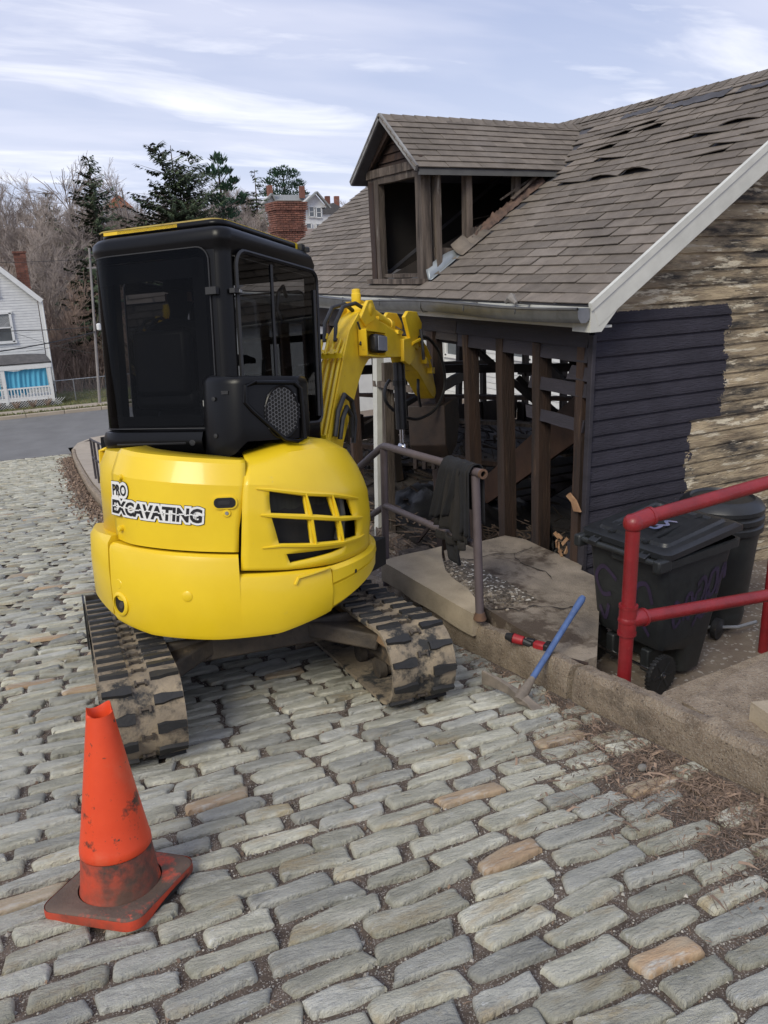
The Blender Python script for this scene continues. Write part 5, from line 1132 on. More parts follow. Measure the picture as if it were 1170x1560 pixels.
# dormer: corner posts, window openings, gable triangle, trims
def dbeam(p, q, w, h, m=m_weath, name='dormer_post', up=(1, 0, 0), rough=.004, label=None):
    b = MB(); b.beam(p, q, w, h, up=up, rough=rough); return b.build(name, m, hs, smooth=0, label=label)
zb = roofz(DX) + .01; zt = DZE - .03
dbeam((DX + .02, DY1 - .05, zb - .02), (DX + .02, DY1 - .02, zt), .10, .09, m_stud); dbeam((DX + .015, DY1 - .15, zb), (DX + .015, DY1 - .12, zt), .08, .07); dbeam((DX + .02, DY0 + .05, zb - .03), (DX + .02, DY0 + .07, zt), .11, .09, m_weath, label='split and charred corner post of the dormer')
dbeam((DX + .02, DY0 - .0, zt + .02), (DX + .02, DY1 + .04, zt + .02), .07, .10, m_weath, 'dormer_lintel', up=(0, 0, 1)); dbeam((DX - .01, DY0 - .0, zt + .065), (DX - .01, DY1 + .05, zt + .065), .05, .07, m_weath, 'dormer_frieze', up=(0, 0, 1))
dbeam((DX - .03, DY0 - .02, zb + .0), (DX - .03, DY1 + .02, zb + .0), .10, .045, m_weath, 'dormer_sill', up=(0, 0, 1)); dbeam((DX + .03, DY0 + .1, zb + .05), (DX + .03, DY1 - .16, zb + .05), .05, .03, m_weath, 'dormer_sill', up=(0, 0, 1))
# gable triangle boards
m_dtrim = M('grey_dormer_trim', (.30, .30, .29), (.14, .13, .125), 6, .7, stretch=(1, 1, 1))
k = 0; z = DZE + .05
while z < DZP - .05:
    w0 = DW * (1 - (z - DZE) / (DZP - DZE + .02)) - .06; w1 = DW * (1 - (z + .07 - DZE) / (DZP - DZE + .02)) - .06
    if w0 < .05: break
    b = MB(); w1 = max(w1, .01); P = [(DX + .03, ym_ - w0, z), (DX + .03, ym_ + w0, z), (DX + .045, ym_ + w1, z + .066), (DX + .045, ym_ - w1, z + .066)]
    b.add(P + [(p[0] + .015, p[1], p[2]) for p in P], [(0, 1, 2, 3), (4, 5, 6, 7), (0, 1, 5, 4), (1, 2, 6, 5), (2, 3, 7, 6), (3, 0, 4, 7)]); b.build('gable_board', m_stud, hs, smooth=0); z += .07
for s2 in (-1, 1):
    b = MB(); t1 = Vector((xfr, ym_, DZP + .03)); t0 = Vector((xfr, ym_ + s2 * (DW + .005), DZE - .02)); b.beam(t0, t1, .02, .05, up=(0, s2 * .5, 1)); b.build('dormer_rake', m_dtrim, hs)
    dbeam((DX - .02, ym_ + s2 * (DW - .13), DZE + .06), (DX - .02, ym_ + s2 * .05, DZP - .09), .03, .06, m_stud, 'dormer_trim', up=(0, s2 * .5, 1))

# right cheek: top plate, posts, broken lower boards
xd0 = DX + .06; dbeam((DX, DY0 + .02, zt + .02), (xd + .02, DY0 + .02, zt + .03), .06, .07, m_weath, 'cheek_plate', up=(0, 0, 1)); b = MB(); b.beam((DX - .1, DY0 - .085, DZE - .045), (xd + .05, DY0 - .085, DZE - .04), .02, .05); b.build('dormer_fascia', M('grey_fascia', (.12, .12, .115), (.08, .08, .08), 6, .6), hs)
for x, xt, lb in ((DX + .14, DX + .13, None), (4.07, 4.06, None), (4.58, 4.58, None)): dbeam((x, DY0 + .03, roofz(x) - .05), (xt, DY0 + .03, zt), .055, .08, m_weath, 'cheek_post', up=(0, 1, 0))
for k_b in range(3):
    x0 = DX + .10; z0 = roofz(DX) + .03 + .08 * k_b; x1 = min(4.0, XE + (z0 - ZE) / SL + .38); b = MB(); b.beam((x0, DY0 + .02, z0 + .06), (x1, DY0 + .02, z0 + .05), .02, .075, rough=.004); b.build('cheek_board', m_weath, hs, smooth=0)
b = MB(); b.beam((4.08, DY0 - .0, roofz(4.08) + .10), (4.34, DY0 - .0, roofz(4.08) + .11), .02, .10, rough=.01); b.build('cheek_board', m_weath, hs, smooth=0)
b = MB(); G = []
for i in range(15):
    x = lerp(DX - .0, 3.98, i / 14); z_ = roofz(x); lift = .09 * (1 - (i / 14) ** 3); G.append([(x, DY0 - .09, z_ + .022), (x + .01, DY0 - .02, z_ + .024), (x, DY0 + .0, z_ + .03 + lift)])
b.grid(G); b.build('step_flashing', M('zinc_flashing', (.30, .33, .35), (.22, .24, .26), 5, .45, metal=.5), hs, solid=.004)
b = MB(); G = []     # torn, burned edge running up the slope
for i in range(60):
    x = lerp(3.99, 4.84, i / 59); z_ = roofz(x); n1 = noise.noise(Vector((i * .35, 0, 0))); n2 = noise.noise(Vector((i * .4, 5, 0))); G.append([(x + .02 * n2, DY0 - .06 + .03 * n1, z_ + .02), (x, DY0 - .03 + .03 * n2, z_ + .065 + .035 * n1), (x + .02 * n1, DY0 + .03, z_ + .085 + .04 * n2), (x, DY0 + .07 + .02 * n1, z_ + .03 + .03 * n1), (x, DY0 + .06, z_ - .03)])
b.grid(G); b.build('charred_edge', M('burned_edge', (.16, .10, .075), (.05, .035, .03), 11.1, .8, bump=.8, bscale=40, dirt=((.42, .38, .34), 14, .68, .06)), hs)
for (p, q, w) in (((4.02, DY0 - .02, roofz(4.0) + .05), (4.2, DY0 - .01, roofz(4.1) + .14), .03), ((4.5, DY0 - .03, roofz(4.5) + .10), (4.76, DY0 - .03, roofz(4.74) + .13), .02), ((4.4, DY0 + .0, roofz(4.45) + .13), (4.78, DY0 + .0, roofz(4.7) + .17), .012)):
    b = MB(); b.beam(p, q, .02, w, rough=.006); b.build('splinter', m_weath, hs, smooth=0)
for (x, w_, ca) in ((3.90, .13, .09), (4.00, .11, .07), (4.10, .10, .04)):
    G = []
    for i in range(7):
        t = i / 6; y = DY0 - .16 + .20 * t; G.append([(x + lx, y, roofz(x + lx) + .03 + ca * t * t) for lx in (-.0, w_ * .5, w_)])
    b = MB(); b.grid(G); b.build('shingle', m_sh, hs, smooth=40, solid=.006, label='shingle curled up against the dormer opening')
# dark lining inside the dormer and slats
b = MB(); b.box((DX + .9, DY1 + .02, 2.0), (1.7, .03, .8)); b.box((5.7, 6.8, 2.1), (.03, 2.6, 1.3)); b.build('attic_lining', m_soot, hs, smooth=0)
for (y0, y1, z) in ((6.6, 7.0, 2.02), (6.65, 6.95, 1.86), (6.6, 6.95, 1.72), (6.0, 6.3, 2.1), (6.0, 6.25, 1.95)):
    b = MB(); b.beam((4.7, y0 + .3, z + .05), (4.7, y1 + .3, z + .03), .01, .012); b.build('lath', m_weath, hs, smooth=0)
b = MB(); b.beam((3.8, 7.2, 1.5), (5.0, 6.6, 2.2), .06, .12); b.beam((3.8, 6.9, 1.4), (4.9, 7.2, 1.9), .05, .1); b.build('fallen_rafter', m_char, hs)
# ------------------------------------------------------------------ landing, slab, steps
def slab(name, poly, zt, th, m, parent=None, amp=.006, label=None, cat=None, kind=None, sub=.09, zf=None):
    """irregular concrete slab: polygon in plan, bumpy top, real thickness"""
    bm = bmesh.new(); vs_ = [bm.verts.new((x, y, 0)) for x, y in poly]; bm.faces.new(vs_)
    for _ in range(60):
        es = [e for e in bm.edges if e.calc_length() > sub * 1.6]
        if not es: break
        bmesh.ops.subdivide_edges(bm, edges=es, cuts=1, use_grid_fill=False)
        bmesh.ops.triangulate(bm, faces=bm.faces)
        if len(bm.faces) > 6000: break
    hf = lambda x, y: (zf(x, y) if zf else zt)
    for v in bm.verts: v.co.z = hf(v.co.x, v.co.y) + amp * noise.noise(v.co * 3) + amp * .5 * noise.noise(v.co * 11)
    r = bmesh.ops.extrude_face_region(bm, geom=bm.faces[:]); nv = [e for e in r['geom'] if isinstance(e, bmesh.types.BMVert)]
    for v in nv: v.co.z = hf(v.co.x, v.co.y) - th + .02 * noise.noise(v.co * 4)
    for v in bm.verts:
        if v.is_boundary: pass
    bmesh.ops.recalc_face_normals(bm, faces=bm.faces)
    b = MB(); bm.verts.index_update(); b.add([v.co.copy() for v in bm.verts], [tuple(v.index for v in f.verts) for f in bm.faces]); bm.free()
    ob = b.build(name, m, parent, smooth=40, fix=False)
    if kind: ob['kind'] = kind
    if label: tag(ob, label, cat)
    return ob
m_slab = M('landing_concrete', (.33, .275, .215), (.18, .15, .118), 4.2, .92, bump=.9, bscale=80, world=True, dirt=[((.085, .062, .045), 1.3, .53, .06), ((.45, .40, .33), 60, .66, .08), ((.10, .075, .055), 11, .60, .2)])
m_slab2 = M('buff_slab', (.44, .365, .265), (.30, .25, .18), 4, .9, bump=.7, bscale=90, world=True, dirt=[((.17, .13, .095), 5, .66, .15), ((.45, .4, .33), 50, .70, .06)])
ZL = lambda x, y: -.375 - .05 * sstep(2.5, 3.5, x) + (-.02 if y < 3.2 else 0)
structure(slab('landing', [(2.54, 2.93), (2.72, 2.95), (3.52, 3.82), (3.52, 4.02), (3.60, 4.10), (3.585, 4.40), (3.57, 4.74), (3.50, 4.90), (3.30, 4.87), (3.02, 4.83), (2.86, 4.77), (2.72, 4.5), (2.62, 4.2), (2.56, 3.9), (2.53, 3.72)], -.38, .30, m_slab, zf=ZL))
structure(slab('raised_slab', [(2.325, 4.74), (2.52, 4.77), (2.71, 4.77), (2.845, 4.775), (2.74, 4.6), (2.62, 4.35), (2.585, 4.2), (2.575, 4.0), (2.53, 3.84), (2.50, 3.72), (2.455, 3.66), (2.39, 3.66)], -.36, .15, m_slab2, zf=lambda x, y: -.352 - .0 * x, amp=.004))
m_rubb = M('broken_rubble', (.16, .13, .10), (.06, .05, .04), 14, .95, bump=1., bscale=50, world=True, speck=((.6, .57, .5), 60, .8, .9))
b = MB()   # crumbled patch between the slabs
for k in range(900):
    t = random.random(); x = lerp(2.60, 2.66, t) + random.gauss(0, .075) + .22 * (1 - t) * random.random(); y = lerp(3.72, 4.55, t) + random.gauss(0, .05); s_ = random.uniform(.004, .014)
    b.tint = random.uniform(.01, 1); rm = Matrix.Rotation(random.uniform(0, 3), 3, 'Z') @ Matrix.Rotation(random.uniform(-.5, .5), 3, 'X'); b.box((x, y, ZL(x, y) + s_ * .4), (s_ * 1.6, s_ * 1.2, s_ * .8), rm)
stuff(b.build('crumbled_concrete', M('rubble_bits', (.28, .24, .19), (.07, .055, .045), 20, .95, tint=.5), smooth=0, fix=False), 'crumbled concrete and gravel in the broken patch of the landing', 'rubble')
b, _ = crumple(2.72, 4.12, ZL(2.7, 4.1) - .004, .17, .42, .02, '', None, n=24, seed=5, fr=6); structure(b.build('crumbled_patch', m_rubb))
m_crack = M('crack_shade', (.045, .035, .028), (.02, .016, .013), 20, 1.)  # flat dark strips on the slab, painted for the shade inside its cracks
for P in ([(3.50, 4.55), (3.30, 4.50), (3.12, 4.56), (2.95, 4.50), (2.83, 4.56), (2.70, 4.52)], [(3.30, 4.50), (3.22, 4.32), (3.28, 4.1), (3.20, 3.9)], [(2.56, 3.70), (2.68, 3.60), (2.80, 3.62), (2.98, 3.50), (3.10, 3.52)]):
    G = []
    for (x0, y0_), (x1, y1_) in zip(P, P[1:]):
        for t in (0, .25, .5, .75): x = lerp(x0, x1, t) + random.gauss(0, .008); y = lerp(y0_, y1_, t) + random.gauss(0, .008); w_ = random.uniform(.002, .007); G.append([(x - w_, y - w_, ZL(x, y) + .0075), (x + w_, y + w_, ZL(x, y) + .0075)])
    b = MB(); b.grid(G); structure(b.build('landing_crack', m_crack, smooth=0))
# dirt strip between kerb and slab, door stoop, debris ground
b = MB(); b.grid([[(x, y, gz(2.41, y) + .13 + .02 * noise.noise(Vector((x * 4, y * 4, 0))) - .25 * sstep(2.9, 3.5, x) * (y > 4.9)) for x in np.linspace(2.5, 3.62, 12)] for y in np.linspace(4.70, 11, 60)]); structure(b.build('front_yard', m_yard))
b = MB(); b.grid([[(x, y, -.77 + .012 * noise.noise(Vector((x * 3, y * 3, 0)))) for x in np.linspace(2.52, 7, 20)] for y in np.linspace(1.6, 4.12, 14)]); structure(b.build('side_yard', m_yard))
b = MB(); b.box((3.45, 5.6, -1.02), (.30, 1.5, .12)); structure(b.build('door_stoop', m_weath, bevel=.01))
# steps at the right edge
st = thing('concrete_steps', 'concrete steps beside the red pipe railing at the right edge', 'steps', (3.2, 2.2, -.8))
for nm_, poly, zt in (('step', [(2.535, 2.36), (2.66, 2.42), (3.42, 2.45), (5, 2.5), (5, 2.0), (2.535, 2.0)], -.335), ('step', [(2.535, 2.20), (3.24, 2.30), (5, 2.36), (5, 1.5), (2.535, 1.5)], -.235)):
    ob = slab(nm_, poly, zt, .35, m_kerb, st, amp=.006)
ob = slab('step', [(2.62, 1.93), (2.70, 1.90), (3.6, 1.86), (3.6, 1.2), (2.56, 1.2), (2.56, 1.6)], -.14, .12, m_slab2, st, amp=.006, label='broken edged concrete tread nearest the kerb') if False else slab('step', [(2.66, 1.955), (2.74, 1.93), (3.6, 1.92), (3.6, 1.2), (2.60, 1.2), (2.62, 1.7)], -.15, .10, m_slab2, st, amp=.006)
ob['label'] = 'broken edged concrete tread nearest the kerb'
# ------------------------------------------------------------------ railings
m_grail = M('grey_brown_pipe_paint', (.125, .10, .105), (.095, .075, .078), 8, .5, bump=.1, bscale=60, dirt=((.22, .16, .12), 14, .68, .1))
gr = thing('pipe_railing', 'grey brown pipe railing with an open end on the concrete landing', 'railing', (2.42, 3.64, -.38))
R_g = .0255
b = MB(); b.tube([(2.425, 3.635, -.40), (2.42, 3.68, .49)], R_g, 14); b.build('post', m_grail, gr)
b = MB(); b.tube([(2.42, 4.86, -.60), (2.42, 4.83, .43)], R_g, 14); b.build('post', m_grail, gr)
b = MB(); b.tube([(2.42, 3.60, .515), (2.42, 3.70, .510), (2.42, 4.78, .455), (2.42, 4.83, .447), (2.42, 4.87, .43), (2.42, 5.25, .21), (2.42, 6.3, -.42)], R_g, 14, caps=False); rl = b.build('top_rail', m_grail, gr)
b = MB(); b.tube([(2.42, 3.598, .515), (2.42, 3.612, .5145)], [.029, .029], 16, caps=False); b.tube([(2.42, 3.598, .515), (2.42, 3.612, .5145)], [.017, .017], 16, caps=False)
e_ = [(2.42 + r_ * math.cos(t), 3.598, .515 + r_ * math.sin(t)) for r_ in (.017, .029) for t in np.linspace(0, 2 * pi, 17)[:-1]]; b.add(e_, [(i, (i + 1) % 16, 16 + (i + 1) % 16, 16 + i) for i in range(16)]); b.build('open_end', M('rust', (.16, .085, .05), (.08, .05, .035), 20, .8), rl)
b = MB(); b.lathe([(.02, 0), (.001, .0)], 16, (2.42, 3.63, .513), (0, 1, 0)); b.build('pipe_bore', m_dark, rl)
b = MB(); b.tube([(2.42, 3.67, .075), (2.42, 4.83, .02)], R_g * .9, 14); b.tube([(2.42, 4.83, .02), (2.42, 5.3, -.25), (2.42, 6.3, -.85)], R_g * .9, 14); b.build('middle_rail', m_grail, gr)
b = MB(); b.lathe([(.040, 0), (.036, .02), (.028, .045)], 12, (2.425, 3.636, -.385)); b.build('rusty_foot', MATS['rust'], gr)
# jacket over the rail
m_jack = M('charcoal_cloth', (.015, .0155, .018), (.010, .010, .012), 11.1, .95, bump=.5, bscale=140)
m_jack2 = M('brown_black_fleece', (.024, .021, .020), (.015, .014, .0135), 11.1, .97, bump=.5, bscale=140)
jk = thing('jacket', 'dark hooded jacket hung over the grey pipe railing', 'jacket', (2.42, 3.85, .5))
def drape(y0, y1, front, back, name, m, yb0=None, yb1=None, amp=.02, seed=0, rx=.034):
    G = []; n = 34; yb0 = y0 if yb0 is None else yb0; yb1 = y1 if yb1 is None else yb1
    prof = []
    for k in range(14): t = k / 13; prof.append((-1, front * (1 - t)))
    for k in range(7): a = pi - pi * (k + .5) / 7; prof.append((math.cos(a), -rx * 0 + math.sin(a)))
    rowz = []
    for k in range(16): rowz.append(('f', 1 - k / 15))
    for k in range(1, 8): rowz.append(('t', k / 8))
    for k in range(12): rowz.append(('b', k / 11))
    for kind, t in rowz:
        row = []
        for i in range(n):
            u = i / (n - 1); zr = .512 - .045 * (lerp(y0, y1, u) - 3.64)
            if kind == 'f': ya, yb = lerp(y0, yb0, t), lerp(y1, yb1, t); y = lerp(ya, yb, u); L_ = front * (1 + .06 * math.sin(u * 5 + seed)); z = zr - L_ * t; fold = amp * (math.sin(u * 17 + seed + t * 1.5) + .6 * math.sin(u * 31 + seed * 2 + t * 3)) * (.25 + t) ; x = 2.42 - rx - .012 - abs(.02 * t) - fold * .8
            elif kind == 't': a = pi - pi * t; y = lerp(y0, y1, u); x = 2.42 + (rx + .006) * math.cos(a); z = zr + (rx + .004) * math.sin(a) + .004 * math.sin(u * 17 + seed)
            else: y = lerp(y0, y1, u); x = 2.42 + rx + .012 + amp * .7 * math.sin(u * 15 + seed) * t; z = zr - back * t
            row.append((x, y, z + .004 * noise.noise(Vector((u * 8, t * 5, seed)))))
        G.append(row)
    b = MB(); b.grid(G); return b.build(name, m, jk, solid=.006, smooth=70)
drape(3.69, 3.93, .40, .26, 'body', m_jack2, yb0=3.66, yb1=4.04, amp=.018, seed=1)
drape(3.76, 3.97, .32, .20, 'sleeve', m_jack, yb0=3.88, yb1=4.07, amp=.014, seed=4, rx=.046)
drape(3.67, 3.78, .36, .32, 'hood', m_jack, yb0=3.64, yb1=3.72, amp=.012, seed=8, rx=.042)
b = MB(); b.grid([[(2.355 - .012 * math.sin(u * 14), lerp(3.68, 3.99, u), .10 - .035 * t - .010 * abs(math.sin(u * 9))) for u in np.linspace(0, 1, 26)] for t in (0, .5, 1, 1.4)]); b.build('waistband', m_jack2, jk, solid=.012, smooth=70)
G = [[(2.365 - .02 * math.sin(u * 9 + k * .4), lerp(3.74, 3.90, u), .07 - .13 * k / 6 - .02 * math.sin(u * 6)) for u in np.linspace(0, 1, 14)] for k in range(7)]; b = MB(); b.grid(G); b.build('cuff', m_jack, jk, solid=.012, smooth=70)
# red pipe railing
m_red = M('red_railing_paint', (.25, .014, .018), (.17, .010, .013), 7, .42, bump=.35, bscale=45, coat=.15, dirt=((.38, .10, .09), 18, .70, .08))
rr_ = thing('red_railing', 'thick red pipe railing along the steps in front of the bins', 'railing', (2.62, 2.63, -.77))
P1b, P1t = (2.60, 2.62, -.80), (2.605, 2.63, .462); T2 = (2.645, 2.635, -.045)
rr = .034
b = MB(); b.tube([P1b, P1t], rr, 18); b.build('post', m_red, rr_)
A2 = (3.53, 2.56, .555); b = MB(); b.tube([P1t, (2.66, 2.628, .475), A2, (4.4, 2.5, .65)], rr, 18); b.build('top_rail', m_red, rr_)
B0 = (2.602, 2.626, -.028); B2_ = (3.60, 2.56, -.09); b = MB(); b.tube([B0, B2_, (4.4, 2.52, -.10)], rr * .95, 18); b.build('lower_rail', m_red, rr_)
b = MB(); b.lathe([(.0, -.046), (.030, -.04), (.045, -.02), (.048, 0), (.045, .02), (.030, .038), (.0, .044)], 20, P1t); b.tube([P1t, (2.70, 2.626, .478)], .044, 18); b.tube([(2.697, 2.626, .478), (2.712, 2.625, .479)], .0465, 18); b.build('elbow', m_red, rr_, smooth=60)
b = MB(); b.tube([(2.603, 2.626, -.10), (2.604, 2.627, .05)], .043, 18); b.tube([(2.6028, 2.626, -.105), (2.603, 2.626, -.09)], .046, 18); b.tube([(2.604, 2.627, .035), (2.604, 2.627, .05)], .046, 18); b.tube([B0, (2.695, 2.62, -.034)], .042, 18); b.tube([(2.69, 2.62, -.034), (2.705, 2.62, -.035)], .0455, 18); b.lathe([(0, -.045), (.035, -.035), (.047, 0), (.035, .035), (0, .045)], 18, B0); b.build('tee', m_red, rr_, smooth=60)
Y2_ = at(1168, 990, 3.1); b = MB(); b.tube([(4.14, 3.0, -.80), (4.16, 3.02, .10), (4.16, 3.02, .8)], rr * .9, 16); b.tube([(4.16, 3.02, -.02), (4.16, 3.02, .10)], .044, 16); b.lathe([(0, -.045), (.035, -.035), (.047, 0), (.035, .035), (0, .045)], 18, (4.16, 3.02, .03)); b.build('post', m_red, rr_)
b = MB(); b.tube([(4.16, 3.02, .03), (5.0, 2.95, .0)], rr * .9, 16); b.build('lower_rail', m_red, rr_)
# small dark railing on the corner pavement
sr = thing('small_railing', 'short dark iron railing on the far corner pavement', 'railing', (1.7, 13.5, -2.0))
m_iron = M('dark_iron', (.05, .042, .05), (.035, .03, .035), 9, .6)
yv = (16.4, 15.4, 14.4, 13.4, 12.4)
for y in yv:
    x = kerb_x(y) + .22; z = gz(x, y) + .16; b = MB(); b.tube([(x, y, z), (x, y, z + .82)], .022, 8); b.build('post', m_iron, sr)
for h_ in (.82, .45):
    b = MB(); b.tube([(kerb_x(y) + .22, y, gz(kerb_x(y) + .22, y) + .16 + h_) for y in yv], .018, 8); b.build('rail', m_iron, sr)
# ------------------------------------------------------------------ wheelie bin
m_bin = M('bin_plastic', (.018, .020, .022), (.026, .029, .030), 14, .45, bump=.15, bscale=150, dirt=[((.055, .055, .05), 6, .66, .25)])
m_binm = M('bin_plastic_tagged', (.018, .020, .022), (.026, .029, .030), 14, .45, bump=.15, bscale=150, dirt=[((.055, .055, .05), 6, .66, .25)])
m_lid = M('bin_lid_plastic', (.014, .0155, .018), (.022, .024, .027), 10, .38, bump=.1, bscale=120, dirt=[((.06, .065, .07), 7, .66, .3)])
m_tag = M('violet_marker', (.040, .027, .062), (.028, .021, .040), 9, .5); m_tagb = M('blue_white_marker', (.07, .10, .22), (.20, .19, .27), 12, .5)
BM = Matrix.Translation((3.13, 3.19, -.768)) @ Matrix.Rotation(math.radians(6), 4, 'Z')   # local x runs away from the wheels
bn = thing('wheelie_bin', 'dark grey wheelie bin with purple scribbled sides and a blue scrawl on its lid', 'bin', mat=BM)
def bb(): return MB(BM.copy())
def tub(z, k=0):   # outline of the tub at height z
    t = z / .86; x0 = lerp(.06, -.03, t) + .20 * (1 - sstep(.21, .27, z)); x1 = lerp(.44, .60, t); hw = lerp(.225, .285, t); r = .05
    return [(x0 + r * (1 - math.cos(a)) if False else (x0 + r + r * math.cos(a) if c < 2 else x1 - r + r * math.cos(a)), (hw - r + r * math.sin(a)) if c in (0, 3) else (-hw + r + r * math.sin(a)), z) for c, a0 in ((0, 90), (1, 180), (2, 270), (3, 0)) for a in [math.radians(a0 + 90 * i / 5) for i in range(6)]]
b = bb(); G = [tub(z) for z in (.055, .07, .20, .22, .24, .26, .30, .55, .78, .80)]; b.grid(G, closed=True); b.add(G[0], [tuple(range(24))]); body = b.build('tub', m_bin, bn, smooth=40)
b = bb(); o1 = [(x * 1.0, y, z) for x, y, z in tub(.80)]
def grow(o, d, z): 
    cx_ = sum(p[0] for p in o) / len(o); return [(p[0] + math.copysign(d, p[0] - cx_), p[1] + math.copysign(d, p[1]), z) for p in o]
b.grid([grow(o1, .0, .79), grow(o1, .028, .80), grow(o1, .03, .845), grow(o1, .012, .85)], closed=True); b.build('rim', m_bin, bn, smooth=30)
b = bb(); lidp = grow(o1, .03, .86); 
def lz(p, h): return (p[0], p[1], h + .085 * sstep(-.05, .35, p[0]) * 1 - .05 * sstep(.35, .68, p[0]))
L1 = [lz(p, .852) for p in grow(o1, .036, 0)]; L2 = [lz(p, .884) for p in grow(o1, .036, 0)]; L3 = [lz(p, .896) for p in grow(o1, .010, 0)]
def shrink(P, k, dz): 
    cx_ = sum(p[0] for p in P) / len(P); return [(lerp(cx_, p[0], k), p[1] * k, p[2] + dz) for p in P]
G = [L1, L2, L3, shrink(L3, .86, .0), shrink(L3, .83, .018), shrink(L3, .68, .022), shrink(L3, .65, .008), shrink(L3, .4, .010)]
b.grid(G, closed=True); b.add(G[-1], [tuple(range(24))]); ld = b.build('lid', m_lid, bn, smooth=30)
b = bb(); b.beam((-.02, -.12, .905), (.50, -.10, .955), .03, .012); b.beam((-.02, .12, .905), (.50, .10, .955), .03, .012); b.build('lid_rib', m_lid, ld)
# handle bar with brackets and hinge straps
b = bb(); b.tube([(-.085, -.27, .835), (-.085, .27, .835)], .017, 12); b.build('handle', m_bin, bn)
for y in (-.285, .285):
    b = bb(); b.box((-.06, y, .825), (.11, .05, .075)); b.build('handle_bracket', m_bin, bn, bevel=.012)
for y in (-.175, .175):
    b = bb(); 
    for q in (-.022, .022): b.beam((-.10, y + q, .845), (.05, y + q, .905), .013, .02)
    b.beam((-.105, y, .84), (-.07, y, .855), .06, .03); b.beam((.03, y, .90), (.12, y, .915), .055, .016); b.build('hinge_strap', m_lid, bn, bevel=.004)
b = bb(); b.box((-.035, .02, .79), (.04, .10, .05)); b.build('lift_bar', m_bin, bn, bevel=.008)
for y in (-.25, .25):
    b = bb(); ax_ = BM.to_3x3() @ Vector((0, 1, 0))
    b = MB(); c_ = BM @ Vector((.045, y, .122)); yy_ = y
    b.lathe([(.088, -.016), (.113, -.015), (.117, -.008), (.117, .008), (.113, .015), (.088, .016)], 26, c_, ax_); wl = b.build('wheel', m_rub, bn, smooth=30)
    b = MB(); b.lathe([(.089, -.011), (.089, .011)], 22, c_, ax_); b.lathe([(.024, -.022), (.026, -.018), (.026, .018), (.024, .022)], 14, c_, ax_)
    for k in range(6):
        a = k * pi / 3; d_ = BM.to_3x3() @ Vector((math.cos(a), 0, math.sin(a))); b.beam(c_ - ax_ * .014, c_ - ax_ * .014 + d_ * .088, .014, .010, up=ax_)
    b.build('rim', m_lid, wl, smooth=30)
    b = MB(); b.lathe([(.010, 0), (.009, .006), (.001, .008)], 10, c_ - ax_ * .022, -ax_); b.build('axle_cap', m_chrome, wl)
    b = MB()
    for k in range(30): a = k * 2 * pi / 30; d_ = BM.to_3x3() @ Vector((math.cos(a), 0, math.sin(a))); t_ = d_.cross(ax_); b.box(c_ + d_ * .117, (.007, .030, .010), Matrix((d_, ax_, t_)).transposed())
    b.build('tread', m_rub, wl, smooth=0)
b = bb(); b.tube([(.045, -.24, .122), (.045, .24, .122)], .010, 8); b.build('axle', m_chrome, bn)
for y in (-.13, .13):
    b = bb(); b.box((.11, y, .165), (.14, .06, .14)); b.build('axle_block', m_bin, bn, bevel=.01)
# scribbles follow the tub surface
def surf(u, v):   # u along side (x), v height, on the side towards the street
    t = v / .86; return BM @ Vector((lerp(lerp(.06, -.03, t), lerp(.44, .60, t), u), -lerp(.225, .285, t) - .0035, v))
def surfb(u, v):  # on the wheel side
    t = v / .86; return BM @ Vector((lerp(.06, -.03, t) - .0035, lerp(-.225, .225, u) * lerp(1, 1.2, t), v))
def scrib(fn, P, w=.012, m=m_tag, par=None, name='scribble'):
    Q = []; P = [Vector((*p, 0)) for p in P]
    for i in range(len(P) - 1):
        p0, p1, p2, p3 = P[max(i - 1, 0)], P[i], P[i + 1], P[min(i + 2, len(P) - 1)]
        for k in range(8):
            t = k / 8; Q.append(.5 * ((2 * p1) + (p2 - p0) * t + (2 * p0 - 5 * p1 + 4 * p2 - p3) * t * t + (3 * p1 - p0 - 3 * p2 + p3) * t ** 3))
    b = MB(); G = []
    for i, q in enumerate(Q):
        d = (Q[min(i + 1, len(Q) - 1)] - Q[max(i - 1, 0)]).normalized(); n_ = Vector((-d.y, d.x, 0)) * w * 1.2; G.append([fn(q.x + n_.x * 1.6, q.y + n_.y), fn(q.x - n_.x * 1.6, q.y - n_.y)])
    b.grid(G); return b.build(name, m, par or body, smooth=0, fix=False)
scrib(surf, [(.30, .50), (.20, .56), (.17, .48), (.22, .40), (.32, .44)]); scrib(surf, [(.36, .42), (.37, .56), (.44, .58), (.47, .50), (.42, .44), (.48, .42)]); scrib(surf, [(.52, .62), (.60, .66), (.66, .60), (.62, .50), (.54, .48), (.52, .56), (.60, .60)])
scrib(surf, [(.70, .50), (.72, .66), (.80, .68), (.84, .58), (.78, .52), (.70, .58)]); scrib(surf, [(.88, .52), (.90, .70), (.96, .60)]); scrib(surf, [(.55, .36), (.62, .42), (.70, .40), (.80, .46)])
scrib(surfb, [(.62, .62), (.80, .68), (.92, .60), (.84, .50), (.70, .52)]); scrib(surfb, [(.75, .44), (.82, .34), (.90, .42)]); scrib(surfb, [(.12, .55), (.2, .66), (.34, .62), (.34, .48), (.2, .44)]); scrib(surfb, [(.15, .34), (.3, .42), (.42, .36)])
lidf = lambda u, v: BM @ Vector((.05 + u * .4, v, .922 + .05 * u))
for P in ([(.30, .12), (.48, .05), (.60, .10), (.50, .17), (.36, .12)], [(.35, -.02), (.45, -.08), (.55, -.04), (.62, -.10)], [(.2, .02), (.3, .08), (.25, -.05), (.40, -.06)], [(.62, .02), (.75, .04), (.8, .12)]):
    scrib(lidf, P, .010, m_tagb, ld)
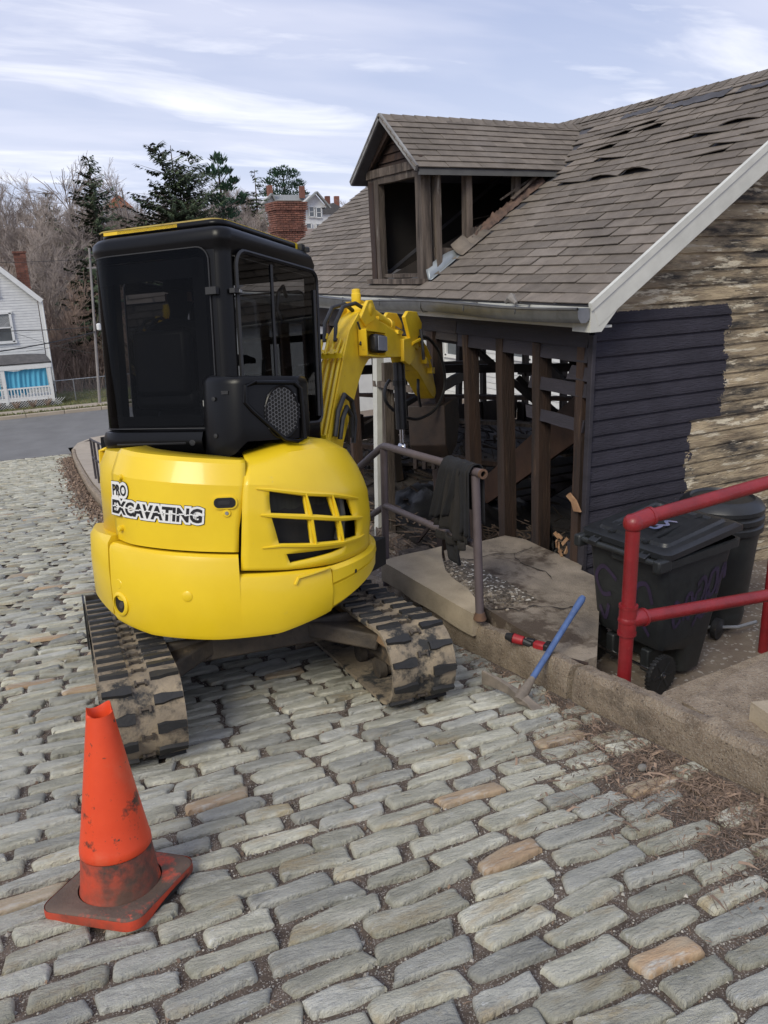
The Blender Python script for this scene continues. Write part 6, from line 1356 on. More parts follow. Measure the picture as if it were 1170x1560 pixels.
# ------------------------------------------------------------------ round bin
RB = (4.20, 3.47, -.768); rbn = thing('round_bin', 'round black wheeled rubbish bin with a ribbed lid behind the red railing', 'bin', RB)
b = MB(); b.lathe([(.16, .03), (.195, .05), (.205, .12), (.20, .16), (.212, .18), (.24, .62), (.25, .70)], 32, RB); b.build('drum', m_bin, rbn, smooth=50)
b = MB(); b.lathe([(.25, .69), (.268, .70), (.268, .735), (.256, .745), (.256, .755), (.268, .765), (.268, .795), (.256, .805), (.256, .815), (.265, .825), (.265, .85), (.24, .885), (.20, .905), (.19, .89), (.10, .895), (.001, .90)], 32, RB); b.build('lid', m_lid, rbn, smooth=35)
for y in (-.14, .12):
    b = MB(); c_ = Vector(RB) + Vector((-.17, y - .06, .075)); b.lathe([(.04, -.02), (.07, -.018), (.07, .018), (.04, .02), (.02, .03), (.001, .032)], 20, c_, (.3, -1, 0)); b.build('wheel', m_rub, rbn, smooth=30)
b = MB(); b.tube([Vector(RB) + Vector((-.22, -.16, .08)), Vector(RB) + Vector((-.05, -.26, .08)), Vector(RB) + Vector((.1, -.28, .09))], .012, 8); b.build('axle', m_steel, rbn)
for k in range(2):
    b = MB(); b.box(Vector(RB) + Vector((-.20 + .3 * k, -.16 - .02 * k, .70)), (.06, .04, .09)); b.build('handle', m_bin, rbn, bevel=.01)
# ------------------------------------------------------------------ traffic cone
m_or = M('orange_vinyl', (.72, .075, .022), (.62, .055, .018), 3, .42, bump=.12, bscale=30, spec=.4, dirt=[((.060, .032, .022), 7.5, .585, .07), ((.09, .05, .035), 30, .63, .05), ((.13, .07, .05), 90, .66, .04), ((.60, .17, .09), 2.5, .60, .3)])
m_or2 = M('scuffed_orange_vinyl', (.62, .06, .02), (.10, .055, .038), 4.2, .6, bump=.25, bscale=40, dirt=[((.055, .038, .030), 3, .50, .10), ((.62, .09, .03), 11, .66, .06)])
m_orb = M('dirty_base_rubber', (.095, .065, .05), (.15, .10, .075), 5, .8, bump=.5, bscale=50, dirt=[((.58, .075, .04), 6, .57, .12), ((.5, .1, .06), 28, .66, .05)])
CB = Vector((.148, 2.372, gz(.148, 2.372) + .012)); cn = thing('traffic_cone', 'scuffed orange traffic cone with a split dirty base on the cobbles', 'cone', CB)
CR_ = Vector((0, 0, 1)).rotation_difference((NRM + Vector((-.005, -.02, 0))).normalized()).to_matrix().to_4x4(); CM = Matrix.Translation(CB) @ CR_ @ Matrix.Diagonal((1, 1, .945, 1))
def ring2(R, z, n=40, wob=0., ph=0): return [CM @ Vector((R * math.cos(2 * pi * i / n) * (1 + wob * math.sin(4 * pi * i / n + ph)), R * math.sin(2 * pi * i / n), z)) for i in range(n)]
prof = [(.131, .038, .0), (.129, .045, 0), (.1265, .06, .0), (.120, .12, .01), (.1135, .178, .01)]
b = MB(); b.grid([ring2(R, z, wob=w_) for R, z, w_ in prof], closed=True); b.build('lower_cone', m_or2, cn, smooth=50)
prof = [(.1135, .179, .01), (.1155, .182, .01), (.1140, .205, .01), (.1115, .212, .01), (.0985, .29, .02), (.081, .405, .02), (.064, .52, .025), (.049, .62, .03), (.0425, .66, .05), (.040, .675, .1)]
b = MB(); G = [ring2(R, z, wob=w_, ph=.5) for R, z, w_ in prof]
tz = []
for i in range(40):
    a = 2 * pi * i / 40; p = Vector((.036 * math.cos(a) * 1.05, .036 * math.sin(a) * .8, .686 + .010 * math.sin(a * 2 + 1) + (.012 if math.sin(a) > 0 else -.016))); tz.append(CM @ p)
G.append(tz); G.append([CM @ Vector((.028 * math.cos(2 * pi * i / 40), .020 * math.sin(2 * pi * i / 40) , .665)) for i in range(40)]); G.append(ring2(.033, .58))
b.grid(G, closed=True); b.build('upper_cone', m_or, cn, smooth=50)
def sq(hw, z, r=.05, bump_=0., n=8, bend=0.):
    out = []
    for sx_, sy_, a0 in ((1, 1, 0), (-1, 1, 90), (-1, -1, 180), (1, -1, 270)):
        for i in range(n + 1):
            a = math.radians(a0 + 90 * i / n); x, y = sx_ * (hw - r) + r * math.cos(a), sy_ * (hw - r) + r * math.sin(a)
            out.append(CM @ (Matrix.Rotation(math.radians(-44), 3, 'Z') @ Vector((x, y, z + bend * max(0, (x - y) / hw - 1.1) ** 1 * (1 if z > .004 else .6)))))
    return out
b = MB(); G = [sq(.176, .0, bend=.012), sq(.183, .006, bend=.018), sq(.183, .030, bend=.018), sq(.176, .038, bend=.02), sq(.15, .041, .07, bend=.014), sq(.131, .041, .12)]
b.grid(G, closed=True); b.add(G[0], [tuple(range(36))]); bs = b.build('base', m_orb, cn, smooth=40)
b = MB(); b.grid([sq(.1842, .003, bend=.018), sq(.1850, .015, bend=.018), sq(.1842, .033, bend=.018)], closed=True); b.build('base_edge', m_or2, bs, smooth=40)
b = MB(); Rz = Matrix.Rotation(math.radians(-44), 3, 'Z'); P = []
for i in range(13):
    t = i / 12; y = lerp(-.10, .13, t); w_ = .008 * math.sin(pi * t); P.append([CM @ (Rz @ Vector((.1862, -y if False else y, .014 + w_))), CM @ (Rz @ Vector((.1864, y, .014 - w_)))])
b.grid(P); b.build('split', m_dark, bs, smooth=0)
# ------------------------------------------------------------------ pickaxe and power tool
ax = thing('pickaxe', 'blue handled mattock leaning on the kerb with its muddy head on the cobbles', 'pickaxe', (2.17, 2.93, gz(2.17, 2.93)))
E0 = Vector((2.165, 2.875, gz(2.165, 2.875) + .055)); E1 = Vector((2.79, 3.16, -.150))
m_blue = M('worn_blue_handle', (.085, .15, .33), (.06, .10, .22), 9, .5, stretch=(2, 2, 2), dirt=((.33, .32, .32), 12, .62, .2)); m_head = M('muddy_pick_steel', (.24, .20, .16), (.13, .11, .09), 14, .7, bump=.4, bscale=40)
d_ = (E1 - E0); b = MB(); b.tube([E0 + d_ * t for t in (.10, .3, .55, .8, .93, .97, 1.0)], [.017, .0165, .0165, .017, .0205, .021, .016], 14); b.build('handle', m_blue, ax)
b = MB(); b.tube([E0 - d_ * .04, E0 + d_ * .02, E0 + d_ * .10, E0 + d_ * .17], [.028, .030, .024, .017], 14); b.build('socket', m_head, ax, label='dusty grey lower end of the handle')
H0 = E0 + Vector((0, 0, -.005)); hd = Vector((.028, -.150, -.032)); hd2 = Vector((-.055, .245, .012)); s_ = Vector((.06, .0, 0))
b = MB(); side_v = Vector((.035, .012, .0)); up_v = Vector((0, 0, .012))
def bar(P, wv, hv):
    G = []
    for p, w_, h_ in zip(P, wv, hv): 
        a_ = Vector((1, .15, .1)).normalized() * w_; u_ = Vector((0, .05, 1)) * h_; G.append([p - a_ - u_, p + a_ - u_, p + a_ + u_, p - a_ + u_])
    b.grid(G, closed=True); b.add(G[0], [(0, 1, 2, 3)]); b.add(G[-1], [(0, 1, 2, 3)])
bar([H0 + Vector((.0, .0, 0)), H0 + hd * .4 + Vector((0, 0, .006)), H0 + hd * .8, H0 + hd * 1.1 + Vector((0, 0, -.015))], (.026, .022, .030, .034), (.022, .010, .006, .003))
bar([H0, H0 + hd2 * .3 + Vector((0, 0, .010)), H0 + hd2 * .65 + Vector((0, 0, .008)), H0 + hd2 * 1.05 + Vector((0, 0, -.004))], (.022, .012, .010, .006), (.022, .024, .03, .040))
b.build('head', m_head, ax, bevel=.003)
pt = thing('power_tool', 'red and black cordless power tool lying behind the kerb', 'tool', (2.60, 3.30, -.38))
m_tr = M('tool_red', (.38, .018, .022), (.22, .012, .016), 20, .5)
def pz(px_, py_, z): r_ = ray(px_, py_); return CAM + r_ * ((z - 1.65) / r_.z)
a_, c_ = pz(782, 972, -.34), pz(828, 985, -.35)
b = MB(); b.tube([a_ + Vector((0, 0, .0)), lerp(a_, c_, .35)], [.028, .025], 14); b.build('motor_housing', m_tr, pt, bevel=.004); b = MB(); b.tube([a_ - (c_ - a_) * .25, a_], [.018, .030], 12); b.build('chuck', m_blk2, pt)
b = MB(); b.tube([lerp(a_, c_, .25), lerp(a_, c_, .6) + Vector((0, 0, -.01))], [.019, .017], 10); b.build('grip', m_blk2, pt)
b = MB(); rmm = Matrix.Rotation(math.atan2((c_ - a_).y, (c_ - a_).x), 3, 'Z'); b.box(lerp(a_, c_, .92), (.085, .05, .042), rmm); b.build('battery', m_tr, pt, bevel=.012); b = MB(); b.box(lerp(a_, c_, 1.12), (.03, .066, .055), rmm); b.build('battery_clip', m_blk2, pt, bevel=.006)
b = MB(); b.box(pz(808, 978, -.345), (.05, .03, .04), rmm); b.build('trigger_guard', m_blk2, pt, bevel=.006)
# thin stick lying by the bin
b = MB(); b.beam(pz(862, 1003, -.37), pz(895, 1012, -.37), .02, .012, rough=.002); tag(b.build('stick', m_stud, smooth=0), 'short dark stick lying on the landing beside the bin wheel', 'stick')
# ------------------------------------------------------------------ neighbour's white wall seen through the burned house
m_wclap = M('white_clapboard', (.66, .67, .67), (.56, .57, .58), 3, .6, tint=.04, dirt=((.42, .42, .42), 2, .66, .2))
m_wtrim = M('white_house_trim', (.72, .73, .73), (.66, .67, .67), 5, .5); m_pane = M('window_pane', (.055, .065, .075), (.10, .115, .13), 1.2, .08, spec=.9); m_groof = M('grey_shingle_roof', (.115, .11, .11), (.075, .073, .075), 6, .9, bump=.5, bscale=40)
def clap_wall(parent, x, y0, y1, z0, z1, step=.14, m=None, axis='x', sgn=-1, name='siding_board'):
    m = m or m_wclap; z = z0; me = None
    while z < z1:
        b = MB()
        if axis == 'x': b.prism([(0, z), (0, z + step), (sgn * .008, z + step), (sgn * .03, z)], (1, 0, 0), (0, 0, 1), (0, y1 - y0, 0), (x, y0, 0))
        else: b.prism([(0, z), (0, z + step), (sgn * .008, z + step), (sgn * .03, z)], (0, 1, 0), (0, 0, 1), (y1 - y0, 0, 0), (y0, x, 0))
        b.build(name, m, parent, smooth=0); z += step
def window_x(parent, x, y, z, w, h, sgn=-1, name='window'):
    b = MB()
    for (dy, dz, a, c) in ((0, h / 2, w + .16, .09), (0, -h / 2, w + .2, .10), (-w / 2, 0, .09, h), (w / 2, 0, .09, h), (0, 0, w, .045)): b.box((x + sgn * .05, y + dy, z + dz), (.08, a, c))
    f = b.build(name, m_wtrim, parent); b = MB(); b.box((x + sgn * .02, y, z), (.03, w, h)); b.build('pane', m_pane, f); return f
def window_y(parent, x, y, z, w, h, sgn=-1, name='window'):
    b = MB()
    for (dx, dz, a, c) in ((0, h / 2, w + .18, .10), (0, -h / 2, w + .22, .11), (-w / 2, 0, .10, h), (w / 2, 0, .10, h), (0, 0, w, .05)): b.box((x + dx, y + sgn * .05, z + dz), (a, .08, c))
    f = b.build(name, m_wtrim, parent); b = MB(); b.box((x, y + sgn * .02, z), (w, .03, h)); b.build('pane', m_pane, f); return f
nb = thing('neighbour_house', 'white clapboard house seen through the gutted walls', 'house', (13.5, 12, -3))
clap_wall(nb, 12.6, 6, 27, -3.0, 1.9, .16)
for y, z in ((10.4, .1), (13.6, .1), (17.0, -.1), (20.2, -.3), (23.5, -.3)): window_x(nb, 12.6, y, z, .9, 1.4)
b = MB(); b.prism([(12.3, 1.85), (15.6, 3.3), (18.9, 1.85)], (1, 0, 0), (0, 0, 1), (0, 21.6, 0), (0, 5.7, 0)); b.build('roof', m_groof, nb, smooth=0)
b = MB(); b.box((15.65, 16.5, -.6), (6.0, 20.8, 4.8)); b.build('wall', m_wclap, nb, smooth=0)
# ------------------------------------------------------------------ brick chimney on the next roof
m_brick = M('red_brick', (.23, .095, .065), (.13, .06, .048), 8, .9, bump=.5, bscale=60, tint=.30, dirt=((.06, .045, .04), 6, .62, .2)); m_mort = M('mortar', (.36, .31, .26), (.26, .22, .19), 10, .95)
rh = thing('roofed_house', 'grey shingled roof with white eave just below the brick chimney', 'house', (7.3, 20, -2))
b = MB(); b.prism([(5.2, .2), (9.6, 2.42), (14.0, .2)], (1, 0, 0), (0, 0, 1), (0, 4.5, 0), (0, 20.6, 0)); b.build('roof', m_groof, rh, smooth=0); b = MB(); b.box((9.5, 22.9, -1.4), (7.4, 4.2, 3.3)); b.build('wall', m_wclap, rh)
b = MB(); b.box((7.55, 20.3, 2.24), (1.1, .5, .08)); b.build('eave_board', m_wtrim, rh)
for k in range(6):
    b = MB(); b.beam((5.3 + .7 * k, 20.58, .25 + .352 * k), (5.95 + .7 * k, 20.58, .58 + .352 * k), .05, .05); b.build('roof_edge_tile', m_groof, rh, smooth=0)
def chimney(root, cx_, cy_, z0, W_, D_, course, blen, n, flare, name='brick', yaw=0., lim=True):
    b = MB(); b.box((cx_, cy_, z0 + n * course / 2), (W_ - .05, D_ - .05, n * course)); b.build('mortar_core', m_mort, root)
    bm_ = {}
    for i in range(n):
        f = flare(i / n); w, d = W_ + f, D_ + f; z = z0 + (i + .5) * course
        for face in range(4):
            L_ = w if face % 2 == 0 else d; dep = d if face % 2 == 0 else w; nb_ = max(2, int(round(L_ / blen))); bl = L_ / nb_; off = bl / 2 * (i % 2)
            if face in (2,): continue
            for k in range(nb_ + (1 if off else 0)):
                a = max(-L_ / 2, -L_ / 2 + k * bl - off); c = min(L_ / 2, -L_ / 2 + (k + 1) * bl - off)
                if c - a < .02: continue
                if random.random() < .015 and i > n * .6: continue
                key = round(c - a, 2)
                if key not in bm_: t_ = MB(); t_.box((0, 0, 0), (key - .010, .10, course - .012)); bm_[key] = t_.mesh(name, m_brick, 0)
                ux = Matrix.Rotation(face * pi / 2, 4, 'Z'); p = Vector(((a + c) / 2, -dep / 2 + .05 - random.uniform(0, .008), 0)); p = ux @ p; m_ = ux.copy(); m_.translation = Vector((cx_ + p.x, cy_ + p.y, z)); linkcopy(name, bm_[key], root, m_)
ch = thing('brick_chimney', 'weathered red brick chimney with corbelled top behind the excavator cab', 'chimney', (7.6, 20.2, 2.2))
chimney(ch, 7.62, 20.25, 2.22, .70, .60, .050, .155, 20, lambda t: .02 if t < .28 else (.10 if t < .42 else (.04 if t < .52 else (.06 + .10 * (t - .5) if t < .8 else .16))))
b = MB(); b.box((7.62, 20.25, 3.235), (.66, .56, .03)); b.build('cap', M('sooty_brick_cap', (.14, .10, .075), (.09, .07, .055), 9, .95), ch, bevel=.01)
# ------------------------------------------------------------------ white house across the road, left
lh = thing('white_house', 'white sided house with blue porch curtains across the road at the left edge', 'house', (0, 40, -3.8))
hx = 2.86; hy = 39.4
# front gable wall (faces the road) clipped under the rake
z = -3.0; gx = .06 - .0; pk = hx - 3.4; 
def rake(zz_): return hx - max(0, (zz_ - .72)) / (2.0 - .70) * (hx - 1.53)
while z < 3.6:
    xr_ = rake(z + .06); 
    if xr_ < -1.0: break
    b = MB(); b.prism([(0, z), (0, z + .115), (-.006, z + .115), (-.024, z)], (0, 1, 0), (0, 0, 1), (xr_ + 4.2, 0, 0), (-4.2, hy, 0)); b.build('siding_board', m_wclap, lh, smooth=0); z += .115
b = MB(); b.box((-.7, hy + 4.0, -1.5), (7.0, 7.9, 4.6)); b.build('wall', m_wclap, lh)
b = MB(); b.prism([(hx + .14, .62), (-.75, 4.25), (-4.6, .62), (-4.6, .78), (-.75, 4.42), (hx + .14, .78)], (1, 0, 0), (0, 0, 1), (0, 8.4, 0), (0, hy - .2, 0)); b.build('roof', m_groof, lh, smooth=0)
b = MB(); b.beam((hx + .18, hy - .22, .60), (-.78, hy - .22, 4.25), .05, .20); b.build('rake_board', m_wtrim, lh); b = MB(); b.box((hx + .10, hy + .06, -1.2), (.12, .12, 3.7)); b.build('corner_board', m_wtrim, lh); b = MB(); b.tube([(hx + .19, hy - .05, .6), (hx + .19, hy - .05, -3.4)], .035, 8); b.build('downpipe', m_wtrim, lh)
def blind_window(x, z, w, h):
    f = window_y(lh, x, hy - .02, z, w, h); b = MB(); b.box((x, hy - .05, z + h * .22), (w - .05, .01, h * .5)); b.build('blind', M('grey_blind', (.33, .34, .35), (.27, .28, .29), 3, .7, stretch=(.2, 1, 20)), f)
blind_window(1.02, -.45, 1.30, 1.25); blind_window(.82, 1.28, .95, .80)
b = MB(); b.prism([(-3.2, 0), (2.92, 0), (2.75, .52), (1.5, .62), (-3.2, .62)], (1, 0, 0), Vector((0, .86, .62)).normalized(), (0, -.04, .06), (0, hy - 1.75, -1.93)); b.build('porch_roof', m_groof, lh, smooth=0)
b = MB(); b.box((-.15, hy - 1.72, -2.03), (6.1, .10, .16)); b.box((2.87, hy - .9, -2.03), (.1, 1.7, .16)); b.build('porch_beam', m_wtrim, lh)
for x in (2.78, .93, -.92, -2.9):
    b = MB(); b.box((x, hy - 1.68, -2.75), (.13, .13, 1.7)); b.build('porch_post', m_wtrim, lh)
b = MB(); b.box((2.78, hy - .15, -2.75), (.1, .1, 1.7)); b.build('porch_post', m_wtrim, lh)
b = MB(); b.box((-.1, hy - .85, -3.42), (5.9, 1.75, .10)); b.build('porch_deck', m_wtrim, lh)
m_curt = M('sky_blue_cloth', (.10, .42, .62), (.08, .34, .52), 2, .8, stretch=(3, 1, .3)); 
def curtain(x0, x1, sag, z0=-2.14, z1=-3.02, lb=None):
    G = [[(lerp(x0, x1, u), hy - 1.62 + .035 * math.sin(u * 26 + t * 2) + .02 * math.sin(u * 9), lerp(z0 - .05 * math.sin(pi * u) * sag, z1 - .10 * abs(math.sin(u * 3 * pi)) * sag, t)) for u in np.linspace(0, 1, 30)] for t in np.linspace(0, 1, 8)]
    b = MB(); b.grid(G); tag(b.build('curtain', m_curt, smooth=70), lb, 'curtain', 'blue curtains hung along the porch')
curtain(1.02, 1.85, 1.2, z1=-3.12, lb='lighter blue porch curtain with a scalloped hem, left of the two in the right bay'); curtain(1.80, 2.68, .3, z1=-2.98, lb='blue porch curtain nearest the corner post of the white house'); curtain(-.85, .78, 1.5, z1=-3.15, lb='blue curtain in the porch bay at the very edge of the picture')
b = MB(); b.box((1.85, hy - 1.70, -2.93), (1.8, .05, .06)); b.box((1.85, hy - 1.70, -3.34), (1.8, .05, .05)); b.box((0, hy - 1.70, -2.93), (1.8, .05, .06)); b.box((0, hy - 1.70, -3.34), (1.8, .05, .05)); b.build('porch_rail', m_wtrim, lh)
tm_ = MB(); tm_.box((0, 0, 0), (.045, .04, .38)); bal = tm_.mesh('baluster', m_wtrim, 0)
for x in np.arange(-.85, 2.7, .125): linkcopy('baluster', bal, lh, Matrix.Translation((x, hy - 1.70, -3.135)))
for k in range(14): linkcopy('baluster', bal, lh, Matrix.Translation((2.84, hy - 1.6 + .11 * k, -3.135)))
b = MB(); b.box((2.84, hy - .85, -2.93), (.05, 1.5, .05)); b.build('porch_rail', m_wtrim, lh)
b = MB()
for k in range(44): x = -1.9 + k * .11; b.beam((x, hy - 1.74, -3.84), (x + .42, hy - 1.74, -3.46), .012, .026, up=(0, 1, 0)); b.beam((x + .42, hy - 1.76, -3.84), (x, hy - 1.76, -3.46), .012, .026, up=(0, 1, 0))
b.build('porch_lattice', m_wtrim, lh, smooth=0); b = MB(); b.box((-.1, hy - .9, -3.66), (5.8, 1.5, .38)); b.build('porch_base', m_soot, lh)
lc = thing('brick_chimney', 'slim orange red brick chimney rising behind the white house roof', 'chimney', (2.3, 42, 1)); chimney(lc, 2.62, 42.2, .9, .50, .5, .105, .25, 18, lambda t: .08 if t > .93 else 0)
# small shrubs of dry stems in front of the porch
m_twig = M('grey_brown_twig', (.31, .265, .24), (.22, .185, .165), 3, .9, tint=.15); m_twigr = M('reddish_twig', (.30, .215, .165), (.20, .145, .115), 3, .9, tint=.2)
def tw_bush(x, y, z, h, n, m, name, lb, cat, group=None):
    b = MB()
    for k in range(n):
        a = random.uniform(0, 6.28); l = h * random.uniform(.5, 1); p = Vector((x, y, z)); q = p + Vector((math.cos(a) * l * .5, math.sin(a) * l * .4, l * .9)); mid_ = (p + q) / 2 + Vector((random.uniform(-.05, .05), 0, .04))
        b.tube([p, mid_, q], [.008, .006, .003], 3, caps=False)
    return tag(b.build(name, m, smooth=0, fix=False), lb, cat, group)
for i, x in enumerate((.5, 1.25, 1.9, 2.5)): tw_bush(x, 37.45, -3.8, .5, 40, m_twigr, 'dry_shrub', 'leafless reddish shrub in front of the white house porch', 'shrub', 'dry shrubs along the porch')
# chain link fence right of the house
fn = thing('chain_link_fence', 'low chain link fence with grey rail beside the white house', 'fence', (4.5, 38, -3.8))
FX = (2.95, 3.75, 5.4, 7.1, 9)
for x in FX: 
    b = MB(); b.tube([(x, 38.2, -3.85), (x, 38.2, -2.78)], .025, 8); b.build('post', m_steel, fn)
b = MB(); b.tube([(2.95, 38.2, -2.8), (9, 38.2, -2.74)], .022, 8); b.build('top_rail', m_steel, fn)
b = MB()
for k in range(110): x = 2.6 + k * .06; b.beam((x, 38.2, -3.8), (x + .98, 38.2, -2.82), .003, .003); b.beam((x + .98, 38.2, -3.8), (x, 38.2, -2.82), .003, .003)
ob = b.build('wire_mesh', m_steel, fn, smooth=0, fix=False); ob['kind'] = 'stuff'
# utility pole, wires
m_pole = M('grey_pole', (.30, .28, .27), (.20, .185, .18), 8, .9, bump=.3, bscale=30, stretch=(3, 3, .3))
PY = 36.9; pa, pbm = at(136, 378, PY), at(153, 628, PY)
up_ = thing('utility_pole', 'thin pale utility pole close to the left side of the cab', 'pole', (pbm.x, PY, -3.8))
b = MB(); b.tube([(pbm.x + .03, PY, -3.85), pbm, pa], [.07, .065, .045], 10); b.build('trunk', m_pole, up_)
b = MB(); pc = at(142, 408, PY); b.box(pc, (.5, .06, .06)); b.build('crossarm', m_pole, up_)
b = MB(); q = at(146, 500, PY); b.lathe([(.05, 0), (.1, .04), (.1, .26), (.05, .3)], 12, q + Vector((.12, -.1, -.1))); b.build('insulator', m_wtrim, up_)
b = MB(); b.tube([at(147, 455, PY) + Vector((.25, 0, 0)), at(147, 495, PY) + Vector((.25, 0, 0))], .16, 14); b.build('transformer', M('dark_can', (.04, .04, .04), (.03, .03, .03), 9, .6), up_)
def wire(p, q, sag, r, name='overhead_wire', lb=''):
    P = [lerp(p, q, t) + Vector((0, 0, -sag * 4 * t * (1 - t))) for t in np.linspace(0, 1, 16)]; b = MB(); b.tube(P, r, 4); tag(b.build(name, M('wire_black', (.03, .03, .03), (.05, .05, .05), 4, .6), smooth=0), lb, 'wire')
wire(at(142, 394, PY), at(-160, 398, 34), .1, .012, lb='uppermost overhead wire crossing above the white house'); wire(at(143, 498, PY), at(-180, 500, 36), .15, .020, lb='pale service wire level with the middle window of the white house')
wire(at(146, 505, PY), at(-200, 552, 30), .25, .030, lb='thick dark cable sagging over the porch roof'); wire(at(147, 505, PY), at(40, 535, 38), .15, .012, lb='thin wire running from the pole down to the white house'); wire(at(22, 507, 38.9), at(200, 545, 37.5), .2, .010, lb='thin wire rising left behind the thick cable')
# ------------------------------------------------------------------ bare trees
def bare_tree_mesh(seed, H, spread, lv, m, trunk_h=.35, r0=.10, up_=.35, ntw=3, name='crown', minr=.006):
    r = random.Random(seed); T = MB(); C = MB()
    def grow_(p, d, L, rad, lev):
        n = 4 if lev < 3 else 2; P = [p]; 
        for i in range(n):
            d = (d + Vector((r.gauss(0, .13), r.gauss(0, .13), r.gauss(0, .06) + up_ * .10))).normalized(); P.append(P[-1] + d * L / n)
        R = [max(minr, rad * lerp(1, .6, i / n)) for i in range(n + 1)]
        (T if lev == 0 else C).tube(P, R, 6 if lev == 0 else (4 if lev < 2 else 3), caps=False)
        if lev >= lv: return
        k = r.choice((4, 5, 6)) if lev == 0 else r.choice((3, 4)) if lev < lv - 1 else ntw
        for j in range(k):
            t = r.uniform(.45, 1) if lev == 0 else r.uniform(.25, 1); q = P[min(n, int(t * n))]; a = r.uniform(0, 6.28); ang_ = r.uniform(.3, .85) * spread
            e1 = d.orthogonal().normalized(); e2 = d.cross(e1); dd = (d * math.cos(ang_) + (e1 * math.cos(a) + e2 * math.sin(a)) * math.sin(ang_)).normalized()
            grow_(q, dd, L * r.uniform(.55, .82) * (1.0 if lev else 1.15), rad * (.55 if lev else .5), lev + 1)
    grow_(Vector((0, 0, -.3)), Vector((r.gauss(0, .05), r.gauss(0, .05), 1)), H * trunk_h, r0, 0)
    # continue leader
    grow_(Vector((0, 0, H * trunk_h * .8)), Vector((r.gauss(0, .1), r.gauss(0, .1), 1)).normalized(), H * .38, r0 * .55, 1)
    return T.mesh('trunk', m, 0), C.mesh(name, m, 0)
var = [bare_tree_mesh(s, 10, sp__, 5, m_twig, th, .13, u_, 3, minr=.011) for s, sp__, th, u_ in ((1, .9, .32, .5), (2, 1.0, .28, .4), (5, .8, .36, .6), (9, 1.1, .25, .45))]
varr = [bare_tree_mesh(s, 7, .8, 5, m_twigr, .18, .07, .6, 3, minr=.010) for s in (21, 22, 23)]
def plant(vs_, x, y, s_, rz, lb, grp, name='bare_tree', z=None, cat='tree'):
    z = hill(x, y) if z is None else z; m_ = Matrix.Translation((x, y, z)) @ Matrix.Rotation(rz, 4, 'Z') @ Matrix.Diagonal((s_, s_, s_ * random.uniform(.92, 1.1), 1))
    t = thing(name, lb, cat, mat=m_, group=grp)
    for nm_, me in zip(('trunk', 'crown'), vs_):
        ob = bpy.data.objects.new(nm_, me); COL.objects.link(ob); ob.parent = t
    return t
GB = 'bare trees on the wooded hillside'; LBT = 'leafless grey tree among the bare woods on the hillside'
for i in range(120):
    px_ = random.uniform(-60, 420) if i < 96 else random.uniform(420, 640); Y = random.uniform(64, 98) if 115 < px_ < 380 else random.uniform(52, 96)
    if i >= 96: Y = random.uniform(100, 125)
    p = at(px_, 400, Y); plant(random.choice(var), p.x, Y, random.uniform(.52, .80) * (1 if Y < 75 else .70), random.uniform(0, 6.28), LBT if i < 96 else 'distant leafless tree on the skyline between the conifers and the dormer', GB if i < 96 else 'far skyline trees')
for i in range(26):
    Y = random.uniform(40.5, 50); px_ = random.uniform(60, 230); p = at(px_, 500, Y); plant(random.choice(varr), p.x, Y, random.uniform(.5, .95), random.uniform(0, 6.28), 'reddish brown leafless sapling in the thicket behind the fence', 'saplings in the thicket', 'sapling')
plant([*var[1]], *(lambda p: (p.x, 61))(at(128, 400, 61)), 1.14, 1.0, 'tall fan shaped bare tree just left of the tip of the left spruce', None); plant([*var[3]], *(lambda p: (p.x, 66))(at(212, 400, 66)), 1.17, 2.0, 'bare tree standing between the two big spruces', None)
# brush mass
b = MB()
for i in range(15000):
    Y = random.uniform(41, 62) if i % 3 else random.uniform(50, 90); px_ = random.uniform(-80, 430) if i % 3 else random.uniform(-80, 470); p = at(px_, 500, Y); z0 = hill(p.x, Y); h_ = random.uniform(.5, 2.2); dx, dy = random.gauss(0, .35), random.gauss(0, .3)
    w_ = random.uniform(.008, .022); b.tint = random.uniform(.01, 1)
    b.add([(p.x - w_, Y, z0), (p.x + w_, Y, z0), (p.x + dx * .5 + w_ * .7, Y + dy * .5, z0 + h_ * .6), (p.x + dx * .5 - w_ * .7, Y + dy * .5, z0 + h_ * .6), (p.x + dx * 1.3, Y + dy, z0 + h_)], [(0, 1, 2, 3), (3, 2, 4)])
stuff(b.build('undergrowth', m_twigr, smooth=0, fix=False), 'tangled brown leafless undergrowth covering the hillside', 'undergrowth')
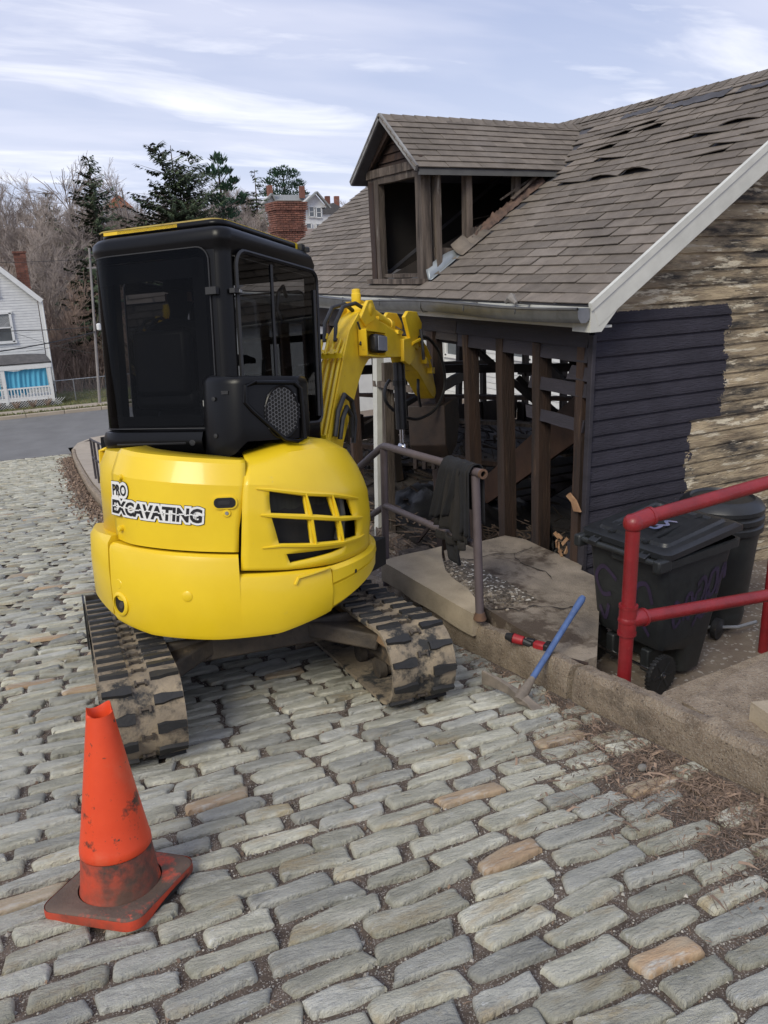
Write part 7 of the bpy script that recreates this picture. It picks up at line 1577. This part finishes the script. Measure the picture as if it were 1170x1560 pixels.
# ------------------------------------------------------------------ conifers
m_ndl = M('spruce_needles', (.030, .050, .024), (.055, .075, .034), 1.2, .85, tint=.45); m_ndl2 = M('pine_needles', (.03, .075, .042), (.055, .11, .06), 1.2, .85, tint=.45); m_bark = M('conifer_bark', (.10, .075, .06), (.06, .048, .04), 6, .9)
def sprig(b, p, d, l, w, droop=.35):
    d = d.normalized(); s_ = d.cross(Vector((0, 0, 1))); s_ = s_.normalized() if s_.length > .01 else Vector((1, 0, 0)); q = p + d * l + Vector((0, 0, -droop * l)); b.tint = random.uniform(.01, 1); m_ = (p + q) / 2; u_ = Vector((0, 0, w * .4))
    b.add([p, m_ + s_ * w - u_, q, m_ - s_ * w + u_], [(0, 1, 2, 3)])
def spruce(x, y, H, Rb, name, lb, m=None, seed=0, z=None, tops=1, shape=.9, dens=1., droop=.25, lean=0., gaps=.1):
    random.seed(seed); z = hill(x, y) if z is None else z; t = thing(name, lb, 'tree', (x, y, z)); b = MB(); b.tube([(x, y, z - .3), (x + lean * .5, y, z + H * .5), (x + lean, y, z + H * .97)], [H * .018, H * .012, .02], 7); b.build('trunk', m_bark, t)
    b = MB(); br = MB(); nl = int(H * 3.6 * dens)
    for s in range(tops):
        ox = 0 if tops == 1 else random.uniform(-.16, .16) * Rb * 2; oh = H if s == 0 else H * random.uniform(.86, .97)
        for i in range(nl):
            f = i / nl; zz_ = z + oh * (.06 + .94 * f); R = Rb * (1 - f) ** shape * random.uniform(.75, 1.15) + .12
            k = max(4, int(7 * (1 - f) + 3))
            for j in range(k):
                if random.random() < gaps: continue
                a = random.uniform(0, 6.28); RR = R * random.uniform(.65, 1.15); d = Vector((math.cos(a), math.sin(a), random.uniform(.05, .35) if f > .5 else random.uniform(-.1, .2))); base_ = Vector((x + lean * f + ox * f, y, zz_)); tip = base_ + Vector((d.x * RR, d.y * RR, d.z * RR - droop * RR * (1 - f) + .12 * RR))
                if RR > .5: br.tube([base_, tip], [.025, .006], 3, caps=False)
                ns_ = max(5, int(RR * 17))
                for q in range(ns_):
                    tt = (q + random.random()) / ns_; p = lerp(base_, tip, tt) + Vector((0, 0, -.06 * RR * math.sin(pi * tt))); sd = d.cross(Vector((0, 0, 1))).normalized() * random.choice((-1, 1)); dd = d * random.uniform(.3, 1) + sd * random.uniform(.2, .9) + Vector((0, 0, random.uniform(-.3, .15))); sprig(b, p, dd, random.uniform(.22, .48) * (1.1 - .4 * tt), random.uniform(.05, .10), droop=.5)
    b.build('crown', m or m_ndl, t, smooth=0, fix=False); br.build('branches', m_bark, t, smooth=0, fix=False)
def P_(px_, Y): return at(px_, 400, Y).x
spruce(P_(155, 60), 60, at(155, 234, 60).z - hill(P_(155, 60), 60), 3.3, 'spruce', 'pointed dark spruce rising left above the cab roof', seed=3, shape=.75, dens=1.15)
spruce(P_(278, 58), 58, at(275, 214, 58).z - hill(P_(278, 58), 58), 5.0, 'spruce', 'tallest and widest spruce with several tops above the cab', seed=4, tops=3, shape=.62, dens=.9, gaps=.18)
spruce(P_(140, 44), 44.5, 6.6, 2.3, 'spruce', 'dark evergreen close behind the utility pole left of the cab', seed=5, shape=.5, droop=.5)
spruce(P_(88, 72), 72, 5.6, 1.5, 'spruce', 'small faint spruce among the bare trees at far left', seed=6, dens=.8, gaps=.3); spruce(P_(398, 84), 84, at(397, 256, 84).z - hill(P_(398, 84), 84), 2.2, 'spruce', 'thin sparse spruce left of the distant white gabled house', seed=7, gaps=.45, dens=.8)
def pine(x, y, H, name, lb, clumps, m, seed):
    """clumps: (dx, height fraction, radius, flatness)"""
    random.seed(seed); z = hill(x, y); t = thing(name, lb, 'tree', (x, y, z)); b = MB(); b.tube([(x, y, z - .3), (x + .1, y, z + H * .6), (x, y, z + H * .93)], [.16, .12, .05], 7)
    for dx, hf, r_, fl in clumps: b.tube([(x, y, z + H * (hf - .1)), (x + dx * .5, y, z + H * (hf - .05)), (x + dx, y, z + H * hf)], [.06, .05, .03], 4, caps=False)
    b.build('trunk', m_bark, t); b = MB()
    for dx, hf, r_, fl in clumps:
        c_ = Vector((x + dx, y + random.uniform(-.5, .5), z + H * hf))
        for k in range(int(220 * r_)):
            v = Vector((random.gauss(0, 1), random.gauss(0, 1), random.gauss(0, 1))).normalized() * r_ * random.uniform(.3, 1) ** .6; p = c_ + Vector((v.x, v.y, v.z * fl)); sprig(b, p, Vector((v.x, v.y, abs(v.z) * .6 + .3)), random.uniform(.2, .42), random.uniform(.05, .10), droop=-.15)
    b.build('crown', m, t, smooth=0, fix=False)
hp = at(345, 240, 60).z - hill(P_(345, 60), 60)
pine(P_(345, 60), 60, hp, 'pine', 'irregular pine with upswept side branches right of the wide spruce', [(0, .97, .5, .7), (-.5, .88, .8, .5), (.7, .9, .45, .5), (.4, .78, .7, .35), (1.2, .83, .4, .5), (-.3, .68, 1.0, .4), (1.4, .68, .5, .4), (.6, .6, .9, .4), (-.6, .5, 1.2, .4), (.8, .45, .9, .4), (1.7, .72, .35, .5), (0, .35, 1.4, .4)], m_ndl2, 8)
hp = at(440, 256, 102).z - hill(P_(440, 102), 102)
pine(P_(440, 102), 102, hp, 'pine', 'rounded bright green pine above the distant white house', [(0, .95, 1.0, .6), (-1.2, .9, .9, .6), (1.3, .9, .9, .6), (-2.0, .78, .9, .5), (2.1, .76, .9, .5), (0, .8, 1.6, .6), (-1, .66, 1.5, .5), (1.3, .64, 1.5, .5), (2.7, .60, .6, .5), (-2.2, .6, 1, .5), (0, .5, 1.8, .5)], m_ndl2, 9)
random.seed(99)
# ------------------------------------------------------------------ white gabled house on the hill
fh = thing('gabled_house', 'distant white gabled house with grey roof beyond the brick chimney', 'house', (38, 92, 5))
Yf = 90
def bx(pxa, pya, pxb, pyb, Y, dep, name, m):
    a, c = at(pxa, pya, Y), at(pxb, pyb, Y); b = MB(); b.box(((a.x + c.x) / 2, Y + dep / 2, (a.z + c.z) / 2), (abs(c.x - a.x), dep, abs(a.z - c.z))); return b.build(name, m, fh)
bx(404, 318, 494, 372, Yf, 7, 'wall', m_wclap)
a0, a1_, a2 = at(456, 318, Yf), at(480, 296, Yf), at(497, 316, Yf); b = MB(); b.prism([(a0.x, a0.z), (a2.x, a2.z), (a1_.x, a1_.z)], (1, 0, 0), (0, 0, 1), (0, 2, 0), (0, Yf - .1, 0)); b.build('gable', m_wclap, fh, smooth=0)
b = MB(); b.beam(a0 + Vector((-.3, -.4, -.1)), a1_ + Vector((0, -.4, .2)), .6, .16); b.beam(a1_ + Vector((0, -.4, .2)), a2 + Vector((.3, -.4, -.1)), .6, .16); b.build('gable_roof', M('pale_grey_roof', (.27, .28, .28), (.20, .21, .21), 5, .8), fh)
g0, g1, g2 = at(400, 314, Yf), at(412, 298, Yf), at(421, 314, Yf); b = MB(); b.prism([(g0.x, g0.z), (g2.x, g2.z), (g1.x, g1.z)], (1, 0, 0), (0, 0, 1), (0, 2, 0), (0, Yf - .1, 0)); b.build('gable', m_wclap, fh, smooth=0); b = MB(); b.beam(g0 + Vector((-.2, -.4, 0)), g1 + Vector((0, -.4, .15)), .5, .16); b.beam(g1 + Vector((0, -.4, .15)), g2 + Vector((0, -.4, 0)), .5, .16); b.build('gable_roof', MATS['pale_grey_roof'], fh)
p, q = at(408, 298, Yf + 3), at(482, 296, Yf + 3); b = MB(); b.prism([(0, p.z - 1.6), (3, p.z + .1), (6, p.z - 1.6)], (0, 1, 0), (0, 0, 1), (q.x - p.x, 0, 0), (p.x, Yf + .2, 0)); b.build('roof', MATS['pale_grey_roof'], fh, smooth=0)
for px_, py_ in ((474, 323), (485, 324), (470, 348), (485, 349)):
    p = at(px_, py_, Yf); window_y(fh, p.x, Yf - .1, p.z, .62, 1.1)
for px_, y_ in ((411, 292), (460, 293)):
    p = at(px_, y_, Yf + 2); b = MB(); b.box(p, (.55, .55, 1.3)); b.build('chimney', m_brick, fh, bevel=.02)
fh2 = thing('far_house', 'far grey roofed house with two chimneys right of the white gabled house', 'house', (46, 100, 7))
p = at(507, 322, 100); b = MB(); b.box((p.x, 102, p.z - 2), (4.5, 4, 3.6)); b.build('wall', m_wclap, fh2); b = MB(); b.prism([(p.x - 2.6, p.z - .3), (p.x + 2.6, p.z - .3), (p.x, p.z + 1.0)], (1, 0, 0), (0, 0, 1), (0, 4.6, 0), (0, 99.7, 0)); b.build('roof', m_groof, fh2)
for px_ in (499, 513):
    q = at(px_, 309, 101); b = MB(); b.box(q, (.6, .5, 1.6)); b.build('chimney', m_brick, fh2, bevel=.02)
oh = thing('orange_roofed_house', 'house with an orange tiled roof half hidden by the left spruce', 'house', (12, 70, 3))
p = at(180, 303, 74); b = MB(); b.prism([(p.x - 1.1, p.z - .7), (p.x + 1.2, p.z - .7), (p.x + .1, p.z + .3)], (1, 0, 0), (0, 0, 1), (0, 3, 0), (0, 74, 0)); b.build('roof', M('orange_tile', (.42, .15, .07), (.30, .11, .06), 5, .9), oh); b = MB(); b.box((p.x + .3, 75.6, p.z - 1.6), (2.0, 2.8, 1.8)); b.build('wall', m_wclap, oh)
